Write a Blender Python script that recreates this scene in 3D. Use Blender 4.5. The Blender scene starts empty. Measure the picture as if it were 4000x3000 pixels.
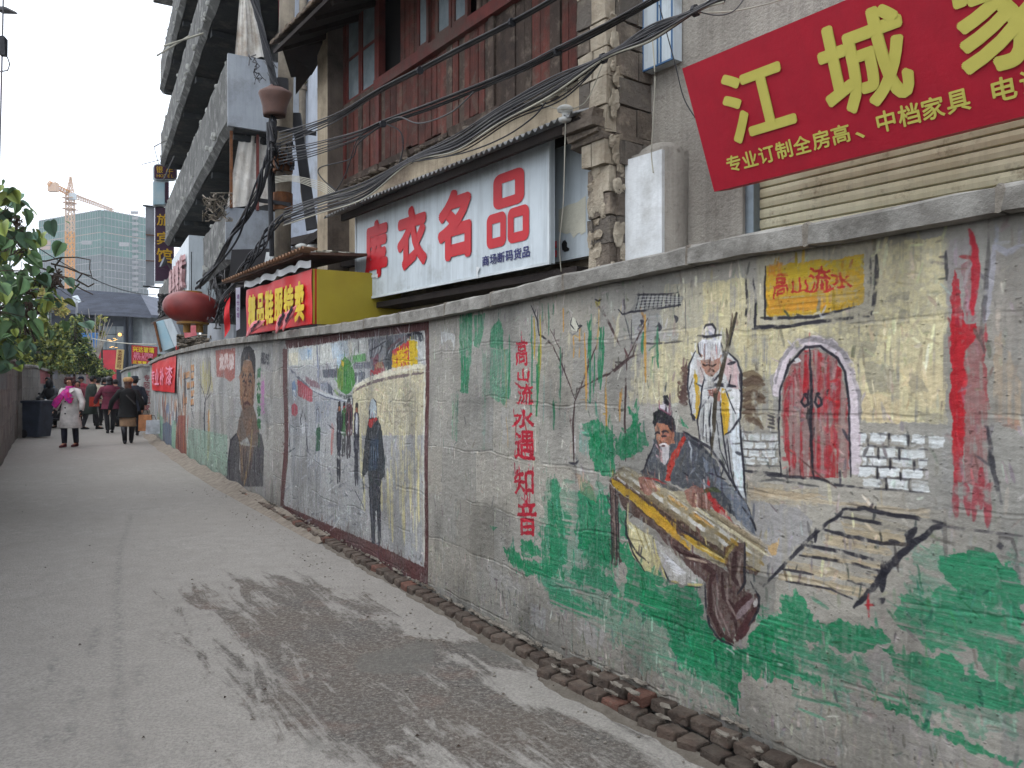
import bpy, bmesh, math, random
import numpy as np
from mathutils import Vector, Matrix, Quaternion
random.seed(7)
C = bpy.context.scene.collection
SC = bpy.context.scene
R = math.radians
# ---------------------------------------------------------------- camera, sky, sun, exposure
F, H = 3050.0, 1.55
cam = bpy.data.cameras.new('camera'); cam.lens = 27.45; cam.sensor_width = 36; cam.clip_start = 0.05; cam.clip_end = 3000
camo = bpy.data.objects.new('camera', cam); C.objects.link(camo)
camo.location = (0, 0, H); camo.rotation_euler = (R(90), 0, 0); SC.camera = camo
w = bpy.data.worlds.new('World'); SC.world = w; w.use_nodes = True
nt = w.node_tree; bg = nt.nodes['Background']
sky = nt.nodes.new('ShaderNodeTexSky'); sky.sky_type = 'NISHITA'; sky.sun_disc = False
sky.sun_elevation = R(48); sky.sun_rotation = R(-60); sky.air_density = 1; sky.dust_density = 4
mx = nt.nodes.new('ShaderNodeMix'); mx.data_type = 'RGBA'; mx.inputs[0].default_value = 0.88
nt.links.new(sky.outputs[0], mx.inputs[6]); mx.inputs[7].default_value = (8.6, 9.2, 10.1, 1)   # even overcast cloud cover
tc = nt.nodes.new('ShaderNodeTexCoord'); sx_ = nt.nodes.new('ShaderNodeSeparateXYZ'); nt.links.new(tc.outputs['Generated'], sx_.inputs[0])
gr = nt.nodes.new('ShaderNodeMapRange'); gr.inputs['From Min'].default_value = 0; gr.inputs['From Max'].default_value = 1; gr.inputs['To Min'].default_value = .98; gr.inputs['To Max'].default_value = 1.55; nt.links.new(sx_.outputs[2], gr.inputs['Value'])
vm = nt.nodes.new('ShaderNodeVectorMath'); vm.operation = 'SCALE'; nt.links.new(mx.outputs[2], vm.inputs[0]); nt.links.new(gr.outputs[0], vm.inputs['Scale'])   # overcast: brighter overhead than at the horizon
nt.links.new(vm.outputs[0], bg.inputs[0]); bg.inputs[1].default_value = 0.15
sl = bpy.data.lights.new('sun', 'SUN'); sl.energy = 0.6; sl.angle = R(25); sl.color = (1, .97, .92)
so = bpy.data.objects.new('sun', sl); C.objects.link(so)
so.rotation_euler = Vector((-.55, -.45, .95)).to_track_quat('Z', 'Y').to_euler()
SC.view_settings.view_transform = 'Standard'; SC.view_settings.look = 'None'
SC.view_settings.exposure = 0.3; SC.view_settings.gamma = 1
SC.cycles.max_bounces = 6; SC.cycles.diffuse_bounces = 3; SC.cycles.volume_bounces = 0

# ---------------------------------------------------------------- frames of the two rows of buildings
class Fr:
    def __init__(s, p, d):
        d = np.array(d, float); s.p = np.array(p, float); s.d = d/np.hypot(*d); s.n = np.array([s.d[1], -s.d[0]])
        s.D = Vector((s.d[0], s.d[1], 0)); s.N = Vector((s.n[0], s.n[1], 0))
        s.ang = math.atan2(s.d[1], s.d[0])
    def im(s, x, y, o):                       # where the ray of a photo pixel meets the vertical plane at offset o
        r = np.array([(x-2000)/F, 1.0]); t = (o + s.n@s.p)/(s.n@r); q = r*t - s.p
        return float(q@s.d), H+(1500-y)/F*t
    def S(s, x, o): return s.im(x, 0, o)[0]
    def Z(s, x, y, o): return s.im(x, y, o)[1]
    def pt(s, a, o, z):
        q = s.p + s.d*a + s.n*o
        return Vector((q[0], q[1], z))
    def v(s, x, y, o):
        a, z = s.im(x, y, o); return s.pt(a, o, z)
NF = Fr((.214, 4.3), (-.599, .801)); GF = Fr((-4.38, 12.1), (-.474, .8805))
def P(x, y, Y): return Vector(((x-2000)/F*Y, Y, H-(y-1500)/F*Y))

# ---------------------------------------------------------------- mesh helpers
WL = {}
class MB:
    def __init__(s): s.v = []; s.f = []; s.m = []
    def face(s, pts, m=0):
        k = len(s.v); s.v += [tuple(p) for p in pts]; s.f.append(tuple(range(k, k+len(pts)))); s.m.append(m)
    def hexa(s, a, b, m=0):                   # a, b: two quads of four points
        k = len(s.v); s.v += [tuple(p) for p in a]+[tuple(p) for p in b]; n = len(a)
        s.f.append(tuple(range(k+n-1, k-1, -1))); s.f.append(tuple(range(k+n, k+2*n)))
        for i in range(n):
            j = (i+1) % n; s.f.append((k+i, k+j, k+n+j, k+n+i))
        s.m += [m]*(n+2)
    def box(s, x0, x1, y0, y1, z0, z1, m=0, j=0):
        q = lambda x, y, z: (x+random.uniform(-j, j), y+random.uniform(-j, j), z+random.uniform(-j, j)) if j else (x, y, z)
        s.hexa([q(x0,y0,z0), q(x1,y0,z0), q(x1,y1,z0), q(x0,y1,z0)], [q(x0,y0,z1), q(x1,y0,z1), q(x1,y1,z1), q(x0,y1,z1)], m)
    def fb(s, f, a0, a1, o0, o1, z0, z1, m=0, j=0):
        q = lambda a, o, z: f.pt(a+random.uniform(-j, j), o+random.uniform(-j, j), z+random.uniform(-j, j)) if j else f.pt(a, o, z)
        s.hexa([q(a0,o0,z0), q(a0,o1,z0), q(a1,o1,z0), q(a1,o0,z0)], [q(a0,o0,z1), q(a0,o1,z1), q(a1,o1,z1), q(a1,o0,z1)], m)
    def slab(s, quad, th, m=0):               # thick sheet from a quad, thickness vector th
        th = Vector(th); s.hexa([Vector(p) for p in quad], [Vector(p)+th for p in quad], m)
    def tube(s, pts, r, n=6, m=0, caps=True):
        pts = [Vector(p) for p in pts]; rs = r if isinstance(r, (list, tuple)) else [r]*len(pts)
        k = len(s.v); up = Vector((0, 0, 1))
        for i, p in enumerate(pts):
            t = (pts[min(i+1, len(pts)-1)]-pts[max(i-1, 0)])
            if t.length < 1e-9: t = Vector((0,0,1))
            t.normalize(); u = t.cross(up)
            if u.length < .05: u = t.cross(Vector((0, 1, 0)))
            u.normalize(); vv = t.cross(u)
            for q in range(n):
                a = 2*math.pi*q/n; s.v.append(tuple(p+(u*math.cos(a)+vv*math.sin(a))*rs[i]))
        for i in range(len(pts)-1):
            for q in range(n):
                q2 = (q+1) % n; s.f.append((k+i*n+q, k+i*n+q2, k+(i+1)*n+q2, k+(i+1)*n+q)); s.m.append(m)
        if caps:
            s.f.append(tuple(k+q for q in range(n))); s.f.append(tuple(k+(len(pts)-1)*n+q for q in reversed(range(n)))); s.m += [m, m]
    def bar(s, a, b, w, h=None, m=0):         # square bar between two points
        a = Vector(a); b = Vector(b); h = h or w; t = (b-a).normalized(); u = t.cross(Vector((0,0,1)))
        if u.length < .05: u = Vector((1,0,0))
        u.normalize(); vv = t.cross(u).normalized(); o = [u*(w/2*i)+vv*(h/2*j) for i, j in ((-1,-1),(1,-1),(1,1),(-1,1))]
        s.hexa([a+q for q in o], [b+q for q in o], m)
    def rings(s, rings, m=0, caps=True):      # loft closed rings of equal count
        k = len(s.v); n = len(rings[0])
        for r_ in rings: s.v += [tuple(p) for p in r_]
        for i in range(len(rings)-1):
            for q in range(n):
                q2 = (q+1) % n; s.f.append((k+i*n+q, k+i*n+q2, k+(i+1)*n+q2, k+(i+1)*n+q)); s.m.append(m)
        if caps:
            s.f.append(tuple(k+q for q in reversed(range(n)))); s.f.append(tuple(k+(len(rings)-1)*n+q for q in range(n))); s.m += [m, m]
    def ell(s, c, rx, ry, rz, nu=12, nv=8, m=0, M=None):
        rg = []
        for i in range(1, nv):
            th = math.pi*i/nv
            r_ = []
            for q in range(nu):
                a = 2*math.pi*q/nu; p = Vector((rx*math.sin(th)*math.cos(a), ry*math.sin(th)*math.sin(a), -rz*math.cos(th)))
                if M: p = M @ p
                r_.append(Vector(c)+p)
            rg.append(r_)
        s.rings(rg, m)
    def grid(s, fn, nu, nv, m=0):             # fn(i/nu, j/nv) -> point
        k = len(s.v)
        for j in range(nv+1):
            for i in range(nu+1): s.v.append(tuple(fn(i/nu, j/nv)))
        for j in range(nv):
            for i in range(nu):
                a = k+j*(nu+1)+i; s.f.append((a, a+1, a+nu+2, a+nu+1)); s.m.append(m)
    def build(s, name, mat, parent=None, smooth=False, loc=None, normals=True):
        me = bpy.data.meshes.new(name)
        if loc is None:
            if parent is not None: loc = WL[parent.name]
            else:
                a = np.array(s.v); lo = a.min(0); hi = a.max(0); loc = Vector(((lo[0]+hi[0])/2, (lo[1]+hi[1])/2, lo[2]))
        loc = Vector(loc)
        vv = np.array(s.v, dtype=float)-np.array(loc)
        me.from_pydata(vv.tolist(), [], s.f)
        mats = mat if isinstance(mat, (list, tuple)) else [mat]
        for q in mats: me.materials.append(q)
        if len(mats) > 1: me.polygons.foreach_set('material_index', s.m)
        if smooth: me.polygons.foreach_set('use_smooth', [True]*len(me.polygons))
        if normals:
            b = bmesh.new(); b.from_mesh(me); bmesh.ops.recalc_face_normals(b, faces=b.faces); b.to_mesh(me); b.free()
        me.update()
        return link(name, me, parent, loc)
def link(name, me, parent=None, loc=(0, 0, 0)):
    o = bpy.data.objects.new(name, me); C.objects.link(o); loc = Vector(loc)
    if parent is not None: o.parent = parent; o.location = loc-WL[parent.name]
    else: o.location = loc
    WL[o.name] = loc
    return o
def tag(o, label=None, cat=None, group=None, kind=None):
    if label: o['label'] = label
    if cat: o['category'] = cat
    if group: o['group'] = group
    if kind: o['kind'] = kind
    return o
def thing(name, label, cat, loc, group=None):
    o = bpy.data.objects.new(name, None); C.objects.link(o); o.location = loc; o.empty_display_size = .2; WL[o.name] = Vector(loc)
    return tag(o, label, cat, group)
def clone(o, loc, parent=None, rot=None):      # copies one thing with its parts and sub-parts
    c = o.copy(); C.objects.link(c); WL[c.name] = Vector(loc)
    if parent: c.parent = parent; c.location = Vector(loc)-WL[parent.name]
    else: c.location = loc
    if rot is not None: c.rotation_euler = rot
    for ch in list(o.children):
        cc = ch.copy(); C.objects.link(cc); cc.parent = c
        for g in ch.children:
            d = g.copy(); C.objects.link(d); d.parent = cc
    return c

# ---------------------------------------------------------------- materials (all procedural)
def lin(c): return tuple((v/255/12.92 if v/255 <= .04045 else ((v/255+.055)/1.055)**2.4) for v in c)
MC = {}
def mat(name, c1, c2=None, rough=.85, scale=3.0, bump=.15, bscale=40, streak=0, dirt=None, damt=.5, dscale=1.2, metal=0, rnd=0, fine=0, emit=None, spec=.3, trans=0, contrast=(.35, .65)):
    """c1/c2 in sRGB 0-255. streak: vertical runs; dirt: third colour in patches; rnd: per-object value variation."""
    if name in MC: return MC[name]
    m = bpy.data.materials.new(name); m.use_nodes = True; nt = m.node_tree; N = nt.nodes; L = nt.links
    b = N['Principled BSDF']; b.inputs['Roughness'].default_value = rough; b.inputs['Metallic'].default_value = metal
    b.inputs['Specular IOR Level'].default_value = spec
    if trans: b.inputs['Transmission Weight'].default_value = trans
    geo = N.new('ShaderNodeNewGeometry'); pos = geo.outputs['Position']
    def noise(sc, det=5, vec=None, rg=.6):
        n = N.new('ShaderNodeTexNoise'); n.inputs['Scale'].default_value = sc; n.inputs['Detail'].default_value = det; n.inputs['Roughness'].default_value = rg
        L.new(vec or pos, n.inputs['Vector']); return n.outputs['Fac']
    def ramp(f, a, c):
        r_ = N.new('ShaderNodeMapRange'); r_.inputs['From Min'].default_value = a; r_.inputs['From Max'].default_value = c; L.new(f, r_.inputs['Value']); return r_.outputs['Result']
    def mix(f, a, c, mode='MIX'):
        q = N.new('ShaderNodeMix'); q.data_type = 'RGBA'; q.blend_type = mode
        if isinstance(f, (int, float)): q.inputs[0].default_value = f
        else: L.new(f, q.inputs[0])
        for i, x in ((6, a), (7, c)):
            if isinstance(x, tuple): q.inputs[i].default_value = (*x[:3], 1)
            else: L.new(x, q.inputs[i])
        return q.outputs[2]
    a = lin(c1); c = lin(c2) if c2 else tuple(v*.72 for v in a)
    col = mix(ramp(noise(scale), *contrast), a, c)
    if fine:
        col = mix(ramp(noise(bscale*1.7, 3), .3, .7), col, mix(fine, col, (0.0, 0.0, 0.0)))
    if streak:
        mp = N.new('ShaderNodeMapping'); mp.inputs['Scale'].default_value = (9, 9, .55); L.new(pos, mp.inputs['Vector'])
        col = mix(ramp(noise(1.6, 6, mp.outputs[0], .7), .45, .75), col, mix(streak, col, tuple(v*.25 for v in (lin(dirt) if dirt else c))))
    if dirt:
        col = mix(ramp(noise(dscale, 8, None, .7), .62-.25*damt, .75-.1*damt), col, lin(dirt))
    if rnd:
        oi = N.new('ShaderNodeObjectInfo'); hs = N.new('ShaderNodeHueSaturation'); L.new(col, hs.inputs['Color'])
        L.new(ramp_to(N, L, oi.outputs['Random'], 1-rnd, 1+rnd), hs.inputs['Value']); col = hs.outputs[0]
    L.new(col, b.inputs['Base Color'])
    if bump:
        bp = N.new('ShaderNodeBump'); bp.inputs['Strength'].default_value = min(1, bump*2); bp.inputs['Distance'].default_value = bump*.05
        L.new(noise(bscale, 6, None, .7), bp.inputs['Height']); L.new(bp.outputs[0], b.inputs['Normal'])
    if emit:
        b.inputs['Emission Color'].default_value = (*lin(emit[0]), 1); b.inputs['Emission Strength'].default_value = emit[1]
    MC[name] = m; return m
def ramp_to(N, L, f, lo, hi):
    r_ = N.new('ShaderNodeMapRange'); r_.inputs['To Min'].default_value = lo; r_.inputs['To Max'].default_value = hi; L.new(f, r_.inputs['Value']); return r_.outputs['Result']

# ---------------------------------------------------------------- lettering (Blender's own built-in font)
GC = {}
def glyph(ch, bold=.0):
    bold = 0.0
    k = (ch, bold)
    if k in GC: return GC[k]
    cu = bpy.data.curves.new('t', 'FONT'); cu.body = ch; cu.offset = bold; cu.resolution_u = 3; cu.size = 1
    ob = bpy.data.objects.new('t', cu); C.objects.link(ob)
    dg = bpy.context.evaluated_depsgraph_get(); dg.update()
    me = bpy.data.meshes.new_from_object(ob.evaluated_get(dg)); me.calc_loop_triangles()
    v = np.array([q.co[:2] for q in me.vertices]) if len(me.vertices) else np.zeros((0, 2))
    t = np.array([q.vertices[:] for q in me.loop_triangles]).reshape(-1, 3)
    bpy.data.objects.remove(ob); bpy.data.curves.remove(cu); bpy.data.meshes.remove(me)
    if len(v):
        lo = v.min(0); hi = v.max(0); sz = np.maximum(hi-lo, 1e-4)
        if ch in '一、-': pass
        v = (v-lo)/sz
        GC[k] = (v, t, float(sz[0]), float(sz[1]), float(lo[1]))
    else: GC[k] = (v, t, .3, .7, 0)
    return GC[k]
def shifts(b):
    if not b: return [(0, 0)]
    return [(0, 0)]+[(b*math.cos(R(a)), b*math.sin(R(a))) for a in range(0, 360, 30 if b > .025 else 90)]
def quadmap(q):                                # q: TL TR BR BL -> fn(u, v) with v down
    q = [Vector(p) for p in q]
    return lambda u, v: (q[0]*(1-u)+q[1]*u)*(1-v)+(q[3]*(1-u)+q[2]*u)*v
def letters(items, fn, off, name, m, parent, depth=0):
    """items: (char, u0, u1, v0, v1[, bold]); printed flat 'off' in front of the board."""
    mb = MB(); off = Vector(off)
    for it in items:
        ch, u0, u1, v0, v1 = it[:5]; v, t, *_ = glyph(ch, it[5] if len(it) > 5 else 0)
        pts = [fn(u0+(u1-u0)*p[0], v1-(v1-v0)*p[1])+off for p in v]
        k = len(mb.v); mb.v += [tuple(p) for p in pts]
        for tr in t: mb.f.append(tuple(k+int(i) for i in tr)); mb.m.append(0)
        if depth:
            pts2 = [Vector(p)+off.normalized()*depth for p in pts]; k2 = len(mb.v); mb.v += [tuple(p) for p in pts2]
            from collections import Counter
            ec = Counter()
            for tr in t:
                mb.f.append(tuple(k2+int(i) for i in tr)); mb.m.append(0)
                for a_, b_ in ((tr[0],tr[1]),(tr[1],tr[2]),(tr[2],tr[0])): ec[(min(a_,b_),max(a_,b_))] += 1
            for (a_, b_), n_ in ec.items():
                if n_ == 1: mb.f.append((k+int(a_), k+int(b_), k2+int(b_), k2+int(a_))); mb.m.append(0)
    return mb.build(name, m, parent, normals=False)
def row(text, u0, u1, v0, v1, gap=.12, bold=0.0):
    n = len(text); w_ = (u1-u0)/n; out = []
    for i, ch in enumerate(text):
        if ch == ' ': continue
        g = glyph(ch, bold); fw = min(1, g[2]/.9) if ord(ch) > 255 and ch not in '、' else min(1, g[2]/.62)
        fh = min(1, g[3]/.9) if ord(ch) > 255 else 1
        if ch == '、': a = u0+w_*i; out.append((ch, a, a+w_*.35, v1-(v1-v0)*.35, v1, bold)); continue
        if ch == '-': a = u0+w_*i; out.append((ch, a+w_*.2, a+w_*.8, v0+(v1-v0)*.45, v0+(v1-v0)*.55, bold)); continue
        c_ = u0+w_*(i+.5); hw = w_*(1-gap)/2*max(fw, .35); hh = (v1-v0)/2*max(fh, .3); vc = (v0+v1)/2
        out.append((ch, c_-hw, c_+hw, vc-hh, vc+hh, bold))
    return out
# ================================================================ painted canvases
RG = np.random.RandomState(11)
def vnoise(h, w, cy, cx, octs=4, seed=None):
    """value noise, cell sizes cy, cx in pixels"""
    rg = np.random.RandomState(seed) if seed is not None else RG
    out = np.zeros((h, w), np.float32); amp = 1; tot = 0
    for o in range(octs):
        gy = max(1, cy/2**o); gx = max(1, cx/2**o); ny = int(h/gy)+3; nx = int(w/gx)+3
        g = rg.rand(ny, nx).astype(np.float32)
        y = np.arange(h)/gy; x = np.arange(w)/gx; y0 = y.astype(int); x0 = x.astype(int); fy = (y-y0)[:, None]; fx = (x-x0)[None]
        fy = fy*fy*(3-2*fy); fx = fx*fx*(3-2*fx)
        a = g[y0][:, x0]; b = g[y0][:, x0+1]; c = g[y0+1][:, x0]; d = g[y0+1][:, x0+1]
        out += amp*((a*(1-fx)+b*fx)*(1-fy)+(c*(1-fx)+d*fx)*fy); tot += amp; amp *= .55
    return out/tot
def sst(x, a, b):
    t = np.clip((x-a)/(b-a), 0, 1); return t*t*(3-2*t)
class Canvas:
    def __init__(s, name, s0, s1, ppm, top=2.35, base=(150, 148, 143), fmap=None, seed=1, ax=1.0):
        s.ax = ax; s.j = None; s.keep = None
        s.name = name; s.s0 = s0; s.s1 = s1; s.ppm = ppm; s.top = top; s.fmap = fmap
        s.w = int((s1-s0)*ppm); s.h = int(top*ppm); s.c = np.empty((s.h, s.w, 3), np.float32); s.c[:] = np.array(base)/255.
        s.hh = np.full((s.h, s.w), .5, np.float32); p = ppm; s.keep = np.zeros((s.h, s.w), np.float32)
        s.nv = vnoise(s.h, s.w, .35*p, .012*p, 4, seed)      # vertical bristles
        s.nh = vnoise(s.h, s.w, .012*p, .35*p, 4, seed+1)
        s.nb = vnoise(s.h, s.w, .05*p, .05*p, 5, seed+2)
        s.nL = vnoise(s.h, s.w, .6*p, .5*p, 5, seed+3)
        s.nw = vnoise(s.h, s.w, .03*p, .03*p, 3, seed+4); s.nw2 = vnoise(s.h, s.w, .03*p, .03*p, 3, seed+5)
    def mp(s, pts):                                   # (s, z) metres -> canvas pixel
        return [((a-s.s0)*s.ppm, (s.top-z)*s.ppm) for a, z in pts]
    def px(s, pts): return s.mp([s.fmap(x, y) for x, y in pts])
    def _bb(s, xs, ys, pad):
        x0 = int(max(0, min(xs)-pad)); x1 = int(min(s.w, max(xs)+pad+1)); y0 = int(max(0, min(ys)-pad)); y1 = int(min(s.h, max(ys)+pad+1))
        return x0, x1, y0, y1
    def _comp(s, sl, m, col, dry, d, jit=.10, thick=.25):
        n = s.nv if d == 'v' else s.nh if d == 'h' else s.nb
        n = n[sl]
        m = m*(.80+.20*sst(s.nL[sl]*.5+n*.5, .35, .6)); dry = dry+.03
        if dry > 0: m = m*sst(n*.6+s.nb[sl]*.4, .22+.40*dry-.10, .30+.40*dry+.04)
        col = np.array(col, np.float32)/255.
        cc = col*(1+jit*2*(n[..., None]-.5)+jit*(s.nw[sl][..., None]-.5)*1.5)
        s.c[sl] = s.c[sl]*(1-m[..., None])+cc*m[..., None]
        s.hh[sl] += thick*m*(n-.45)
    def poly(s, pts, col, a=1., dry=.25, d='v', wob=1., jit=.10, raw=False, soft=1.2):
        q = s.mp(pts) if raw else s.px(pts); xs = [p[0] for p in q]; ys = [p[1] for p in q]
        x0, x1, y0, y1 = s._bb(xs, ys, 6+wob*4)
        if x1 <= x0 or y1 <= y0: return
        sl = (slice(y0, y1), slice(x0, x1)); wa = wob*s.ppm*.02
        X = np.arange(x0, x1)[None]+(s.nw[sl]-.5)*wa; Y = np.arange(y0, y1)[:, None]+(s.nw2[sl]-.5)*wa
        ins = np.zeros(X.shape, bool); n = len(q)
        for i in range(n):
            ax, ay = q[i]; bx, by = q[(i+1) % n]
            if ay == by: continue
            c = (ay > Y) != (by > Y); xi = ax+(Y-ay)*(bx-ax)/(by-ay); ins ^= c & (X < xi)
        s._comp(sl, ins.astype(np.float32)*a, col, dry, d, jit)
    def line(s, pts, wd, col, a=1., dry=.2, d='b', taper=True, raw=False, jit=.08, thick=.3):
        """pts in photo px; wd stroke width in cm"""
        q = s.mp(pts) if raw else s.px(pts); r = wd*.01*s.ppm/2; ax_ = 1.0 if raw else s.ax
        xs = [p[0] for p in q]; ys = [p[1] for p in q]; x0, x1, y0, y1 = s._bb(xs, ys, r*ax_+3)
        if x1 <= x0 or y1 <= y0: return
        sl = (slice(y0, y1), slice(x0, x1)); wa = r*.8+.6
        X = np.arange(x0, x1)[None]+(s.nw[sl]-.5)*wa; Y = np.arange(y0, y1)[:, None]+(s.nw2[sl]-.5)*wa
        m = np.zeros(X.shape, np.float32); L = 0; seg = []
        for i in range(len(q)-1): seg.append(math.hypot(q[i+1][0]-q[i][0], q[i+1][1]-q[i][1]))
        T = sum(seg) or 1
        for i in range(len(q)-1):
            ax, ay = q[i]; bx, by = q[i+1]; dx = (bx-ax)/ax_; dy = by-ay; l2 = dx*dx+dy*dy or 1e-6; Xr = (X-ax)/ax_
            t = np.clip((Xr*dx+(Y-ay)*dy)/l2, 0, 1); dd = np.hypot(Xr-t*dx, Y-ay-t*dy)
            g = (L+t*seg[i])/T; rr = r*(1-.6*np.abs(2*g-1)**3) if taper else r
            m = np.maximum(m, np.clip(rr-dd+.7, 0, 1)); L += seg[i]
        if not raw: s.keep[sl] = np.maximum(s.keep[sl], m)
        s._comp(sl, m*a, col, dry, d, jit, thick)
    def text(s, ch, quad, col, bold=.0, dry=.15, wob=.5, a=1.):
        """glyph into a photo-px quad TL TR BR BL"""
        v, t, *_ = glyph(ch, bold)
        TL, TR, BR, BL = [np.array(p) for p in s.px(quad)]
        P0_ = [((TL*(1-p[0])+TR*p[0])*p[1]+(BL*(1-p[0])+BR*p[0])*(1-p[1])) for p in v]; sz = max(np.linalg.norm(TR-TL), 1)
        xs = [p[0] for p in P0_]; ys = [p[1] for p in P0_]; x0, x1, y0, y1 = s._bb(xs, ys, 4+bold*sz)
        if x1 <= x0 or y1 <= y0: return
        sl = (slice(y0, y1), slice(x0, x1)); wa = wob*s.ppm*.02
        X = np.arange(x0, x1)[None]+(s.nw[sl]-.5)*wa; Y = np.arange(y0, y1)[:, None]+(s.nw2[sl]-.5)*wa
        m = np.zeros(X.shape, bool)
        for du, dv in shifts(bold):
          P_ = [p+np.array((du*sz, dv*sz)) for p in P0_]
          for tr in t:
            A, B, Cc = P_[tr[0]], P_[tr[1]], P_[tr[2]]
            e = lambda p, q_: (q_[0]-p[0])*(Y-p[1])-(q_[1]-p[1])*(X-p[0])
            a1 = e(A, B); a2 = e(B, Cc); a3 = e(Cc, A)
            m |= ((a1 >= -.3) & (a2 >= -.3) & (a3 >= -.3)) | ((a1 <= .3) & (a2 <= .3) & (a3 <= .3))
        s.keep[sl] = np.maximum(s.keep[sl], m); s._comp(sl, m.astype(np.float32)*a, col, dry, 'b')
    def plaster(s, bw=.5, bh=.33, z0=.12, tone=.05, dirtb=.25, joint=.6):
        """block-work seen through the render: tone per block, ridged joints, stains"""
        H_, W_ = s.h, s.w; z = s.top-np.arange(H_)/s.ppm; S_ = s.s0+np.arange(W_)/s.ppm
        wz = (s.nL-.5)*.10; zz = z[:, None]+wz; ri = np.floor((zz-z0)/bh).astype(int)
        ss = S_[None]+(s.nb-.5)*.03+(ri % 2)*bw*.43; ci = np.floor(ss/bw).astype(int)
        rnd = (np.sin(ri*12.9898+ci*78.233)*43758.5453) % 1
        s.c *= (1+tone*2*(rnd-.5))[..., None]
        s.c *= (1+.16*(s.nL-.5)+.10*(s.nb-.5)+.08*(s.nv-.5))[..., None]
        rnd2 = (np.sin(ri*39.34+ci*11.13)*24634.6345) % 1
        warm = (rnd2 > .55).astype(np.float32)*.5+s.nL-.4
        s.c *= (1+warm[..., None]*np.array([.02, .0, -.03]))
        dz = np.abs((zz-z0)/bh-np.round((zz-z0)/bh))*bh; dx = np.abs(ss/bw-np.round(ss/bw))*bw
        brk = sst(vnoise(H_, W_, .25*s.ppm, .25*s.ppm, 2, 91), .38, .5)
        jw = 1.6/s.ppm+.003
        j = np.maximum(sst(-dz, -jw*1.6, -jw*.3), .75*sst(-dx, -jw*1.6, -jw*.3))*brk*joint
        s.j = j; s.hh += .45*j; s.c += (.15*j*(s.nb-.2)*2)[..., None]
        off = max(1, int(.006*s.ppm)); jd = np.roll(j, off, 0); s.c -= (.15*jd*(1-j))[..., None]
        s.base0 = s.c.copy()
        # trowel arcs and ridges
        rg = np.random.RandomState(5)
        for i in range(int((s.s1-s.s0)*14)):
            a = rg.uniform(s.s0, s.s1); b = rg.uniform(.1, s.top-.2); l = rg.uniform(.05, .3); th = rg.uniform(-.5, .5)+(.0 if rg.rand() < .6 else 1.3)
            q = [(a+l*t*math.cos(th+.5*t), b+l*t*math.sin(th+.5*t)) for t in (0, .33, .66, 1)]
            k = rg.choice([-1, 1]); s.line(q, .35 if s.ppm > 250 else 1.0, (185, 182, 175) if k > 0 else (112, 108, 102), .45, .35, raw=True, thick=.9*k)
        zz2 = np.clip((.55-z)/.55, 0, 1)[:, None]*np.clip(s.nL*2.2-.5, 0, 1)
        s.c *= (1-dirtb*zz2)[..., None]; 
    def restroke(s, n, L=.09, w_=1.1, amp=.16):
        """short strokes laid over everything in the colour found beneath, lighter or darker: the brush texture"""
        rg = np.random.RandomState(17); g0 = s.c.copy()
        for i in range(n):
            x = rg.uniform(0, s.w-1); y = rg.uniform(0, s.h-1); c = g0[int(y), int(x)]; b0 = s.base0[int(y), int(x)]
            if np.abs(c-b0).sum() < .10 and rg.rand() < .55: continue
            a = (rg.normal(0, .35)+(math.pi/2 if rg.rand() < .7 else rg.normal(.15, .2))); l_ = L*rg.uniform(.3, 1.1)*s.ppm; p0 = (s.s0+x/s.ppm, s.top-y/s.ppm)
            p1 = (p0[0]+math.cos(a)*l_/s.ppm*s.ax*.6, p0[1]+math.sin(a)*l_/s.ppm); k = 1+rg.normal(0, amp)
            s.line([p0, p1], w_*rg.uniform(.4, 1.3)*(1+.35*(s.ax-1)), np.clip(c*255*k+rg.normal(0, 5, 3), 8, 235), .75, .45, 'b', raw=True, jit=.04, thick=.35)
        kk = (s.keep*.88)[..., None]; s.c = s.c*(1-kk)+g0*kk
    def grime(s):
        """dirt over paint: flecks, runs below the coping, pits"""
        z = s.top-np.arange(s.h)/s.ppm
        fine = vnoise(s.h, s.w, .010*s.ppm+1, .008*s.ppm+1, 2, 61); big = vnoise(s.h, s.w, .45*s.ppm, .3*s.ppm, 4, 62)
        thru = sst(fine*.5+s.nv*.3+big*.4, .62, .76)*.34*(1-.75*s.keep); s.c = s.c*(1-thru[..., None])+s.base0*thru[..., None]
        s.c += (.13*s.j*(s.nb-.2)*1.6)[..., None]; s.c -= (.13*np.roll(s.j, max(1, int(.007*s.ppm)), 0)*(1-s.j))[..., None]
        gr = s.c.mean(-1, keepdims=True); s.c = gr+(s.c-gr)*.90; s.c *= (.96-.14*sst(big, .5, .75))[..., None]
        f = sst(vnoise(s.h, s.w, .012*s.ppm+1, .012*s.ppm+1, 2, 31), .80, .92)*.5
        s.c *= (1-f*.35)[..., None]; s.hh -= f*.5
        s.hh += .22*(s.nb-.5)+.30*(vnoise(s.h, s.w, .02*s.ppm+1, .05*s.ppm+1, 3, 32)-.5)
    def image(s, k=1.0):
        im = bpy.data.images.new(s.name, s.w, s.h, alpha=True); im.alpha_mode = 'CHANNEL_PACKED'
        a = np.empty((s.h, s.w, 4), np.float32); a[..., :3] = np.clip(s.c, .01, .93); a[..., 3] = np.clip(s.hh, 0.02, 1)
        im.pixels.foreach_set(np.ascontiguousarray(a[::-1]).ravel()); im.update(); im.pack(); return im
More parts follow.
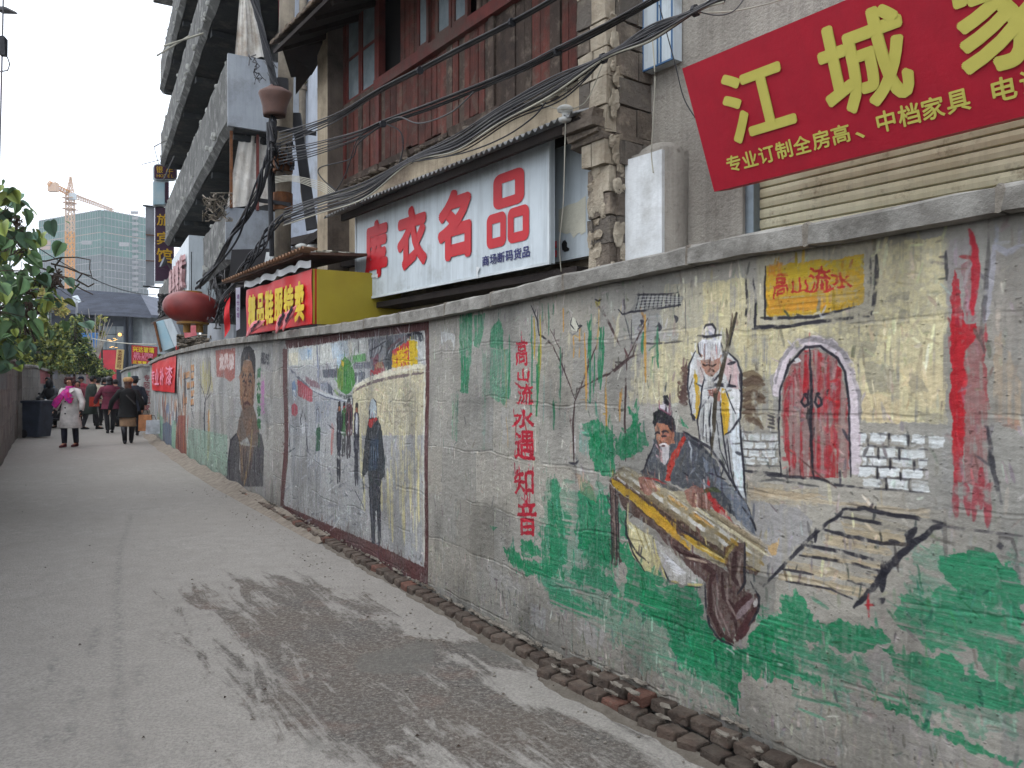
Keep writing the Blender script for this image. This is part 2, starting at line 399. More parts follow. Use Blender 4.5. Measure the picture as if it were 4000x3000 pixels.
def canvas_mat(cv, name, dist=.012, gain=1.08):
    m = bpy.data.materials.new(name); m.use_nodes = True; N = m.node_tree.nodes; L = m.node_tree.links; b = N['Principled BSDF']
    t = N.new('ShaderNodeTexImage'); t.image = cv.image(); t.extension = 'EXTEND'; t.interpolation = 'Cubic'
    geo = N.new('ShaderNodeNewGeometry'); n = N.new('ShaderNodeTexNoise'); n.inputs['Scale'].default_value = 55; n.inputs['Detail'].default_value = 6; n.inputs['Roughness'].default_value = .75
    L.new(geo.outputs['Position'], n.inputs['Vector'])
    mr = N.new('ShaderNodeMapRange'); mr.inputs['From Min'].default_value = .3; mr.inputs['From Max'].default_value = .7; mr.inputs['To Min'].default_value = .86*gain; mr.inputs['To Max'].default_value = 1.08*gain; L.new(n.outputs['Fac'], mr.inputs['Value'])
    mu = N.new('ShaderNodeVectorMath'); mu.operation = 'SCALE'; L.new(t.outputs['Color'], mu.inputs[0]); L.new(mr.outputs[0], mu.inputs['Scale']); L.new(mu.outputs[0], b.inputs['Base Color'])
    ad = N.new('ShaderNodeMath'); ad.operation = 'MULTIPLY_ADD'; L.new(n.outputs['Fac'], ad.inputs[0]); ad.inputs[1].default_value = .3; L.new(t.outputs['Alpha'], ad.inputs[2])
    bp = N.new('ShaderNodeBump'); bp.inputs['Strength'].default_value = .9; bp.inputs['Distance'].default_value = dist; L.new(ad.outputs[0], bp.inputs['Height']); L.new(bp.outputs[0], b.inputs['Normal'])
    b.inputs['Roughness'].default_value = .8; b.inputs['Specular IOR Level'].default_value = .25
    return m

# ================================================================ plan of a wall: smooth curve through given points
def catmull(pts, n=12):
    p = [2*np.array(pts[0])-np.array(pts[1])]+[np.array(q, float) for q in pts]+[2*np.array(pts[-1])-np.array(pts[-2])]; out = []
    for i in range(1, len(p)-2):
        for k in range(n):
            t = k/n; out.append(.5*((2*p[i])+(-p[i-1]+p[i+1])*t+(2*p[i-1]-5*p[i]+4*p[i+1]-p[i+2])*t*t+(-p[i-1]+3*p[i]-3*p[i+1]+p[i+2])*t**3))
    out.append(p[-2]); return np.array(out)
class Plan:
    def __init__(s, pts, ztop, n=12):
        s.q = catmull(pts, n); d = np.hypot(*np.diff(s.q, axis=0).T); s.s = np.concatenate([[0], np.cumsum(d)]); s.L = s.s[-1]
        s.ix = 2000+s.q[:, 0]/np.maximum(s.q[:, 1], .05)*F
        s.zt = ztop
    def at(s, a):
        return np.array([np.interp(a, s.s, s.q[:, 0]), np.interp(a, s.s, s.q[:, 1])])
    def nrm(s, a):
        t = s.at(min(a+.05, s.L))-s.at(max(a-.05, 0)); t /= np.hypot(*t); return np.array([t[1], -t[0]])   # pointing away from the lane (right-hand wall)
    def pt(s, a, o, z): q = s.at(a)+s.nrm(a)*o; return Vector((q[0], q[1], z))
    def sx(s, x):                              # distance along the wall at photo column x
        k = s.q[:, 1] > .3; xs = s.ix[k]; ss = s.s[k]; o = np.argsort(xs); return float(np.interp(x, xs[o], ss[o]))
    def px(s, x, y):
        a = s.sx(x); Y = s.at(a)[1]; return a, H+(1500-y)/F*Y
WP = Plan([(4.3,-1.3),(3.35,.1),(2.45,1.35),(1.63,2.42),(1.107,3.07),(.86,3.42),(.56,3.84),(.25,4.28),(-.17,4.96),(-.64,5.75),(-2.74,9.3),(-4.38,12.06),(-5.65,14.2),(-6.95,16.5),(-8.95,20.0),(-11.3,24.4)], None)
_cx = [(588,1415),(700,1368),(800,1343),(887,1326),(1094,1299),(1400,1256),(1680,1207),(2000,1134),(2364,1046),(2853,937),(3264,867),(4000,721)]
_cs = [(WP.sx(x), WP.px(x, y)[1]) for x, y in _cx]; _cs.sort()
def ztop(a): return float(np.interp(a, [q[0] for q in _cs], [q[1] for q in _cs]))
COP = .085
SE = WP.L; S16 = WP.sx(1690); S10 = WP.sx(1080)
# ================================================================ the mural, brush mark by brush mark
def K(ox, oy, sc): return lambda *p: [(ox+x*sc, oy+y*sc) for x, y in p]
K1 = K(1650, 1050, .7834); K2 = K(2300, 950, .6934); K3 = K(2950, 850, .7532); K4 = K(1600, 2000, .6781); K5 = K(2500, 1900, .6781)
K6 = K(1050, 1200, .6631); K7 = K(550, 1200, .4219); K8 = K(1130, 1250, .2712); K9 = K(560, 1330, .1386)
GREEN = (14, 124, 74); GREEN2 = (40, 128, 92); CREAM = (201, 189, 146); CREAM2 = (188, 176, 138); INK = (34, 33, 42); BRN = (66, 38, 36); RED = (176, 26, 40)
WHT = (222, 222, 222); OCH = (198, 150, 34); TAN = (176, 160, 134); GRY = (150, 147, 141)

def near_mural(cv):
    p, l = cv.poly, cv.line
    cv.plaster(.52, .335, .11, tone=.07, dirtb=.3)
    # cream wash round the gate, old man and moon door
    for q, c, a, dr in [
        (K2((640,215),(900,190),(900,480),(1010,500),(1298,470),(1298,560),(1120,600),(1040,740),(1000,760),(880,740),(800,520),(640,460)), CREAM, .85, .38),
        (K2((520,480),(650,460),(620,620),(560,700),(500,900),(440,900),(470,700)), CREAM, .75, .42),
        (K2((380,520),(520,500),(470,900),(340,900),(330,640)), CREAM2, .6, .55), (K2((230,700),(330,640),(330,900),(230,880)), CREAM2, .5, .6),
        (K2((650,225),(790,215),(790,330),(655,330)), CREAM, .95, .12), (K2((660,360),(760,370),(750,470),(700,480),(640,420)), CREAM, .7, .3),
        (K3((630,160),(780,120),(980,90),(1000,580),(1000,1075),(900,1060),(560,1060),(545,900),(480,700),(400,620),(250,590),(0,620),(0,580),(400,545),(620,545)), CREAM, .88, .30),
        (K3((640,170),(800,135),(820,540),(650,560)), CREAM, .8, .1), (K3((760,780),(900,730),(1000,780),(1000,1000),(900,980),(800,900)), (199,180,142), .8, .2),
        (K3((560,900),(760,940),(760,1060),(560,1055)), (204,178,140), .8, .3),
        (K2((880,500),(1180,520),(1060,640),(1000,750),(870,740)), CREAM2, .7, .4),
        (K2((1290,1380),(860,1330),(900,1460),(1290,1480)), (172,158,130), .6, .4)]:
        p(q, c, a, dr)
    p(K2((430,230),(900,200),(1000,560),(1060,1050),(870,1050),(620,600),(420,900),(300,900)), CREAM, .38, .30); p(K3((0,120),(1000,100),(1000,1060),(520,1060),(470,720),(300,600),(0,620)), CREAM, .35, .15)
    # grey blocks rubbed into the cream
    for q in [K3((560,640),(640,640),(620,720),(520,730)), K3((680,400),(800,370),(800,420),(670,440)), K3((560,750),(720,760),(740,900),(600,910)), K3((800,800),(880,830),(900,900),(820,910)), K3((740,470),(800,480),(800,560),(740,550)), K3((860,1000),(1000,1020),(1000,1070),(880,1060))]:
        p(q, (128,124,112), .5, .35)
    # far right wall: ochre haze, violet-grey edge, red pillar
    p(K3((1230,160),(1394,150),(1394,1090),(1260,1040),(1235,560)), (150,142,132), .7, .3); p(K3((1250,600),(1330,700),(1394,900),(1394,1100),(1240,1010)), (172,150,122), .6, .45)
    p(K3((1250,1010),(1394,1060),(1394,1110),(1250,1060)), (176,120,98), .5, .5)
    l(K3((1240,140),(1310,180),(1394,140)), 2.2, (170,170,182), .8, .3); l(K3((1240,150),(1225,320),(1200,540)), 2.6, (165,163,172), .8, .3)
    p(K3((990,110),(1150,90),(1160,560),(1010,560)), (148,138,140), .55, .35)
    p(K3((1030,265),(1060,330),(1080,440),(1095,640),(1085,1200),(1075,1370),(1030,1370),(1020,700),(1015,450)), (184,22,34), .95, .04)
    p(K3((1070,240),(1140,200),(1150,520),(1100,560),(1085,400)), (150,60,72), .7, .5); p(K3((1095,560),(1190,560),(1225,1100),(1220,1400),(1090,1380)), (150,52,56), .75, .46); p(K3((1030,260),(1160,200),(1220,1380),(1040,1380)), (140,128,122), .6, .62, 'v')
    p(K3((1030,560),(1150,540),(1160,600),(1095,700),(1095,1180),(1030,1190)), (180,24,34), .9, .12)
    l(K3((1110,60),(1130,110),(1150,240),(1130,500)), 2.4, (184,30,44), .9, .3)
    for a in [(1045,1360,1045,1560),(1100,1380,1110,1540),(1150,1380,1140,1565),(1215,1380,1212,1600),(1180,1300,1180,1500)]: l(K3((a[0],a[1]),(a[2],a[3])), 2.2, (160,40,52), .8, .45)
    l(K3((1215,110),(1200,400),(1180,640),(1195,700)), 1.6, (70,66,66), .6, .55); l(K3((1215,1080),(1240,1300),(1280,1480)), 1.6, INK, .8, .5); l(K3((990,170),(996,320)), 1.0, INK, .7, .5)
    l(K3((1000,1000),(1000,1200),(1000,1500)), 3.0, (150,148,144), .7, .4); l(K3((1205,590),(1205,640)), 1.0, RED, .7)
    # yellow board with four characters
    p(K2((985,180),(1040,120),(1298,100),(1298,420),(985,420)), OCH, .0)
    p(K3((48,250),(560,190),(565,440),(310,505),(50,510)), (198,152,30), .95, .10, 'h'); p(K3((90,250),(560,200),(560,260),(100,330)), (186,160,36), .8, .3, 'h')
    p(K3((60,420),(400,400),(380,470),(60,500)), (196,128,40), .7, .35, 'h'); p(K3((300,330),(540,360),(520,430),(330,440)), (160,142,110), .6, .5, 'h'); p(K3((70,240),(140,230),(130,300),(60,300)), (196,120,40), .7, .3)
    l(K3((48,250),(46,520),(300,515),(540,455)), 1.1, INK, .9, .35); l(K3((-20,575),(150,565),(330,535),(590,510)), 1.3, INK, .9, .4); l(K3((628,190),(630,330),(605,500)), 1.6, INK, .8, .4); l(K3((595,190),(598,330),(580,470)), .9, INK, .6, .6)
    l(K2((880,190),(886,330),(880,450)), 1.3, INK, .9, .35); l(K2((920,180),(935,330),(932,470),(1100,462)), 1.3, INK, .9, .35); l(K2((985,180),(990,420)), 1.0, INK, .7, .4)
    for ch, x0, x1, y0, y1, sl in [('高',88,165,275,415,-6), ('山',190,265,305,388,-4), ('流',278,386,255,382,-4), ('水',392,497,275,360,6)]:
        cv.text(ch, K3((x0,y0-sl),(x1,y0+sl),(x1,y1+sl),(x0,y1-sl)), (182,44,40), .022, .12, 1.0)
    l(K3((300,500),(330,490),(345,515),(380,500)), .9, (190,190,190), .7, .4)
    # tiled gable in the distance
    p(K2((265,290),(440,285),(530,300),(515,350),(400,360),(235,385)), (120,120,116), .8, .2)
    for i in range(11): l(K2((285+i*22,285),(262+i*24,375-i*2)), .8, INK, .9, .25)
    for i in range(5): l(K2((262,300+i*18),(400,298+i*15),(520,305+i*10)), .5, (190,190,186), .6, .4)
    l(K2((165,370),(190,400),(240,385),(400,365),(515,345)), 1.0, INK, .95, .2); l(K2((235,290),(262,288),(440,284),(500,275)), .8, INK, .8, .3)
    p(K2((240,395),(400,390),(420,470),(500,500),(500,550),(260,560)), (150,150,150), .7, .35, 'h')
    for x, y, r_ in [(297,445,13),(395,470,20),(488,425,15)]: l(K2((x-r_*.4,y-r_),(x+r_*.3,y),(x,y+r_)), 1.9, (44,44,54), .9, .2)
    l(K2((240,430),(240,560),(380,565),(540,550)), .8, INK, .7, .5); l(K2((540,220),(540,400),(545,550)), .7, (80,78,80), .6, .5); l(K2((470,545),(700,560)), .7, (90,86,80), .6, .5)
    # bare trees
    T = (62, 44, 44)
    l(K1((760,970),(757,760),(765,660)), 1.5, T, .95, .2); l(K1((768,655),(700,480),(650,380),(600,330)), 1.0, T, .9, .35); l(K1((768,655),(800,570),(850,430),(870,380)), 1.1, T, .9, .3)
    l(K1((735,965),(765,975),(790,945)), 1.4, INK, .9, .3); l(K1((700,480),(690,400),(640,300)), .7, T, .7, .4); l(K1((780,600),(880,545),(960,510),(1030,450)), 1.0, T, .9, .35); l(K1((830,480),(820,560)), .6, T, .6, .4)
    l(K1((865,165),(910,230),(950,310),(985,380)), 1.6, T, .85, .45); l(K1((1085,300),(1050,430),(920,530)), 1.0, T, .8, .4); l(K1((545,180),(575,250),(585,330),(640,360)), 1.0, INK, .9, .3)
    l(K2((210,1225),(205,1000),(210,800),(215,650)), 1.4, T, .95, .25); l(K2((215,650),(270,540),(330,420)), 1.0, T, .9, .35); l(K2((215,650),(100,750)), 1.0, T, .9, .35); l(K2((215,650),(290,620)), .8, T, .8, .4)
    l(K2((200,270),(200,400),(235,540)), .7, INK, .6, .5)
    l(K1((770,985),(765,1160)), .5, T, .7, .4); l(K1((760,1000),(770,1100),(770,1170)), .8, (100,90,88), .6, .5)
    # ochre and green rods among the trees
    for x0, y0, x1, y1, c, w_ in [(705,195,705,310,(196,138,54),1.6),(755,330,757,440,(196,138,54),1.2),(785,300,785,440,(196,138,54),1.2),(810,320,822,700,(196,138,54),1.4),(560,240,562,450,(180,150,40),1.6),(590,230,592,520,(170,150,40),1.6),
            (410,395,425,690,(170,140,60),1.0),(425,740,435,890,(170,130,70),.9),(915,590,920,850,(196,138,54),1.5),(990,620,985,700,(190,138,60),1.2),(880,200,870,400,(190,140,50),1.3),
            (435,330,435,640,(36,120,80),2.4),(548,230,548,760,(44,116,84),1.6),(585,380,575,730,(64,122,54),2.6),(575,480,578,730,(30,120,76),2.4),(600,170,600,260,(50,110,80),1.0),(630,170,632,330,(50,110,80),1.0),(655,170,655,230,(50,110,80),1.0),
            (835,260,828,440,(26,112,70),1.8),(860,420,855,640,(26,112,70),1.2),(905,290,890,600,(26,112,70),1.8),(660,660,660,800,(24,110,70),2.0),(690,390,690,700,(40,110,78),1.4),(610,530,610,760,(120,150,140),1.0),(640,540,640,700,(150,158,150),1.6),(950,780,945,1010,(40,120,84),1.4)]:
        l(K1((x0,y0),((x0+x1)/2+3,(y0+y1)/2),(x1,y1)), w_, c, .85, .35, 'v')
    for x0, y0, x1, y1, c, w_ in [(305,500,300,620,(26,112,70),2.0),(385,480,390,700,(40,116,80),1.6),(315,400,322,780,(196,140,50),1.6),(100,820,110,1150,(190,138,60),1.3),(360,640,350,760,(30,110,74),1.2),(180,840,178,1000,(190,138,60),1.2),(70,480,60,780,(26,112,70),2.4),(15,400,12,900,(30,112,74),1.8),(350,600,350,900,(196,186,146),2.4),(420,560,410,880,(196,186,146),3),(300,650,290,900,(190,182,146),2.4)]:
        l(K2((x0,y0),((x0+x1)/2-3,(y0+y1)/2),(x1,y1)), w_, c, .85, .4, 'v')
    for x0, y0, x1, y1 in [(980,230,960,380),(880,210,840,300),(740,310,720,430),(1060,420,1040,700)]: l(K1((x0,y0),(x1,y1)), 3.2, (196,186,150), .6, .5, 'v')
    # little birds
    p(K1((745,240),(765,252),(785,285),(770,310),(745,300),(735,275)), (196,194,176), .95, .1); l(K1((748,240),(740,275),(760,300)), .7, INK, .9, .15); l(K1((768,258),(780,285),(797,283),(778,298),(775,315)), .7, INK, .9, .15); l(K1((735,312),(752,330),(778,312)), .8, (120,120,118), .9, .2); l(K1((786,280),(790,282)), 1.3, (60,60,60), .9)
    p(K1((862,155),(895,150),(885,185),(865,190)), (150,140,60), .85, .3); l(K1((862,150),(880,160),(895,152)), .8, INK, .9, .2)
    # hanging green washes on the left
    for q, a, dr in [(K1((340,300),(385,250),(405,310),(405,400),(340,395)), .9, .12), (K1((335,400),(440,400),(445,640),(410,680),(350,640),(325,630)), .6, .45), (K1((185,220),(250,215),(245,420),(228,620),(192,615),(182,400)), .65, .5), (K1((205,230),(245,225),(245,260),(205,262)), .8, .2),
                     (K1((258,230),(315,220),(300,330),(280,400),(250,380)), .7, .45), (K1((192,430),(228,440),(230,620),(190,610)), .9, .2), (K1((150,620),(180,620),(180,860),(150,850)), .4, .6), (K1((300,420),(330,430),(320,900),(305,900)), .35, .6)]:
        p(q, (36,122,80), a, dr)
    p(K1((90,310),(160,320),(155,400),(140,350),(90,370)), (186,190,192), .7, .4); l(K1((90,330),(100,380)), 1, WHT, .6, .4)
    for x in (400, 470, 300): p(K1((x,690),(x+60,690),(x+50,860),(x+8,870)), (160,162,164), .3, .5)
    # green meadow
    for q, a, dr in [(K1((400,1390),(460,1400),(500,1450),(640,1480),(640,1550),(560,1530),(440,1470)), .85, .3), (K1((495,1395),(520,1360),(600,1400),(620,1440),(540,1430)), .8, .35),
                     (K1((585,1280),(630,1270),(640,1330),(640,1560),(600,1500),(590,1380)), .7, .45), (K1((630,1160),(650,1040),(680,1060),(700,1200),(700,1560),(640,1520)), .75, .42),
                     (K1((780,1100),(850,1090),(860,1260),(840,1400),(770,1380),(765,1250)), .8, .35), (K1((760,1310),(860,1320),(960,1360),(960,1500),(830,1480),(790,1430)), .9, .12), (K1((800,780),(900,750),(960,820),(940,940),(880,930),(850,860)), .85, .3), (K1((960,830),(1085,780),(1085,900),(1000,950),(960,920)), .9, .15),
                     (K1((1030,690),(1070,740),(1085,860),(1040,860)), .9, .15), (K1((870,1120),(930,1120),(930,1340),(880,1330)), .7, .4), (K1((780,820),(830,800),(830,930),(790,920)), .4, .6),
                     (K2((230,925),(290,1010),(330,1130),(290,1190),(150,1200),(150,1100),(240,1060)), .9, .12), (K2((0,1050),(140,1080),(150,1300),(60,1300),(0,1200)), .85, .25), (K2((510,970),(560,1040),(520,1020)), .8, .2), (K2((0,1440),(110,1400),(130,1659),(0,1659)), .8, .3), (K2((165,1460),(210,1520),(210,1659),(165,1659)), .8, .3)]:
        p(q, GREEN, a*.92, dr+.02, wob=3)
    p(K1((770,1010),(850,1080),(870,1170),(790,1120)), (160,130,104), .6, .45); p(K1((790,800),(830,800),(830,950),(785,900)), (126,160,160), .45, .5)
    for q, a, dr in [(K4((535,200),(640,270),(800,330),(820,380),(680,370),(600,320)), .85, .3), (K4((640,170),(720,170),(720,260),(660,270)), .75, .4), (K4((800,0),(930,0),(900,300),(800,360)), .7, .45), (K4((960,110),(1240,170),(1230,290),(1080,290),(960,210)), .95, .06),
                     (K4((930,310),(1060,320),(1180,400),(1200,470),(1040,450),(930,400)), .9, .12), (K4((780,400),(900,460),(1100,560),(1140,620),(960,600),(800,520)), .75, .38), (K4((1150,500),(1280,480),(1280,620),(1160,600)), .7, .4), (K4((1230,190),(1330,300),(1420,440),(1560,430),(1640,440),(1690,560),(1720,700),(1860,790),(1900,800),(1950,860),(1920,960),(1900,1150),(1780,1000),(1640,940),(1540,880),(1480,700),(1440,560),(1240,480)), .92, .14),
                     (K4((1240,470),(1440,560),(1540,700),(1400,640),(1280,560)), .7, .45), (K4((1940,740),(2080,600),(2140,650),(2090,740),(2000,820)), .9, .2), (K4((1880,780),(2120,820),(2200,860),(2212,1000),(2060,960),(1960,960)), .9, .15), (K4((1180,720),(1300,760),(1260,800)), .6, .5), (K4((1600,880),(1740,960),(1640,990)), .5, .5),
                     (K4((2150,480),(2212,560),(2212,900),(2120,820),(2100,700)), .8, .3)]:
        p(q, GREEN, a*.92, dr+.03, 'h', wob=3)
    for q, a, dr in [(K5((0,560),(120,640),(330,640),(360,720),(440,850),(520,920),(640,960),(800,960),(1090,1130),(1000,1140),(900,1080),(600,1010),(580,1180),(560,1250),(520,1130),(380,1080),(200,980),(150,820),(0,700)), .92, .13), (K5((0,460),(100,480),(160,580),(60,560),(0,520)), .85, .2),
                     (K5((610,880),(740,760),(800,860),(740,950),(660,940)), .85, .3), (K5((830,620),(940,620),(980,700),(1000,760),(1180,780),(1400,820),(1440,880),(1400,930),(1240,960),(1050,900),(880,880),(800,800),(860,760)), .92, .12), (K5((740,800),(900,880),(1150,960),(1280,1000),(1340,1100),(1390,1200),(1300,1160),(1100,1060),(900,1020)), .6, .4),
                     (K5((1280,1060),(1390,1200),(1760,1400),(2000,1500),(2212,1600),(2212,1640),(2000,1560),(1720,1430),(1500,1300),(1380,1220)), .9, .2), (K5((1420,930),(1600,960),(1820,980),(1900,1080),(2212,1170),(2212,1320),(2000,1280),(1760,1200),(1560,1120),(1460,1020)), .93, .10),
                     (K5((1700,420),(1900,350),(2060,390),(2212,500),(2212,780),(2100,700),(1860,640),(1800,560)), .95, .05), (K5((1740,560),(1900,640),(2212,760),(2212,1000),(1900,930),(1700,800),(1660,640)), .8, .28, ), (K5((1500,620),(1640,600),(1700,760),(1900,900),(1760,960),(1560,850),(1480,760)), .7, .45), (K5((1500,1120),(1760,1140),(1700,1240),(1540,1200)), .4, .6), (K5((1080,1140),(1200,1200),(1260,1330),(1140,1260)), .4, .62), (K5((1900,900),(2212,1000),(2212,1170),(2000,1090)), .7, .4)]:
        p(q, GREEN, a*.92, dr+.03, 'h', wob=3)
    for i in range(60):    # bright and dark bristle marks in the green
        x = RG.uniform(0, 2200); y = RG.uniform(620, 1300); 
        if y < 600+abs(x-900)*.05 or (x < 700 and y > 1000): continue
        l(K5((x, y), (x+RG.uniform(60,220), y+RG.uniform(10,70))), RG.uniform(.6, 1.6), (70,168,122) if RG.rand() < .5 else (24,112,74), .5, .55, 'h')
    for q, a, dr in [(K4((700,300),(1200,420),(1500,640),(1700,900),(1900,1150),(1500,1000),(1100,700),(800,480)), .35, .42), (K5((300,980),(900,900),(1500,1100),(1300,1180),(600,1080)), .35, .45), (K5((1300,1000),(2212,1150),(2212,1420),(1700,1330)), .4, .42), (K5((1600,330),(2212,430),(2212,1000),(1600,820)), .35, .42), (K1((620,1050),(950,1100),(950,1600),(560,1560)), .32, .48)]: p(q, GREEN2, a, dr, 'h', wob=8)
    # moon door
    arch = K3((148,900),(150,860),(190,760),(240,700),(285,675),(330,685),(400,720),(450,800),(475,900),(490,1100),(490,1340),(400,1345),(300,1350),(180,1340),(150,1150),(140,1000))
    p(arch, (150,60,56), .95, .18); p(K3((150,900),(200,760),(280,680),(285,1340),(180,1320),(150,1150)), (176,24,38), .9, .34); p(K3((295,680),(400,720),(450,800),(490,1100),(485,1330),(420,1345),(300,1345)), (182,24,36), .92, .30)
    p(K3((420,930),(480,940),(490,1330),(440,1300),(400,1100)), (184,26,34), .95, .05); p(K3((230,700),(270,690),(270,860),(240,900)), (180,24,34), .9, .1); p(K3((190,1000),(240,1020),(240,1180),(200,1200)), (184,24,34), .9, .1)
    p(arch, (140,134,126), .75, .60, 'v'); p(K3((170,1050),(300,900),(470,1000),(480,1340),(200,1330)), (138,120,114), .6, .58, 'v')
    l(K3((118,900),(125,800),(165,710),(230,655),(300,640),(380,655),(440,700),(490,790),(515,900),(522,1100),(520,1300)), 4.4, (206,192,198), .95, .12, taper=False)
    l(K3((105,860),(130,740),(200,655),(280,625),(380,640),(450,690),(510,790),(545,920),(550,1060)), 2.0, (120,116,118), .7, .4)
    l(K3((135,1340),(125,1100),(130,900),(170,770),(260,670),(340,665),(430,730),(470,800),(490,950),(495,1150),(500,1340)), 1.0, INK, .95, .2); l(K3((283,680),(295,900),(292,1100),(305,1350)), 1.4, INK, .95, .15)
    for x in (262, 330): l(K3((x-8,925),(x-18,955),(x-2,978),(x+18,965),(x+12,935),(x-2,925)), 1.0, INK, .95, .1); l(K3((x-8,915),(x+10,915)), 1.2, INK, .9)
    l(K3((170,1200),(250,1260),(330,1330),(425,1400)), .6, (90,60,56), .8, .3); l(K3((210,735),(235,742)), 1.8, WHT, .95); l(K3((0,1330),(140,1340),(330,1350),(420,1385),(560,1400)), 1.1, INK, .8, .4)
    # white brick course left and right of the door
    for r_, (y0, xs) in enumerate([(1140,[(555,585),(600,685),(712,795),(812,888),(905,985)]), (1208,[(565,620),(655,740),(770,880)]), (1255,[(555,585),(595,685),(715,820),(850,900)]), (1312,[(540,630),(650,755),(770,875)]), (1372,[(565,665),(690,800),(820,910)])]):
        for a, b in xs: sl = (a-550)*.06; p(K3((a,y0-25+sl),(b,y0-27+sl),(b-4,y0+22+sl),(a+3,y0+26+sl)), (212,216,216), .95 if r_ in (0,3) else .8, .12 if r_ in (0,3) else .4, 'h')
    for y in (1115,1180,1236,1285,1340,1400): l(K3((545,y),(700,y+8),(900,y+22)), .8, (60,58,62), .75, .45)
    for x, y in [(590,1120),(700,1120),(800,1125),(645,1190),(755,1195),(705,1245),(830,1250),(640,1290),(760,1300),(685,1350),(808,1355)]: l(K3((x,y),(x,y+60)), .9, (40,38,44), .9, .3)
    for r_, (y0, xs) in enumerate([(1088,[(865,890),(900,965),(975,1060)]), (1135,[(870,925),(935,1000),(1020,1070)]), (1180,[(870,895),(905,965),(980,1055)]), (1225,[(875,940),(955,1010),(1030,1070)])]):
        for a, b in xs: p(K2((a,y0-18),(b,y0-20),(b,y0+18),(a,y0+20)), (208,212,212), .9, .25, 'h')
    for y in (1062,1112,1158,1205,1250): l(K2((862,y),(960,y+3),(1075,y+4)), .7, (60,58,62), .7, .4)
    l(K2((865,1280),(970,1290),(1090,1300)), 1.2, INK, .8, .4); l(K2((920,1340),(1060,1330),(1298,1370)), .9, (60,60,62), .7, .5)
    # path and steps
    p(K5((620,20),(900,60),(1680,130),(1680,180),(1200,110),(900,80),(640,70)), TAN, .8, .3, 'h'); p(K5((640,80),(900,120),(1000,200),(960,320),(900,340),(760,500),(700,420)), (150,148,150), .7, .3); p(K5((740,340),(800,300),(780,400),(735,400)), (196,156,98), .9, .25); p(K5((650,0),(900,30),(1100,60),(900,70),(660,50)), (170,150,120), .7, .4, 'h')
    p(K5((1180,140),(1560,230),(1540,280),(1340,270),(1180,200)), (150,142,124), .8, .3, 'h')
    for q in [K5((1160,200),(1540,270),(1520,330),(1400,320),(1180,270)), K5((1060,270),(1180,290),(1420,340),(1460,390),(1420,400),(1080,330)), K5((940,350),(1420,440),(1420,480),(940,400)), K5((850,430),(1380,510),(1340,560),(840,480)), K5((800,490),(1320,590),(1290,650),(900,560),(800,530))]: p(q, (178,160,128), .85, .25, 'h')
    for q, w_ in [(K5((1170,130),(1300,125),(1450,160),(1590,180),(1750,210)), 1.6), (K5((1150,170),(1400,215),(1560,265)), 1.1), (K5((1040,240),(1200,285),(1400,325),(1470,335)), 1.4), (K5((930,335),(1150,370),(1420,435)), 1.4), (K5((920,395),(1200,435),(1400,490)), 1.2), (K5((820,475),(1000,505)), 1.1), (K5((840,545),(1100,590),(1230,650)), .8), (K5((1200,540),(1320,570)), 1.0)]: l(q, w_, INK, .9, .3)
    l(K5((710,575),(800,480),(940,340),(1050,230),(1160,160)), 1.5, INK, .9, .3); l(K5((1180,130),(1130,180),(1090,210)), 1.6, INK, .8, .4); l(K5((1015,240),(1010,320)), 1.4, INK, .9, .3)
    l(K5((1240,695),(1340,590),(1420,480),(1560,340),(1700,240),(1760,220)), 2.6, INK, .95, .25); l(K5((1590,235),(1555,290),(1555,350)), 2.6, INK, .95, .15); l(K5((1400,430),(1410,500),(1400,600)), 2.6, INK, .95, .2); l(K5((1350,680),(1410,650)), 2.4, INK, .9, .3)
    l(K5((1380,325),(1550,330)), 1.6, (50,44,44), .8, .35); l(K5((1470,340),(1490,490)), 1.2, (60,56,56), .7, .4); l(K5((1440,310),(1500,320)), 1.4, INK, .8)
    l(K5((1320,620),(1318,690),(1325,750)), 1.1, (186,26,34), .95, .2); l(K5((1300,680),(1350,682)), .8, (186,26,34), .8)
    l(K5((1700,220),(1900,245),(2212,285)), 1.0, (70,66,70), .8, .4); l(K5((1760,180),(1765,430)), 1.6, (90,86,82), .6, .5); l(K5((2060,340),(2080,290),(2150,300),(2180,400)), 1.0, (70,66,66), .7, .4); l(K5((2065,340),(2090,340)), 2.0, INK, .8)
    l(K5((1690,300),(1900,350),(2060,390),(2212,440)), 1.2, (90,86,80), .6, .5)
    # bundle of firewood behind the woodcutter
    for i in range(11): y = 745+i*26; l(K2((870,y+RG.uniform(-12,12)),(930,y-10),(990+RG.uniform(-20,30),y+18+RG.uniform(-25,25))), 2.6, (86,66,52) if i % 3 else (110,92,70), .85, .35)
    for i in range(8): y = 705+i*27; l(K2((500+RG.uniform(0,20),y),(555,y+8)), 2.4, (74,48,44), .85, .35)
    for i in range(8): l(K2((1000+RG.uniform(0,40),880+i*22),(1050,900+i*20)), .9, INK, .7, .5)
    # the old woodcutter in white
    p(K2((600,600),(560,680),(555,820),(575,950),(600,1010),(620,980),(630,1100),(690,1180),(760,1230),(800,1390),(880,1440),(870,1200),(850,1010),(860,900),(860,720),(830,660),(780,600),(700,660),(650,650)), (196,196,196), .95, .12)
    p(K2((770,640),(830,680),(855,760),(850,860),(800,800),(760,720)), (192,160,158), .85, .25); p(K2((610,650),(650,700),(640,800),(610,760)), (190,164,158), .8, .3)
    p(K2((640,870),(760,890),(840,1050),(870,1300),(880,1440),(800,1380),(700,1190),(640,1110),(625,1000)), (148,148,146), .8, .35); p(K2((790,1060),(850,1010),(870,1200),(885,1440),(830,1400)), (212,220,226), .95, .1); p(K2((640,900),(700,900),(690,1100),(650,1080)), (206,206,204), .85, .3)
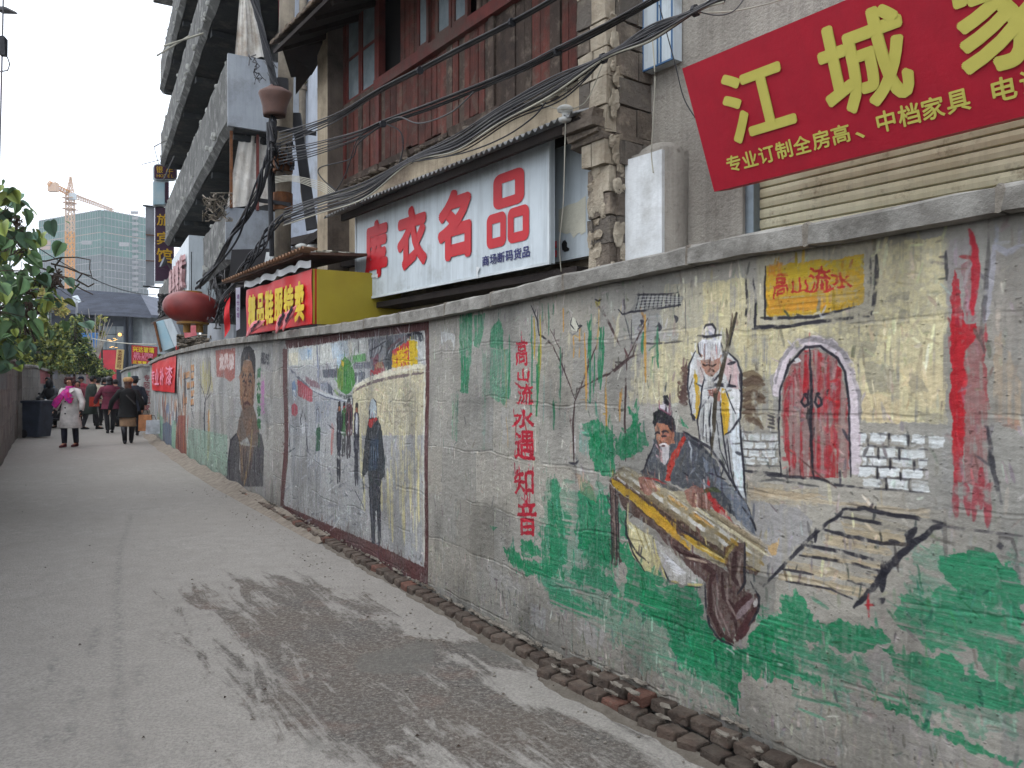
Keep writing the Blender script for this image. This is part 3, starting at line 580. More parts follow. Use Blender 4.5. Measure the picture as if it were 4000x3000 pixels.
    p(K2((590,720),(605,740),(628,860),(615,1000),(600,990),(600,850)), (200,156,36), .95, .1); p(K2((748,810),(772,820),(790,930),(785,1060),(760,1080),(750,940)), (204,158,34), .95, .08)
    p(K2((790,810),(850,820),(855,960),(840,1030),(790,1050)), (214,214,214), .95, .1); p(K2((625,655),(740,640),(745,700),(690,760),(650,720)), (170,118,96), .95, .1)
    p(K2((625,640),(680,665),(745,640),(748,600),(620,600)), (180,128,104), .9, .1); p(K2((612,560),(640,540),(700,530),(740,560),(752,620),(735,640),(690,660),(650,655),(618,600)), (218,218,222), .98, .06)
    p(K2((645,480),(660,460),(695,462),(708,490),(700,515),(655,515)), (206,200,206), .98, .08); l(K2((645,480),(655,460),(690,455),(710,480),(705,515)), 1.1, INK, .9, .2); l(K2((610,518),(650,525),(745,515)), 1.2, INK, .9, .25)
    l(K2((640,820),(700,810),(740,840)), 0.1, INK)
    for x in range(630, 740, 13): l(K2((x,630-abs(x-685)*.2),(x+(x-685)*.12,560)), .35, (120,120,130), .7, .3)
    l(K2((640,678),(655,690),(668,684)), .8, (40,26,24), .95); l(K2((672,684),(695,690),(715,680)), .8, (40,26,24), .95); l(K2((670,722),(685,708),(705,722)), 1.1, (50,34,30), .95); l(K2((680,735),(695,748)), 1.0, (60,44,40), .9); l(K2((678,690),(684,712)), .5, (110,64,50), .9)
    p(K2((670,820),(720,810),(745,850),(740,890),(690,860)), (176,110,92), .95, .12)
    for y in (826, 840, 853): l(K2((668,y),(700,y+4)), .4, (90,50,44), .8)
    l(K2((612,560),(618,610),(632,640)), .8, INK, .9, .2); l(K2((742,560),(756,610),(748,650)), .8, INK, .9, .2)
    for q, w_ in [(K2((600,605),(565,680),(556,800),(570,900),(588,1000)), 1.0), (K2((600,1000),(580,965),(600,985)), 1.4), (K2((780,610),(835,665),(862,740),(862,870),(855,980),(800,1060),(770,1075)), 1.2), (K2((628,700),(650,760),(635,820),(632,900),(612,1000),(625,1100)), .9), (K2((650,755),(670,800),(745,795),(830,805)), 1.6), (K2((780,680),(825,670)), 1.2), (K2((700,760),(690,790),(740,730)), .8), (K2((650,900),(645,1100)), .5), (K2((740,900),(760,1100),(790,1300)), .8), (K2((690,900),(680,1000),(690,1170)), 1.0), (K2((720,1000),(740,1160),(790,1280)), .6), (K2((850,1000),(868,1200),(885,1470)), 1.3), (K2((780,1100),(800,1280),(830,1400)), .7), (K2((770,820),(800,900),(830,960)), .6), (K2((800,740),(790,800)), .7), (K2((660,1020),(665,1120)), .5), (K2((630,930),(680,860)), .7)]: l(q, w_, INK, .95, .2)
    # shoulder pole
    l(K2((825,395),(800,500),(770,620),(740,760),(715,850),(705,1000),(690,1190)), 2.4, (60,52,40), .97, .12); l(K2((812,420),(790,520),(762,640)), .6, (120,112,84), .6, .4); l(K2((833,390),(810,500),(775,620)), .5, INK, .9)
    # the seated musician
    p(K2((370,960),(365,1000),(375,1100),(360,1140),(310,1270),(290,1290),(440,1340),(530,1380),(640,1400),(760,1500),(940,1640),(930,1570),(860,1430),(760,1330),(720,1230),(650,1140),(590,1090),(520,1060),(490,1060),(470,1000)), (62,66,74), .96, .10)
    p(K2((520,1070),(640,1140),(710,1230),(680,1200),(600,1140)), (44,46,54), .8, .3); p(K2((640,1200),(720,1280),(860,1440),(930,1590),(860,1520),(740,1400),(660,1300)), (110,118,132), .8, .42); p(K2((340,1180),(380,1150),(390,1240),(330,1260)), (92,98,108), .7, .4)
    l(K2((580,1150),(575,1230)), 1.2, (190,196,204), .8, .3); l(K2((610,1180),(600,1260),(570,1300)), 1.0, (150,156,168), .7, .4); l(K2((600,1290),(640,1350),(700,1390)), 1.0, (130,136,146), .7, .5)
    p(K2((525,1085),(550,1095),(510,1180),(470,1270),(455,1340),(425,1335),(440,1250),(480,1170)), (196,48,36), .98, .06)
    p(K2((370,1010),(450,1015),(480,1060),(485,1120),(450,1150),(400,1140),(378,1090)), (176,112,84), .98, .08); p(K2((378,1030),(400,1040),(405,1110),(385,1090)), (196,140,110), .8, .3); p(K2((440,1050),(470,1060),(460,1140),(430,1130)), (140,84,64), .7, .35)
    p(K2((362,1010),(370,960),(400,935),(450,940),(480,985),(490,1040),(470,1070),(450,1050),(440,1015),(390,1005),(372,1040)), (36,34,40), .98, .06)
    p(K2((395,905),(430,910),(455,940),(465,965),(430,950),(395,935)), (214,206,214), .95, .12); p(K2((415,860),(440,850),(455,880),(448,920),(420,905)), (28,28,34), .98, .05); l(K2((395,885),(400,930),(460,965),(468,940)), .7, (120,60,80), .8, .3)
    p(K2((405,1145),(440,1135),(460,1150),(445,1220),(430,1250),(405,1230)), (212,204,206), .95, .15); p(K2((395,1160),(412,1160),(415,1240),(400,1220)), (190,120,120), .6, .4)
    l(K2((372,1075),(390,1064),(402,1072)), .9, INK, .95); l(K2((410,1062),(435,1055),(450,1065)), .9, INK, .95); l(K2((410,1085),(440,1085)), .9, INK, .95); l(K2((402,1110),(412,1125),(402,1130)), .8, (110,60,44), .95); l(K2((400,1135),(430,1130),(445,1140)), 1.3, (214,208,208), .95); l(K2((412,1142),(430,1140)), .9, (50,20,20), .9); l(K2((470,1060),(465,1100)), .8, (120,66,50), .9)
    l(K2((385,1110),(390,1130),(400,1170)), .6, (90,50,40), .8)
    for q, w_ in [(K2((370,1130),(340,1200),(305,1285)), 1.0), (K2((515,1050),(600,1100),(680,1150),(740,1230),(800,1330),(860,1430),(900,1500),(940,1620)), 1.3), (K2((530,1290),(560,1310)), .8), (K2((700,1240),(720,1310),(770,1330)), .8), (K2((880,1480),(885,1500)), 1.4), (K2((790,1480),(800,1530)), 1.2)]: l(q, w_, INK, .9, .25)
    p(K2((655,1380),(690,1420),(720,1450),(780,1540),(910,1659),(860,1655),(760,1590),(700,1500),(660,1430)), (190,36,36), .97, .08); p(K5((360,30),(420,70),(500,170),(640,300),(625,330),(480,210),(400,110)), (194,34,36), .97, .08)
    l(K5((640,320),(680,440)), .9, (170,70,70), .8, .4); p(K5((500,20),(560,20),(650,180),(680,330),(640,290),(540,170)), (110,118,132), .9, .3); l(K5((590,120),(640,190),(668,250)), 1.1, INK, .9, .2); l(K2((640,1400),(700,1385),(740,1400)), 1.8, (60,70,30), .7, .5)
    # sleeves and hands over the strings come after the zither
    top = K2((120,1330),(180,1280),(250,1280),(1298,1659+330),(1298,1659+520),(1150,2060)); 
    p(K2((120,1335),(200,1250),(300,1300),(420,1340),(560,1420),(760,1540),(900,1640),(990,1720),(960,1860),(880,1820),(640,1660),(420,1530),(140,1370)), (160,148,120), .97, .08)
    p(K5((0,20),(60,0),(330,100),(620,330),(560,380),(520,460),(470,470),(180,290),(0,110)), (150,138,112), .9, .15)
    # zither body (continuous coordinates in K2)
    def bandz(x0, y0, x1, y1, w_, c, a=.9, dr=.25): l(K2((x0,y0),((x0+x1)/2,(y0+y1)/2+RG.uniform(-4,4)),(x1,y1)), w_, c, a, dr, 'b')
    p(K2((110,1340),(150,1315),(430,1500),(700,1700),(960,1850),(940,1880),(700,1760),(400,1580)), (74,52,44), .97, .1)
    bandz(140,1345,480,1630,5.5,(192,150,34),.97,.10); bandz(300,1490,560,1720,4.5,(196,146,40),.9,.25); bandz(520,1640,860,1850,3.5,(190,150,40),.9,.3)
    bandz(170,1310,560,1590,3.4,(120,104,80)); bandz(200,1300,900,1790,2.2,(214,212,206)); bandz(240,1300,980,1810,3.0,(150,120,60),.8,.3); bandz(260,1290,940,1760,2.0,(222,220,212),.9,.3); bandz(320,1300,1000,1740,2.6,(140,124,90),.8,.3)
    bandz(330,1340,700,1600,1.6,(196,140,60),.9,.3); bandz(400,1360,1010,1760,1.8,(216,206,170),.9,.25); bandz(560,1450,1000,1720,1.4,(110,96,74),.8,.3); bandz(620,1470,1020,1710,2.2,(168,150,118),.8,.3); bandz(450,1340,1000,1690,1.4,(196,190,180),.6,.4)
    bandz(180,1345,600,1660,1.0,(70,56,44),.8,.3); bandz(160,1320,300,1420,1.2,(230,230,230),.8,.3); l(K2((180,1245),(300,1330),(430,1400)), .8, (186,186,180), .7, .4); l(K2((600,1700),(800,1800),(960,1850)), 1.0, (212,190,120), .9, .3)
    l(K2((112,1335),(180,1275),(260,1290)), 1.2, (110,100,86), .8, .4)
    bandz(500,1600,900,1860,1.1,INK,.7,.4)
    # legs of the zither table
    p(K2((115,1350),(160,1390),(165,1659),(165,1760),(180,1790),(160,1830),(120,1800),(125,1600)), (80,58,54), .95, .1)
    for x in (122,150,163): l(K2((x,1380),(x,1600),(x+4,1810)), .8, INK, .8, .3)
    l(K2((140,1400),(145,1780)), .9, (130,112,104), .8, .35)
    p(K2((165,1400),(210,1430),(470,1659),(560,1720),(560,1760),(400,1640),(200,1500),(170,1440)), (70,48,42), .95, .14); l(K2((175,1420),(360,1580),(520,1700)), 1.0, (130,104,92), .8, .4)
    # cloth hanging behind
    p(K2((205,1490),(225,1560),(290,1659),(350,1720),(390,1800),(380,1870),(300,1840),(230,1740),(205,1620)), (198,186,132), .95, .15); l(K2((208,1490),(205,1620),(240,1740),(310,1850)), 1.2, INK, .9, .25); p(K4((1240,20),(1310,100),(1390,140),(1410,300),(1360,280),(1270,170),(1245,110)), (200,190,140), .85, .3); l(K4((1245,10),(1240,130),(1300,230),(1370,295)), 1.2, INK, .9, .25)
    for i in range(5): l(K4((1270+i*22,60+i*14),(1330+i*18,200+i*16)), .6, (120,104,60) if i % 2 else (222,216,180), .8, .3)
    p(K4((1400,160),(1470,200),(1570,290),(1690,385),(1665,440),(1600,420),(1490,400),(1440,300),(1410,230)), (186,182,176), .96, .1); l(K4((1395,150),(1430,280),(1490,400),(1600,425),(1670,435)), 1.1, INK, .85, .35); l(K4((1400,160),(1420,250),(1470,380)), 1.4, (214,200,130), .85, .3); l(K4((1500,400),(1600,420),(1680,420)), 1.2, (210,190,110), .85, .3)
    for i in range(7): l(K4((1440+i*14,230+i*22),(1530+i*20,300+i*18)), .9, (226,226,230), .75, .35)
    # carved foot of the zither
    p(K5((70,240),(180,300),(300,380),(440,450),(500,500),(480,350),(540,330),(600,320),(610,440),(600,600),(640,620),(685,620),(680,720),(640,790),(580,880),(550,910),(500,900),(440,840),(390,760),(380,640),(375,560),(330,520),(200,390)), (84,60,56), .97, .10)
    for q, c, w_ in [(K5((190,350),(330,430),(420,500),(400,560)), (60,34,34), 3.2), (K5((400,520),(400,700),(460,840),(540,900)), (60,34,34), 2.6), (K5((470,500),(480,640),(540,700),(560,860)), (58,32,32), 2.2), (K5((550,380),(530,520),(560,560)), (60,34,34), 3), (K5((640,620),(560,700),(530,760)), (70,36,38), 3.6), (K5((680,690),(620,790),(560,880)), (70,36,38), 4.2), (K5((650,650),(560,760)), (150,130,134), 3), (K5((440,560),(450,700),(520,860)), (140,120,116), 1.2), (K5((420,620),(440,740),(490,850)), (150,132,128), .9), (K5((500,560),(500,660),(560,760)), (140,120,114), 1.2), (K5((260,410),(380,440)), (170,150,130), 1.2), (K5((580,400),(560,520),(590,600)), (146,130,120), 1.3), (K5((510,400),(520,560)), (120,104,90), 1.3),
                     (K5((600,330),(600,560),(560,620)), INK, 1.3), (K5((635,550),(660,600),(688,640),(680,720),(630,800)), INK, 1.2), (K5((370,560),(375,680),(400,800),(470,890),(540,915)), INK, 1.2), (K5((660,690),(672,650)), (214,210,206), 2), (K5((560,330),(500,360),(490,450)), (120,90,50), 2), (K5((480,420),(530,350),(560,300)), (150,130,70), 1.4), (K5((520,300),(560,340)), (196,150,50), 1.6)]: l(q, w_, c, .92, .2)
    for q in [K2((275,1320),(330,1310),(370,1340),(380,1400),(330,1420),(290,1390)), K2((530,1400),(600,1365),(640,1385),(690,1470),(680,1510),(580,1480),(550,1440))]: p(q, (150,98,84), .95, .15)
    for i in range(4): l(K2((590+i*22,1400+i*3),(580+i*28,1480+i*8)), 1.0, (190,160,150) if i % 2 else (100,62,54), .8, .3); l(K2((290+i*20,1350),(310+i*20,1400)), .9, (184,140,130) if i % 2 else (100,62,54), .8, .3)
    p(K2((300,1280),(380,1300),(440,1350),(520,1390),(470,1400),(380,1350),(300,1310)), (66,68,76), .8, .25); l(K2((290,1320),(380,1330),(440,1360)), .8, (170,40,40), .8, .3)
    for i in range(8): l(K2((300+i*50,1290+i*30),(350+i*60,1400+i*35)), .35, (196,196,196), .7, .35)
    # seven red characters down the wall
    for ch, x0, x1, y0, y1 in [('高',470,528,352,478), ('山',478,536,500,560), ('流',480,556,580,672), ('水',462,566,705,788), ('遇',470,567,810,950), ('知',465,558,1003,1123), ('音',478,570,1155,1330)]:
        cv.text(ch, K1((x0,y0+2),(x1,y0-4),(x1,y1+3),(x0,y1-2)), (178,24,44), .02, .08, .9)
    p(K1((335,1278),(380,1288),(355,1305)), (36,124,84), .9, .1)
    p(K1((560,1520),(700,1560),(760,1640),(620,1600)), (60,130,100), .5, .5, 'h')
    for x, y in [(870,780),(540,360)]: pass
    p(K4((930,600),(1050,640),(1130,700),(1100,800),(980,740)), (152,150,154), .4, .4, 'v'); p(K4((440,300),(560,360),(660,440),(640,480),(480,420)), (156,154,154), .4, .4); p(K4((690,520),(790,560),(780,690),(700,640)), (150,150,154), .5, .3)
    p(K5((1170,1170),(1330,1250),(1700,1420),(1960,1560),(1900,1622),(1500,1500),(1200,1300)), (146,140,138), .45, .35, 'h'); p(K5((1300,990),(1400,930),(1450,980),(1480,1060),(1380,1190),(1330,1080)), (148,142,138), .8, .2)
    l(K5((500,930),(545,960),(545,970)), .8, (190,190,186), .8); l(K5((790,1020),(830,1030)), 1.2, (196,194,188), .9, thick=1.2)

def mid_mural(cv):
    p, l = cv.poly, cv.line
    cv.plaster(.5, .33, .08, tone=.04, dirtb=.25)
    MAR = (82, 44, 44)
    # maroon frame
    for q in [K6((95,195),(400,150),(960,55),(960,130),(520,185),(110,245)), K6((85,245),(112,245),(112,900),(85,1170),(65,1170),(90,800)), K6((915,70),(965,60),(965,1600),(950,1640),(915,1540)), K6((85,1165),(300,1255),(600,1385),(915,1530),(955,1640),(700,1545),(420,1390),(180,1270),(60,1200))]: p(q, MAR, .97, .05, wob=.5)
    p(K6((85,1165),(300,1255),(600,1385),(915,1530),(940,1600),(560,1420),(200,1260)), (92,60,58), .4, .4, 'h')
    pic = K8((0,410),(400,350),(900,270),(1400,235),(1630,195),(1945,160),(1950,700),(1945,1659),(0,1659),(0,690))
    p(pic, (186,188,186), .9, .12)
    p(K6((112,900),(112,340),(915,300),(915,1530),(600,1385),(300,1255),(85,1165)), (162,164,166), .8, .2)
    # sky
    for q, c in [(K8((0,410),(900,290),(900,520),(500,640),(0,660)), (206,208,200)), (K8((130,420),(330,390),(330,560),(180,580)), (176,194,212)), (K8((600,330),(900,290),(880,500),(640,560)), (182,200,216)), (K8((700,500),(840,480),(760,680),(690,720)), (164,190,214)), (K8((260,430),(310,440),(300,540),(270,530)), (120,164,206)), (K8((0,480),(130,460),(130,640),(0,660)), (212,204,176)), (K8((860,300),(940,290),(930,460),(880,520)), (214,206,186))]: p(q, c, .85, .3)
    # left wall in the picture
    p(K8((0,690),(120,800),(300,970),(560,1090),(830,1160),(830,1400),(500,1659),(0,1659)), (158,160,164), .85, .2)
    l(K8((0,690),(130,830),(290,980)), 3.4, (92,94,108), .9, .3); l(K8((290,975),(520,1080),(830,1165)), 3.2, (196,200,204), .9, .2); l(K8((300,1005),(530,1110),(820,1175)), 1.4, (80,86,104), .8, .3)
    l(K8((400,370),(410,600),(415,960)), 4, (128,134,156), .9, .2); l(K8((435,370),(440,940)), 1.2, (70,74,90), .8, .3)
    p(K8((480,715),(720,700),(720,830),(490,830)), (72,76,88), .9, .15); p(K8((450,900),(560,900),(640,1000),(640,1090),(450,1000)), (126,132,146), .9, .2); p(K8((560,900),(650,1010),(640,1080),(560,1040)), (80,84,98), .9, .2)
    p(K8((230,800),(290,850),(390,880),(440,930),(440,990),(300,950),(230,880)), (110,60,72), .7, .35)
    # tree
    p(K8((820,520),(900,600),(960,780),(960,900),(900,1020),(830,1080),(720,1000),(690,880),(720,700),(770,580)), (54,128,44), .95, .1); p(K8((700,700),(800,600),(780,1000),(700,1000)), (130,140,60), .7, .45); p(K8((800,720),(860,740),(830,900),(790,900)), (30,104,48), .8, .3)
    l(K8((770,590),(790,660)), 4, (206,168,50), .9); l(K8((700,1060),(800,1110),(920,1090)), 3, (60,66,66), .8, .4); l(K8((650,1000),(720,1080)), 3, (120,150,80), .7, .5)
    # right upper buildings
    p(K8((920,290),(1120,270),(1120,480),(920,510)), (196,198,196), .9, .2); p(K8((925,510),(1110,480),(1120,590),(930,610)), (88,150,84), .95, .12); p(K8((930,620),(1180,600),(1180,700),(940,700)), (96,98,110), .9, .3); p(K8((950,760),(1100,740),(1090,880),(960,900)), (70,74,86), .85, .2); p(K8((970,790),(1040,790),(1040,880),(975,890)), (150,154,160), .8, .2)
    p(K8((1150,270),(1400,240),(1630,195),(1720,190),(1700,300),(1480,440),(1470,720),(1200,840),(1180,600),(1160,480)), (86,88,98), .9, .2); p(K8((1300,300),(1420,270),(1400,560),(1300,600)), (150,154,158), .85, .25); p(K8((1400,290),(1500,300),(1470,730),(1380,760)), (56,62,66), .85, .2)
    for i in range(14): a = RG.uniform(1150,1600); l(K8((a,RG.uniform(230,400)),(a-RG.uniform(20,90),RG.uniform(450,620))), 1.2, (52,52,62) if i % 2 else (176,178,184), .8, .4)
    l(K8((1010,290),(1010,480)), 1, INK, .8); l(K8((1160,450),(1280,380),(1400,300)), 1.4, INK, .7, .4)
    p(K8((1215,560),(1290,470),(1290,620),(1220,680)), (120,60,74), .9, .2)
    p(K8((1480,440),(1715,290),(1715,690),(1480,730)), (190,34,40), .97, .06); p(K8((1715,285),(1845,300),(1840,640),(1725,680)), (206,170,24), .97, .07)
    for ch, x0, x1, y0, y1 in [('鞋',1485,1540,470,720), ('服',1545,1600,430,705), ('特',1605,1655,390,690), ('卖',1655,1705,370,680)]: cv.text(ch, K8((x0,y0+20),(x1,y0),(x1,y1),(x0,y1+10)), (224,190,20), .05, .05, .3)
    p(K8((1715,200),(1880,170),(1930,240),(1940,310),(1860,290),(1700,260)), (60,64,70), .9, .3); l(K8((1680,230),(1800,180),(1900,190)), 2.4, INK, .9, .3); l(K8((1420,420),(1560,300),(1700,220)), 2.4, (96,64,70), .8, .35); l(K8((1540,380),(1700,250)), 1.6, (60,50,54), .8, .4)
    p(K8((1245,640),(1290,600),(1350,610),(1375,700),(1360,790),(1300,815),(1220,760)), (184,52,58), .95, .1); p(K8((1250,640),(1300,600),(1350,620),(1360,690),(1240,700)), (156,150,106), .9, .3); l(K8((1180,720),(1250,790)), 2, (180,50,60), .9); l(K8((1180,720),(1175,860)), 1.6, (170,50,60), .9)
    # picture's own cream wall
    p(K8((920,1040),(940,980),(1120,880),(1300,820),(1480,740),(1720,690),(1945,640),(1945,1659),(920,1659)), (196,184,146), .9, .22)
    l(K8((940,960),(1120,870),(1300,810),(1500,730),(1800,670),(1945,650)), 5, (218,212,190), .95, .15); l(K8((930,1040),(1010,980),(1200,890),(1450,830),(1700,790),(1900,760)), 2.6, (96,80,86), .85, .35); l(K8((925,1040),(915,1300),(915,1659)), 1.6, INK, .85, .25)
    for i in range(60):
        a = RG.uniform(720, 905); b = RG.uniform(600, 1200); cv.line(K6((a,b),(a+RG.uniform(-6,6),b+RG.uniform(60,260))), RG.uniform(1.2, 3.2), [(206,194,146),(172,166,150),(214,206,170),(160,152,140)][i % 4], .65, .4, 'v')
    for a, b, c in [(700,950,1300),(720,900,1380),(830,850,1200),(880,840,1260),(790,1050,1400),(660,980,1200),(545,720,1000),(560,840,1200)]: l(K6((a,b),(a+4,c)), 3.4, (210,198,142), .8, .35, 'v')
    for a in range(12): l(K8((1300+RG.uniform(0,600),RG.uniform(1000,1659)),(1320+RG.uniform(0,600),RG.uniform(1000,1659))), .5, (110,104,98), .5, .5)
    # ground strokes
    for i in range(110):
        a = RG.uniform(120, 590); b = RG.uniform(820, 1320); 
        if b > 1190+(a-85)*.42: continue
        l(K6((a,b),(a+RG.uniform(-50,60),b+RG.uniform(-10,50))), RG.uniform(.8, 2.6), [(112,114,122),(190,194,198),(140,144,152),(84,86,94)][i % 4], .6, .45)
    for i in range(30): a = RG.uniform(112, 330); l(K6((a,RG.uniform(650,900)),(a+RG.uniform(-25,10),RG.uniform(950,1150))), 1.4, (106,110,124) if i % 2 else (186,190,194), .55, .5, 'v')
    # left-hand painted details
    p(K8((40,900),(75,860),(100,960),(95,1100),(70,1190),(45,1080)), (92,124,168), .85, .25); p(K8((50,1000),(90,1000),(80,1150),(60,1160)), (206,210,216), .9, .2); l(K8((60,1030),(75,1100)), .8, INK, .8)
    p(K8((30,1220),(70,1200),(110,1240),(110,1350),(70,1390),(25,1350)), (192,58,76), .95, .1); p(K8((120,850),(330,1010),(330,1170),(290,1180),(120,1090)), (176,54,66), .92, .15)
    for i in range(7): l(K8((140+i*28,900+i*22),(140+i*28,1080+i*14)), 1.0, (206,160,166), .7, .35, 'v')
    l(K8((185,1310),(150,1420),(160,1500),(230,1450),(200,1330)), 1.8, INK, .9, .2); p(K8((165,1440),(225,1440),(210,1630),(170,1630)), (200,202,206), .85, .2); l(K6((215,700),(220,800),(235,860)), 1.8, INK, .85, .3); l(K6((120,690),(120,850),(150,830)), 1.6, (50,60,64), .85, .4); l(K6((120,690),(160,720),(150,800)), 1.2, (60,80,80), .7, .5)
    p(K6((280,710),(305,705),(305,840),(278,850)), (50,86,66), .95, .1); p(K8((360,1180),(600,1150),(600,1350),(380,1500)), (120,130,146), .5, .5); l(K8((380,1500),(385,1290),(420,1280),(430,1500)), 1, INK, .6, .4)
    l(K6((375,690),(380,700),(375,860)), 5, (190,84,76), .6, .5, 'v'); l(K6((350,690),(390,720)), 1, INK, .7)
    # walkers
    def walker(x, y0, y1, w_, coat, leg, skin=(150,92,66), hat=None):
        h = y1-y0; w_ *= .72
        l(K6((x,y0),(x,y0+.12*h)), w_*.62, hat or (40,34,36), .95, .05, taper=False); l(K6((x,y0+.06*h),(x,y0+.13*h)), w_*.5, skin, .95, .05, taper=False)
        l(K6((x,y0+.15*h),(x,y0+.55*h)), w_*1.25, coat, .95, .1, taper=False); l(K6((x-8,y0+.18*h),(x-12,y0+.5*h)), w_*.3, INK, .9, .2); l(K6((x+8,y0+.18*h),(x+12,y0+.5*h)), w_*.3, INK, .9, .2)
        l(K6((x-5,y0+.55*h),(x-6,y1)), w_*.5, leg, .92, .15); l(K6((x+5,y0+.55*h),(x+6,y1-8)), w_*.5, leg, .92, .15)
    walker(447,570,880,9,(50,96,50),(60,60,60),(180,60,60)); walker(475,550,890,12,(88,50,56),(60,56,60),(160,160,160),(52,54,60)); walker(418,565,1035,10,(52,52,62),(40,40,48)); walker(520,575,1050,10,(60,60,72),(44,44,52)); l(K6((520,630),(520,740)), 4, (196,198,204), .9, .15)
    l(K6((425,735),(455,740)), 1.6, (200,200,200), .8)
    # tall hooded figure
    l(K6((612,540),(598,560),(592,620),(600,660)), 1.2, INK, .9); p(K6((612,535),(630,550),(636,600),(634,650),(595,655),(590,600),(598,550)), (170,184,194), .97, .06); l(K6((598,545),(592,600),(596,655)), 1.0, INK, .9); l(K6((614,533),(632,560),(637,640)), 1.0, INK, .9)
    p(K6((590,650),(640,650),(660,700),(685,900),(682,1000),(665,1010),(658,1060),(592,1070),(585,960),(560,1000),(553,980),(570,780)), (40,44,50), .97, .07); p(K6((600,770),(648,780),(640,960),(590,960)), (52,70,92), .85, .3); p(K6((590,662),(630,648),(642,660),(598,712),(585,695)), (186,44,44), .97, .05)
    for i in range(8): l(K6((600+i*6,790+RG.uniform(0,30)),(598+i*7,900+RG.uniform(0,50))), .8, (120,140,160) if i % 2 else INK, .7, .4)
    l(K6((605,730),(612,770),(640,740),(650,700)), 1.0, (120,124,130), .8, .3); l(K6((556,980),(562,1100)), 2, (40,42,50), .7, .4)
    p(K6((590,1060),(658,1060),(655,1390),(640,1415),(632,1200),(625,1200),(620,1400),(600,1390),(592,1200)), (38,40,48), .97, .1); l(K6((600,1080),(610,1380)), 1.2, (110,114,124), .6, .5); l(K6((632,1090),(642,1380)), 1.0, (96,100,110), .6, .5)
    l(K6((500,1060),(550,1160),(570,1200)), 1.2, INK, .7, .4); l(K6((912,160),(912,700),(916,1530)), 2.2, (206,208,196), .8, .3)
    for a, b in [((630,130),(640,200)), ((655,120),(650,190)), ((800,115),(800,200)), ((830,90),(822,150))]: l(K6(a, b), 1.3, (170,170,172), .75, .3)
    l(K6((720,360),(960,380)), .5, (210,208,204), .7, .4)

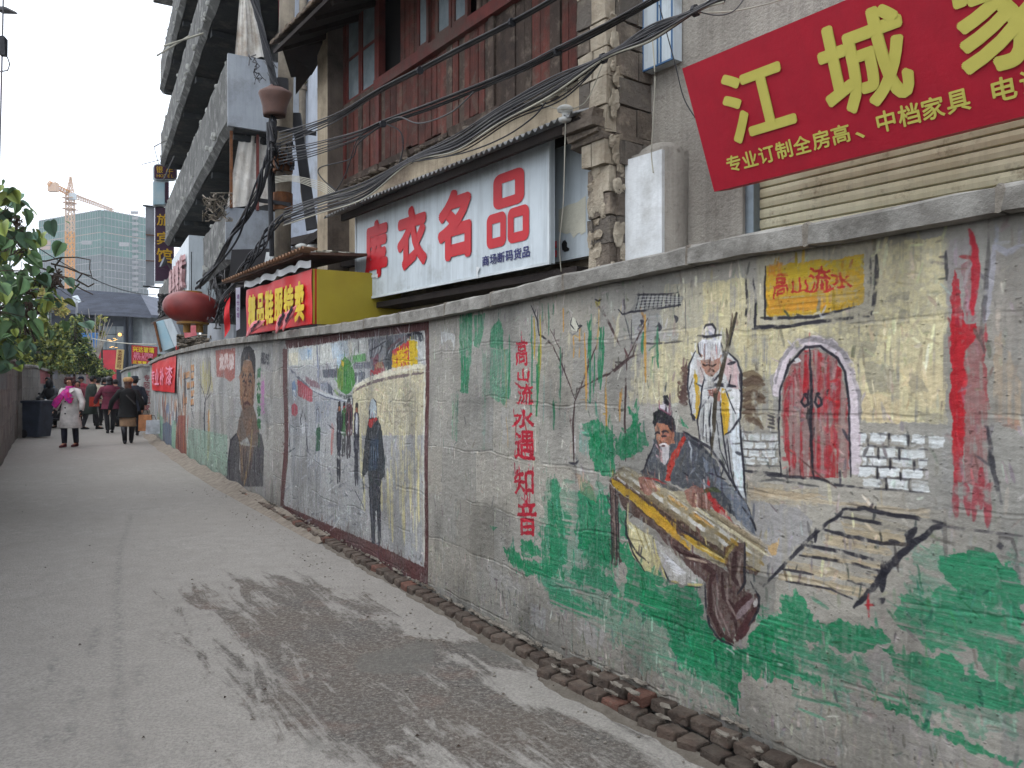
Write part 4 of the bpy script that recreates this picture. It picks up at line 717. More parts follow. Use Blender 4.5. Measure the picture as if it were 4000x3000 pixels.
def far_mural(cv):
    p, l = cv.poly, cv.line
    cv.plaster(.52, .33, .05, tone=.05, dirtb=.3, joint=.5)
    # old man portrait
    p(K7((880,380),(940,360),(1060,500),(1080,900),(1160,1100),(1100,1250),(880,1150),(860,800)), (166,166,170), .5, .3)
    p(K7((940,480),(1045,500),(1060,700),(1045,900),(1000,1000),(980,1060),(950,1000),(920,860),(915,640)), (128,88,62), .97, .08)
    p(K7((935,600),(990,520),(1030,560),(1000,700),(960,720)), (156,112,80), .8, .35); p(K7((950,900),(1000,880),(1020,960),(970,1000)), (106,76,66), .8, .3); p(K7((985,540),(1040,540),(1040,840),(1010,800)), (100,68,50), .6, .4); p(K7((920,640),(945,640),(950,860),(925,840)), (170,124,88), .6, .4)
    p(K7((920,620),(925,450),(950,370),(1000,355),(1045,400),(1060,480),(1062,720),(1045,600),(1020,500),(990,480),(950,490),(935,560)), (42,40,44), .97, .06)
    for x in (955, 1010): l(K7((x-18,650),(x,612),(x+18,640)), 2.6, INK, .9, .2); l(K7((x-14,690),(x+2,675),(x+14,700)), 2.6, INK, .9, .2); l(K7((x-16,720),(x,725)), 2, (90,60,50), .8)
    l(K7((980,660),(970,760),(955,810),(985,825)), 3, (88,56,44), .9, .2); l(K7((950,900),(985,880),(1020,905)), 4, (70,36,40), .95); l(K7((945,930),(985,950),(1015,930)), 2.4, (66,44,40), .9); l(K7((930,760),(950,900),(960,990)), 2.4, (80,54,44), .8, .3); l(K7((1040,740),(1040,880),(1010,980)), 2.6, (84,58,50), .8, .3)
    for i in range(14): a = RG.uniform(930,1045); b = RG.uniform(520,980); l(K7((a,b),(a+RG.uniform(-6,6),b+50)), 1.6, (176,134,98) if i % 2 else (84,56,44), .6, .4, 'v')
    p(K7((930,960),(1040,900),(1070,1000),(1100,1150),(1080,1280),(1020,1280),(980,1200),(900,1260),(880,1200),(900,1060)), (104,84,72), .95, .12); p(K7((930,1020),(975,1190),(1010,1180),(1040,1000),(1000,1060)), (128,92,70), .8, .3)
    p(K7((880,1160),(830,1220),(805,1400),(795,1580),(850,1640),(960,1659),(1140,1659),(1145,1300),(1120,1180),(1080,1150),(1090,1280),(1040,1290),(1000,1500),(960,1640),(910,1500),(915,1260)), (70,68,72), .96, .1)
    p(K7((905,1270),(1050,1290),(1030,1480),(970,1640),(930,1600)), (96,74,64), .9, .15); l(K7((1030,1130),(1010,1400),(960,1650)), 3, (158,130,84), .9, .2); l(K7((900,1180),(915,1300),(960,1600)), 2.6, (150,122,84), .7, .3); l(K7((880,1170),(830,1230),(805,1420),(795,1600)), 3, INK, .8, .3)
    for i in range(26): a = RG.uniform(810,1140); l(K7((a,RG.uniform(1200,1500)),(a+RG.uniform(-12,12),RG.uniform(1500,1659))), 2.6, (44,42,48) if i % 2 else (106,102,104), .6, .45, 'v')
    l(K7((1075,600),(1075,500)), 2, (190,190,190), .4)
    # script to his right
    for i, ch in enumerate('自大智者宿'): cv.text(ch, K7((1082,560+i*118),(1112,555+i*118),(1112,645+i*118),(1082,650+i*118)), (46,104,62), .05, .1, 1.5)
    l(K7((1095,1150),(1095,1290)), 4, (70,104,70), .5, .5)
    for i, ch in enumerate('一百可'): cv.text(ch, K7((1120,690+i*100),(1150,685+i*100),(1150,775+i*100),(1120,780+i*100)), (176,112,164), .05, .1, 1.5)
    for i, ch in enumerate('阅时'): cv.text(ch, K7((1115+i*42,420),(1150+i*42,415),(1150+i*42,520),(1115+i*42,525)), (60,60,66), .03, .2, 2)
    # red board painted behind
    p(K7((690,400),(875,375),(870,650),(830,690),(780,650),(700,640)), (160,76,66), .85, .25)
    for i, ch in enumerate('龙凤楼'): cv.text(ch, K7((728+i*46,440),(768+i*46,430),(768+i*46,565),(728+i*46,575)), (206,190,186), .05, .1, 2)
    # yellow tree with black trunk, staff
    for i in range(26): a = RG.uniform(550,660); l(K7((a,RG.uniform(470,700)),(a+RG.uniform(-14,14),RG.uniform(650,830))), 3.4, (176,168,104) if i % 3 else (160,140,70), .55, .5, 'v')
    l(K7((590,1340),(588,1000),(595,840)), 5, (50,46,58), .95, .1); l(K7((595,850),(570,760),(545,700)), 2, (70,60,54), .8, .3); l(K7((600,850),(640,700),(640,500)), 2, (60,56,60), .8, .4); l(K7((600,860),(650,790)), 1.8, (60,56,60), .7, .4)
    l(K7((632,950),(628,1200),(620,1420)), 7, (190,150,84), .9, .25); l(K7((640,940),(645,1250)), 3, (206,204,186), .8, .3); l(K7((628,960),(626,1250)), 2, (170,70,40), .6, .5)
    # pale green ground
    p(K7((450,1110),(800,1180),(800,1560),(640,1520),(420,1400),(440,1200)), (134,170,148), .75, .35); p(K7((150,960),(205,1020),(200,1230),(150,1160)), (120,166,140), .85, .2); p(K7((290,1040),(330,1060),(320,1310),(285,1290)), (120,170,140), .8, .25); p(K7((400,1000),(440,1100),(430,1400),(410,1380)), (120,164,140), .4, .5)
    # painted orange bricks
    for (x, y) in [(465,530),(465,600),(465,680),(465,765),(462,845),(392,600),(425,590),(425,690),(392,830)]:
        p(K7((x,y+6),(x+32,y),(x+32,y+58),(x,y+64)), (192,122,62), .95, .08); l(K7((x+2,y+68),(x+30,y+60)), 3, INK, .85)
    l(K7((510,480),(505,700),(480,930)), 3.4, (206,208,204), .8, .3); l(K7((495,1030),(470,930)), 2.4, INK, .7); l(K7((440,1000),(435,1190)), 5, (160,70,60), .8, .3)
    for i in range(40):
        a = RG.uniform(125, 340); b = RG.uniform(800, 1000); c = [(206,208,206),(60,58,70),(150,64,50),(90,110,150),(190,110,60),(210,206,196)][i % 6]
        l(K7((a,b),(a+RG.uniform(-5,5),b+RG.uniform(60,230))), RG.uniform(3,7), c, .85, .25, 'v')
    for i in range(30):
        a = RG.uniform(345, 415); b = RG.uniform(500, 1000); c = [(120,84,64),(176,120,84),(60,54,60),(196,190,180)][i % 4]
        l(K7((a,b),(a+RG.uniform(-5,5),b+RG.uniform(120,260))), RG.uniform(3,7), c, .8, .3, 'v')
    p(K7((200,1080),(240,1060),(290,1100),(290,1300),(250,1290),(205,1240)), (80,96,120), .9, .2); p(K7((345,1000),(410,1000),(425,1380),(400,1400),(350,1350),(320,1290)), (136,66,54), .9, .2); l(K7((360,480),(345,800),(350,1000)), 4, (64,56,60), .9, .2); l(K7((420,1000),(440,1300)), 3, (206,200,196), .8, .3)
    for i in range(24): a = RG.uniform(380,500); b = RG.uniform(520,900); l(K7((a,b),(a,b+80)), 4, (204,208,206), .4, .4, 'v')
    for i in range(18): a = RG.uniform(330,430); l(K7((a,RG.uniform(1000,1200)),(a,RG.uniform(1250,1380))), 3, (176,110,70) if i % 2 else (84,40,40), .6, .4, 'v')
print('painting')
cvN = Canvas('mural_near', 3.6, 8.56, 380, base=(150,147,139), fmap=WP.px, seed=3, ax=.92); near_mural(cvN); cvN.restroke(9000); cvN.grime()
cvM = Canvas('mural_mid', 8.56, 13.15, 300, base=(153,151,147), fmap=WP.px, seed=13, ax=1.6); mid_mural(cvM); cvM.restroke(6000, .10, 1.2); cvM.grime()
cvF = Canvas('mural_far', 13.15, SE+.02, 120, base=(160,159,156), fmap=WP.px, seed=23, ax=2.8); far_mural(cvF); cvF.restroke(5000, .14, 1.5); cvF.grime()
# ================================================================ materials
M = dict(
 concrete=mat('concrete', (150,147,140), (124,121,114), bump=.25, bscale=30, streak=.45, dirt=(96,90,82), scale=2.2),
 coping=mat('coping_mortar', (150,147,140), (116,112,106), bump=.35, bscale=45, dirt=(92,88,82), damt=.6, scale=7, rnd=.08, dscale=5),
 mortar=mat('mortar', (148,141,130), (116,108,98), bump=.5, bscale=45, scale=12, dirt=(96,84,72)),
 brick=mat('footing_brick', (96,80,70), (74,64,57), bump=.5, bscale=55, scale=14, rnd=.28, dirt=(110,100,90), dscale=9, damt=.7),
 redbrick=mat('bare_brick', (116,80,68), (94,68,58), bump=.5, bscale=55, scale=14, rnd=.12, dirt=(110,100,90), dscale=10, damt=.3),
 dusty=mat('dust_soil', (140,130,118), (112,102,90), bump=.4, bscale=60, scale=10),
)
# ================================================================ the painted wall
def zs(a, n): zt = ztop(a)-COP; return [zt*j/n for j in range(n+1)]
def hsample(cv, a, z):
    x = int(min(cv.w-1, max(0, (a-cv.s0)*cv.ppm))); y = int(min(cv.h-1, max(0, (cv.top-z)*cv.ppm))); return cv.hh[y, x]
for cv in (cvN, cvM, cvF):                  # smooth copy for displacement
    k = max(1, int(.012*cv.ppm)); a = cv.hh.copy(); cv.hs = sum(np.roll(np.roll(a, i, 0), j, 1) for i in (-k, 0, k) for j in (-k, 0, k))/9
wall = thing('painted_wall', 'long curving grey rendered wall painted with murals on the right of the lane', 'wall', WP.pt(8, 0, 0))
me = bpy.data.meshes.new('wall_body')
V = []; Fc = []; UV = []; MI = []
A = list(np.arange(0, 3.6, .15))+list(np.arange(3.6, 8.56, .022))+list(np.arange(8.56, 13.15, .045))+list(np.arange(13.15, SE, .15))+[SE]
NZ = 90; ring = []
for a in A:
    cv = cvN if a < 8.56 else cvM if a < 13.15 else cvF; col = []
    for z in zs(a, NZ):
        d = 0 if a < 3.6 else (cv.hs[int(min(cv.h-1, max(0, (cv.top-z)*cv.ppm))), int(min(cv.w-1, (a-cv.s0)*cv.ppm))]-.5)*.007
        wv = .006*math.sin(a*2.1+z*1.3)+.004*math.sin(z*5+a*.7)
        col.append(len(V)); V.append(tuple(WP.pt(a, -d+wv, z)))
    ring.append(col)
def uvof(a, z, ref):
    return ((a-ref.s0)/(ref.s1-ref.s0), z/ref.top) if ref else (a, z)
for i in range(len(A)-1):
    am = (A[i]+A[i+1])/2; ref = None if am < 3.6 else cvN if am < 8.56 else cvM if am < 13.15 else cvF; mi = 3 if ref is None else 0 if ref is cvN else 1 if ref is cvM else 2
    za = zs(A[i], NZ); zb = zs(A[i+1], NZ)
    for j in range(NZ):
        Fc.append((ring[i][j], ring[i+1][j], ring[i+1][j+1], ring[i][j+1])); MI.append(mi)
        UV += [uvof(A[i], za[j], ref), uvof(A[i+1], zb[j], ref), uvof(A[i+1], zb[j+1], ref), uvof(A[i], za[j+1], ref)]
# back, top and ends
bk = []
for a in A: k = len(V); V.append(tuple(WP.pt(a, .24, 0))); V.append(tuple(WP.pt(a, .24, ztop(a)-COP))); bk.append(k)
for i in range(len(A)-1):
    Fc.append((bk[i+1], bk[i], bk[i]+1, bk[i+1]+1)); MI.append(3); UV += [(0,0)]*4
    Fc.append((ring[i][-1], ring[i+1][-1], bk[i+1]+1, bk[i]+1)); MI.append(3); UV += [(0,0)]*4
for i in (0, len(A)-1): Fc.append(tuple(ring[i])+(bk[i]+1, bk[i])); MI.append(3); UV += [(0,0)]*(len(ring[i])+2)
b0 = WL[wall.name]
me.from_pydata([(v[0]-b0.x, v[1]-b0.y, v[2]-b0.z) for v in V], [], Fc)
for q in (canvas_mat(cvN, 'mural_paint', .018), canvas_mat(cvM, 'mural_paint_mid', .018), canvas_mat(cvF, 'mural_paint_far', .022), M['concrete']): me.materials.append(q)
me.polygons.foreach_set('material_index', MI); uvl = me.uv_layers.new(name='UVMap'); uvl.data.foreach_set('uv', np.array(UV, np.float32).ravel())
me.polygons.foreach_set('use_smooth', [m != 3 for m in MI]); me.update(); link('wall_body', me, wall, b0)
# coping slabs, each its own piece with a mortar joint
def coping(plan, a0, a1, zt, parent, lane, over=.075, back=.28, step=(.55, .95), side=1):
    a = a0; rg = random.Random(3)
    while a < a1-.05:
        e = min(a1, a+rg.uniform(*step)); mb = MB(); n = max(2, int((e-a)/.12)); rg_ = []
        for i in range(n+1):
            t = a+.006+(e-a-.012)*i/n; zt_ = zt(t); j = lambda s_=.004: rg.uniform(-s_, s_)
            rg_.append([plan.pt(t, side*(-over+j(.006)), zt_-COP+j()), plan.pt(t, side*(-over+j(.005)), zt_-.012+j()), plan.pt(t, side*(-over+.02), zt_+j(.005)), plan.pt(t, side*back, zt_+j()), plan.pt(t, side*back, zt_-COP+.002)])
        mb.rings(rg_); mb.build('coping_slab', M['coping'], parent)
        a = e
        if a < a1-.1 and lane:
            jm = MB(); w_ = rg.uniform(.008, .02); rr = []
            for q in (-w_, 0, w_): zt_ = zt(a); k = .006 if q == 0 else -.004; rr.append([plan.pt(a+q, side*(-over-k-.001), zt_-COP-.002-k+rg.uniform(-.004,.004)), plan.pt(a+q, side*(-over-k-.001), zt_-.008+k+rg.uniform(-.003,.003)), plan.pt(a+q, side*(-over+.02), zt_+k+.001), plan.pt(a+q, side*back*.6, zt_+k)])
            jm.rings(rr); jm.build('mortar_joint', M['mortar'], parent)
coping(WP, 1.0, SE+.03, ztop, wall, True)
# brick footing along the wall
ft = thing('brick_footing', 'low rough brick footing along the foot of the painted wall', 'brick footing', WP.pt(8, -.1, 0))
def brick_mesh(name, m, l=.228, d=.11, h=.05, seed=0):
    rg = random.Random(seed); b = MB(); jj = lambda: rg.uniform(-.006, .006); e = .008
    lo = [(-l/2+jj(), -d/2+jj(), -h/2), (l/2+jj(), -d/2+jj(), -h/2), (l/2+jj(), d/2+jj(), -h/2), (-l/2+jj(), d/2+jj(), -h/2)]
    rs = [[Vector(p) for p in lo]]
    for sc, zz in ((1, -h/2+e), (1, h/2-e), (.94, h/2)): rs.append([Vector((p[0]*sc+jj()*.5, p[1]*(sc if sc == 1 else .9)+jj()*.5, zz+jj()*.4)) for p in lo])
    rs[0] = [Vector((p.x*.96, p.y*.92, -h/2)) for p in rs[0]]
    b.rings(rs); me = bpy.data.meshes.new(name); me.from_pydata(b.v, [], b.f); me.materials.append(m); me.update()
    bb = bmesh.new(); bb.from_mesh(me); bmesh.ops.recalc_face_normals(bb, faces=bb.faces); bmesh.ops.bevel(bb, geom=[e_ for e_ in bb.edges], offset=.004, segments=1, affect='EDGES') ; bb.to_mesh(me); bb.free(); return me
BM = [brick_mesh('brick', M['brick'], seed=i) for i in range(5)]+[brick_mesh('brick', M['redbrick'], seed=9)]
HM = [brick_mesh('brick', M['brick'], l=.11, d=.10, seed=20+i) for i in range(5)]+[brick_mesh('brick', M['redbrick'], l=.11, d=.10, seed=29)]
rb = random.Random(5)
def lay(plan, a, o, z, ms, parent, tilt=.05):
    t = plan.at(a+.05)-plan.at(a-.05); m = rb.choice(ms[:5]) if rb.random() > .08 else ms[5]
    p = plan.pt(a, o, z); q = link('brick', m, parent, p); q.rotation_euler = (rb.uniform(-tilt, tilt), rb.uniform(-tilt, tilt), math.atan2(t[1], t[0])+rb.uniform(-tilt, tilt)+(math.pi if rb.random() < .5 else 0)); q.scale = (rb.uniform(.92, 1.06), rb.uniform(.9, 1.05), rb.uniform(.95, 1.15)); return q
S_two = WP.sx(2200)
a = 3.2
while a < S_two: lay(WP, a, -.125+rb.uniform(-.012, .012), .022, HM, ft, .07); a += .124
a = 3.3
while a < S_two-.05: lay(WP, a, -.045+rb.uniform(-.012, .012), .072, HM, ft, .07); a += .126
a = S_two+.02; nb = 0
while a < WP.sx(820): lay(WP, a, -.05+rb.uniform(-.012, .012), .028, HM, ft, .08); a += .128
# crumbled mortar over the footing
mb = MB()
for i in range(300):
    a = rb.uniform(3.4, 9.5) if i < 230 else rb.uniform(9.5, 15); two = a < S_two; c = WP.pt(a, -rb.uniform(.0, .035) if not two or rb.random() < .55 else -.13, .125 if two and rb.random() < .6 else .075); r_ = rb.uniform(.006, .018); l_ = rb.uniform(1, 3.5)
    t = WP.at(a+.05)-WP.at(a-.05); an = math.atan2(t[1], t[0]); Mx = Matrix.Rotation(an, 3, 'Z') @ Matrix.Diagonal((l_, 1, .5)); k = len(mb.v); mb.ell(c, r_, r_*.8, r_, 7, 5, M=Mx)
    for q in range(k, len(mb.v)): v = mb.v[q]; mb.v[q] = tuple(v[i_]+rb.uniform(-.005, .005) for i_ in range(3))
tag(mb.build('mortar_crumbs', M['mortar'], ft, smooth=False), kind='stuff')
# sloping dirt fillet further along
mb = MB(); mb.grid(lambda u, v: WP.pt(WP.sx(1300)+(SE-WP.sx(1300)-.1)*u, -.02-(.14+.12*min(1, u*4))*v-.02*math.sin(u*50)*v, (.05+.05*min(1, u*4)+.02*math.sin(u*90))*(1-v)**1.3+.002-.006*(v > .95)), 120, 4)
mb.build('dirt_edge', M['dusty'], ft, smooth=True)
mb = MB(); mb.grid(lambda u, v: WP.pt(3.3+11*u, -.08-(.09 if 3.3+11*u < S_two else .0)-v*(.05+.012*math.sin(u*70)+.010*math.sin(u*173)+.008*math.sin(u*431)), .016*(1-v)**2+.004-.012*(v > .95)+.004*math.sin(u*211)*(1-v)), 260, 4); mb.build('swept_dirt', mat('swept_soil', (130,122,111), (106,98,88), bump=.6, bscale=70, scale=10), ft, smooth=True)
mb = MB()
for i in range(420):
    a = rb.uniform(4, 16); c = WP.pt(a, -rb.uniform(.22, .5) if rb.random() < .6 else -rb.uniform(.2, 1.6), .003); r_ = rb.uniform(.003, .010); mb.ell(c, r_, r_*.8, r_*.5, 5, 4)
tag(mb.build('grit', M['mortar']), 'scattered pale mortar grit lying on the lane beside the brick footing', 'grit', kind='stuff')

# ================================================================ ground
def ground_mat():
    m = bpy.data.materials.new('dusty_lane'); m.use_nodes = True; N = m.node_tree.nodes; L = m.node_tree.links; b = N['Principled BSDF']
    geo = N.new('ShaderNodeNewGeometry'); pos = geo.outputs['Position']
    def noise(sc, det=6, rg=.6, vec=None, dist=0):
        n = N.new('ShaderNodeTexNoise'); n.inputs['Scale'].default_value = sc; n.inputs['Detail'].default_value = det; n.inputs['Roughness'].default_value = rg; n.inputs['Distortion'].default_value = dist; L.new(vec or pos, n.inputs['Vector']); return n.outputs['Fac']
    def rm(f, a, c, lo=0, hi=1):
        r_ = N.new('ShaderNodeMapRange'); r_.inputs['From Min'].default_value = a; r_.inputs['From Max'].default_value = c; r_.inputs['To Min'].default_value = lo; r_.inputs['To Max'].default_value = hi; L.new(f, r_.inputs['Value']); return r_.outputs[0]
    def mth(op, a, c):
        q = N.new('ShaderNodeMath'); q.operation = op
        for i, x in enumerate((a, c)):
            if isinstance(x, (int, float)): q.inputs[i].default_value = x
            else: L.new(x, q.inputs[i])
        return q.outputs[0]
    def mix(f, a, c):
        q = N.new('ShaderNodeMix'); q.data_type = 'RGBA'; L.new(f, q.inputs[0])
        for i, x in ((6, a), (7, c)):
            if isinstance(x, tuple): q.inputs[i].default_value = (*lin(x), 1)
            else: L.new(x, q.inputs[i])
        return q.outputs[2]
    # lane coordinates: rotate so that v runs along the lane
    mp = N.new('ShaderNodeMapping'); mp.inputs['Rotation'].default_value = (0, 0, R(-32)); L.new(pos, mp.inputs['Vector'])
    ms = N.new('ShaderNodeMapping'); ms.inputs['Scale'].default_value = (2.6, .42, 1); L.new(mp.outputs[0], ms.inputs['Vector'])
    at = N.new('ShaderNodeAttribute'); at.attribute_name = 'wear'; wear = at.outputs['Fac']
    at2 = N.new('ShaderNodeAttribute'); at2.attribute_name = 'bare'; bare = at2.outputs['Fac']
    base = mix(rm(noise(.7, 6), .3, .7), (156,151,144), (142,137,130)); base = mix(rm(noise(7, 5), .35, .75), base, (136,131,125))
    vor = N.new('ShaderNodeTexVoronoi'); vor.inputs['Scale'].default_value = 90; L.new(pos, vor.inputs['Vector'])
    st = rm(noise(60, 4, .7), .40, .62)
    base = mix(mth('MULTIPLY', st, .6), base, (108,104,99)); base = mix(rm(noise(2.6, 8, .75), .5, .72, 0, .6), base, (124,119,113))
    # worn patch: dark damp asphalt showing through pale dust
    n1 = noise(2.6, 12, .76, ms.outputs[0], .6); n2 = noise(9, 6, .7)
    f = mth('ADD', mth('MULTIPLY', mth('SUBTRACT', n1, .05), 1.15), mth('MULTIPLY', n2, .30)); f = mth('ADD', f, mth('MULTIPLY', mth('SUBTRACT', wear, .5), .40))
    fk = rm(f, .655, .76); stones = rm(vor.outputs['Distance'], .2, .5)
    dark = mix(rm(noise(1.6, 4), .4, .6), (84,76,69), (78,74,70)); dark = mix(mth('MULTIPLY', rm(noise(3.2, 3), .55, .7), .8), dark, (98,82,73)); dark = mix(mth('MULTIPLY', rm(noise(70, 3), .55, .68), .5), dark, (150,142,134))
    fk2 = mth('MULTIPLY', fk, rm(noise(38, 4, .7), .30, .55, .35, 1.0)); fk2 = mth('MULTIPLY', fk2, rm(wear, .02, .18))
    col = mix(fk2, base, dark); col = mix(mth('MULTIPLY', rm(mth('ADD', bare, mth('MULTIPLY', n2, .5)), .85, 1.15), .55), col, (96,94,89))
    # thin tyre-dark lines
    ln = N.new('ShaderNodeAttribute'); ln.attribute_name = 'track'; lk = mth('MULTIPLY', rm(ln.outputs['Fac'], .3, .9), rm(noise(22, 6, .75), .45, .62)); col = mix(mth('MULTIPLY', lk, .75), col, (100,97,94))
    L.new(col, b.inputs['Base Color']); b.inputs['Roughness'].default_value = .88; b.inputs['Specular IOR Level'].default_value = .25
    hgt = mth('ADD', mth('MULTIPLY', stones, .5), mth('MULTIPLY', noise(45, 6, .75), 1.0)); hgt = mth('SUBTRACT', hgt, mth('MULTIPLY', fk2, .5))
    bp = N.new('ShaderNodeBump'); bp.inputs['Strength'].default_value = .8; bp.inputs['Distance'].default_value = .006; L.new(hgt, bp.inputs['Height']); L.new(bp.outputs[0], b.inputs['Normal'])
    return m
gm = ground_mat()
mb = MB(); mb.box(-400, 400, -100, 700, -1.2, -.02); g = mb.build('ground', mat('far_ground', (120,118,112), (100,98,92), scale=.2)); tag(g, kind='structure')
# lane sheet with painted-in wear fields (where the dust is rubbed off)
nx, ny = 260, 420; X0, X1, Y0, Y1 = -30, 6.5, -2.0, 50
def pip(x, y, poly):
    ins = np.zeros(x.shape, bool); n = len(poly)
    for i in range(n):
        ax, ay = poly[i]; bx, by = poly[(i+1) % n]
        if ay == by: continue
        c = (ay > y) != (by > y); ins ^= c & (x < ax+(y-ay)*(bx-ax)/(by-ay))
    return ins
def gp(x, y): Y = H*F/(y-1500); return ((x-2000)/F*Y, Y)
ys = Y0+(Y1-Y0)*(np.linspace(0, 1, ny+1)**2.2); us = np.linspace(0, 1, nx+1)
YY = np.repeat(ys[:, None], nx+1, 1)
lx = np.interp(ys, [-2, 8, 20, 50], [-4.2, -7.5, -15.5, -30]); rx = np.interp(ys, [-2, 3, 8, 20, 50], [5.2, 2.0, -1.2, -8.0, -22.5])
XX = lx[:, None]*(1-us)+rx[:, None]*us
K0 = K(0, 1700, .7838)
def field(polys, blur):
    f = np.zeros(XX.shape)
    offs = [(dx, dy) for dx in (-1, -.5, 0, .5, 1) for dy in (-1, -.5, 0, .5, 1)]
    for pl, wgt in polys:
        q = [gp(*p) for p in pl]
        for dx, dy in offs: f = np.maximum(f, 0); f += wgt*pip(XX+dx*blur, YY+dy*blur, q)/len(offs)*(1)
    return np.clip(f, 0, 1)
wearp = [(K0((940,700),(1500,680),(1700,740),(1900,860),(2100,1020),(2169,1060),(2169,1659),(2000,1659),(1680,1600),(1300,1659),(1330,1560),(1200,1300),(1060,1100),(880,900)), .74), (K0((1200,1240),(1450,1290),(1700,1480),(1700,1659),(1300,1659),(1330,1560),(1260,1400)), .35), (K0((1500,720),(1700,740),(1900,900),(2169,1030),(2169,1160),(1780,1120),(1600,900)), .25), (K0((900,820),(1050,900),(1250,1100),(1600,1280),(1620,1400),(1400,1300),(1150,1150),(1000,1000)), .15),
         (K4((0,620),(250,640),(420,720),(560,780),(760,900),(1000,1010),(1200,1130),(1500,1330),(1700,1475),(0,1475)), .86), (K4((1100,1200),(1900,1420),(2000,1560),(1200,1475),(700,1200)), .6)]
light = [(K4((0,480),(240,640),(420,720),(200,740),(0,690)), .9), (K4((400,900),(560,890),(700,930),(1040,1100),(1240,1190),(1230,1250),(1000,1180),(820,1130),(600,1100),(470,1000)), .9), (K4((180,800),(350,790),(400,860),(340,900),(200,880)), .8), (K4((1480,1400),(1700,1440),(1800,1475),(1500,1475)), .6), (K4((0,1100),(350,1180),(430,1260),(300,1300),(0,1260)), .45)]
bare = [(K0((1740,1100),(1950,1040),(2169,1020),(2169,1190),(1950,1200),(1760,1180)), 1), (K4((180,740),(420,730),(640,800),(700,900),(560,880),(400,850),(240,760)), .9), (K0((1480,1500),(1650,1490),(1660,1600),(1480,1640)), .8), (K4((0,690),(120,740),(130,840),(0,860)), .9)]
wr = np.clip(field(wearp, .34)*1.02-field(light, .07)*.75, 0, .93); br = field(bare, .04)
tr = np.zeros(XX.shape)
for pl in [K0((655,395),(600,560),(590,700),(585,900),(590,1100),(590,1300),(610,1500),(640,1659)), K0((490,960),(460,1050),(455,1100)), K0((270,1120),(250,1250)), K0((360,1430),(330,1520)), K0((700,1150),(690,1230)), K0((235,1480),(220,1540)), K0((400,1260),(380,1330))]:
    q = [gp(*p) for p in pl]
    for i in range(len(q)-1):
        ax, ay = q[i]; bx, by = q[i+1]; dx, dy = bx-ax, by-ay; t = np.clip(((XX-ax)*dx+(YY-ay)*dy)/(dx*dx+dy*dy), 0, 1); dd = np.hypot(XX-ax-t*dx, YY-ay-t*dy); tr = np.maximum(tr, np.clip(1-dd/.07, 0, 1))
Z = .004*np.sin(XX*1.7+YY*.9)+.004*np.sin(YY*2.3-XX)-.004*wr
me = bpy.data.meshes.new('lane'); vs = np.stack([XX, YY, Z], -1).reshape(-1, 3); fs = []
for j in range(ny):
    for i in range(nx): k = j*(nx+1)+i; fs.append((k, k+1, k+nx+2, k+nx+1))
me.from_pydata(vs.tolist(), [], fs); me.materials.append(gm)
for nm, arr in (('wear', wr), ('bare', br), ('track', tr)): at = me.attributes.new(nm, 'FLOAT', 'POINT'); at.data.foreach_set('value', arr.ravel().astype(np.float32))
me.polygons.foreach_set('use_smooth', [True]*len(me.polygons)); me.update(); tag(link('lane', me), kind='structure')

# ================================================================ wall beyond the jog, and the wall on the left
def simple_wall(name, label, pts, zt, cvs, side, th=.24, matb=None, zl=30):
    pl = Plan(pts, None, 6); root = thing(name, label, 'wall', pl.pt(pl.L/2, 0, 0)); V = []; Fc = []; UV = []; n = int(pl.L/.15); nz = 14; ref = cvs(pl)
    for i in range(n+1):
        a = pl.L*i/n; z1 = zt(a)-COP
        for j in range(nz+1): V.append(tuple(pl.pt(a, side*(.008*math.sin(a*3+j)), z1*j/nz)))
    for i in range(n):
        for j in range(nz):
            k = i*(nz+1)+j; Fc.append((k, k+nz+1, k+nz+2, k+1))
            for (ii, jj) in ((i, j), (i+1, j), (i+1, j+1), (i, j+1)): a = pl.L*ii/n; UV.append((a/pl.L, (zt(a)-COP)*jj/nz/ref.top))
    nf = len(Fc); b = len(V)
    for i in range(n+1): a = pl.L*i/n; V += [tuple(pl.pt(a, side*th, 0)), tuple(pl.pt(a, side*th, zt(a)-COP))]
    for i in range(n): Fc.append((b+2*i, b+2*i+1, b+2*i+3, b+2*i+2)); UV += [(0,0)]*4; Fc.append(((i+1)*(nz+1)-1, (i+2)*(nz+1)-1, b+2*i+3, b+2*i+1)); UV += [(0,0)]*4
    for i in (0, n): k = i*(nz+1); Fc.append(tuple(range(k, k+nz+1))+(b+2*i+1, b+2*i)); UV += [(0,0)]*(nz+3)
    me = bpy.data.meshes.new('wall_body'); r0 = WL[root.name]; me.from_pydata([(v[0]-r0.x, v[1]-r0.y, v[2]-r0.z) for v in V], [], Fc); me.materials.append(canvas_mat(ref, name+'_paint', .02)); me.materials.append(M['concrete'])
    me.polygons.foreach_set('material_index', [0]*nf+[1]*(len(Fc)-nf)); u = me.uv_layers.new(name='UVMap'); u.data.foreach_set('uv', np.array(UV, np.float32).ravel()); me.update(); link('wall_body', me, root, r0)
    coping(pl, 0.0, pl.L, zt, root, False, side=side, step=(1.0, 1.8)); return pl, root
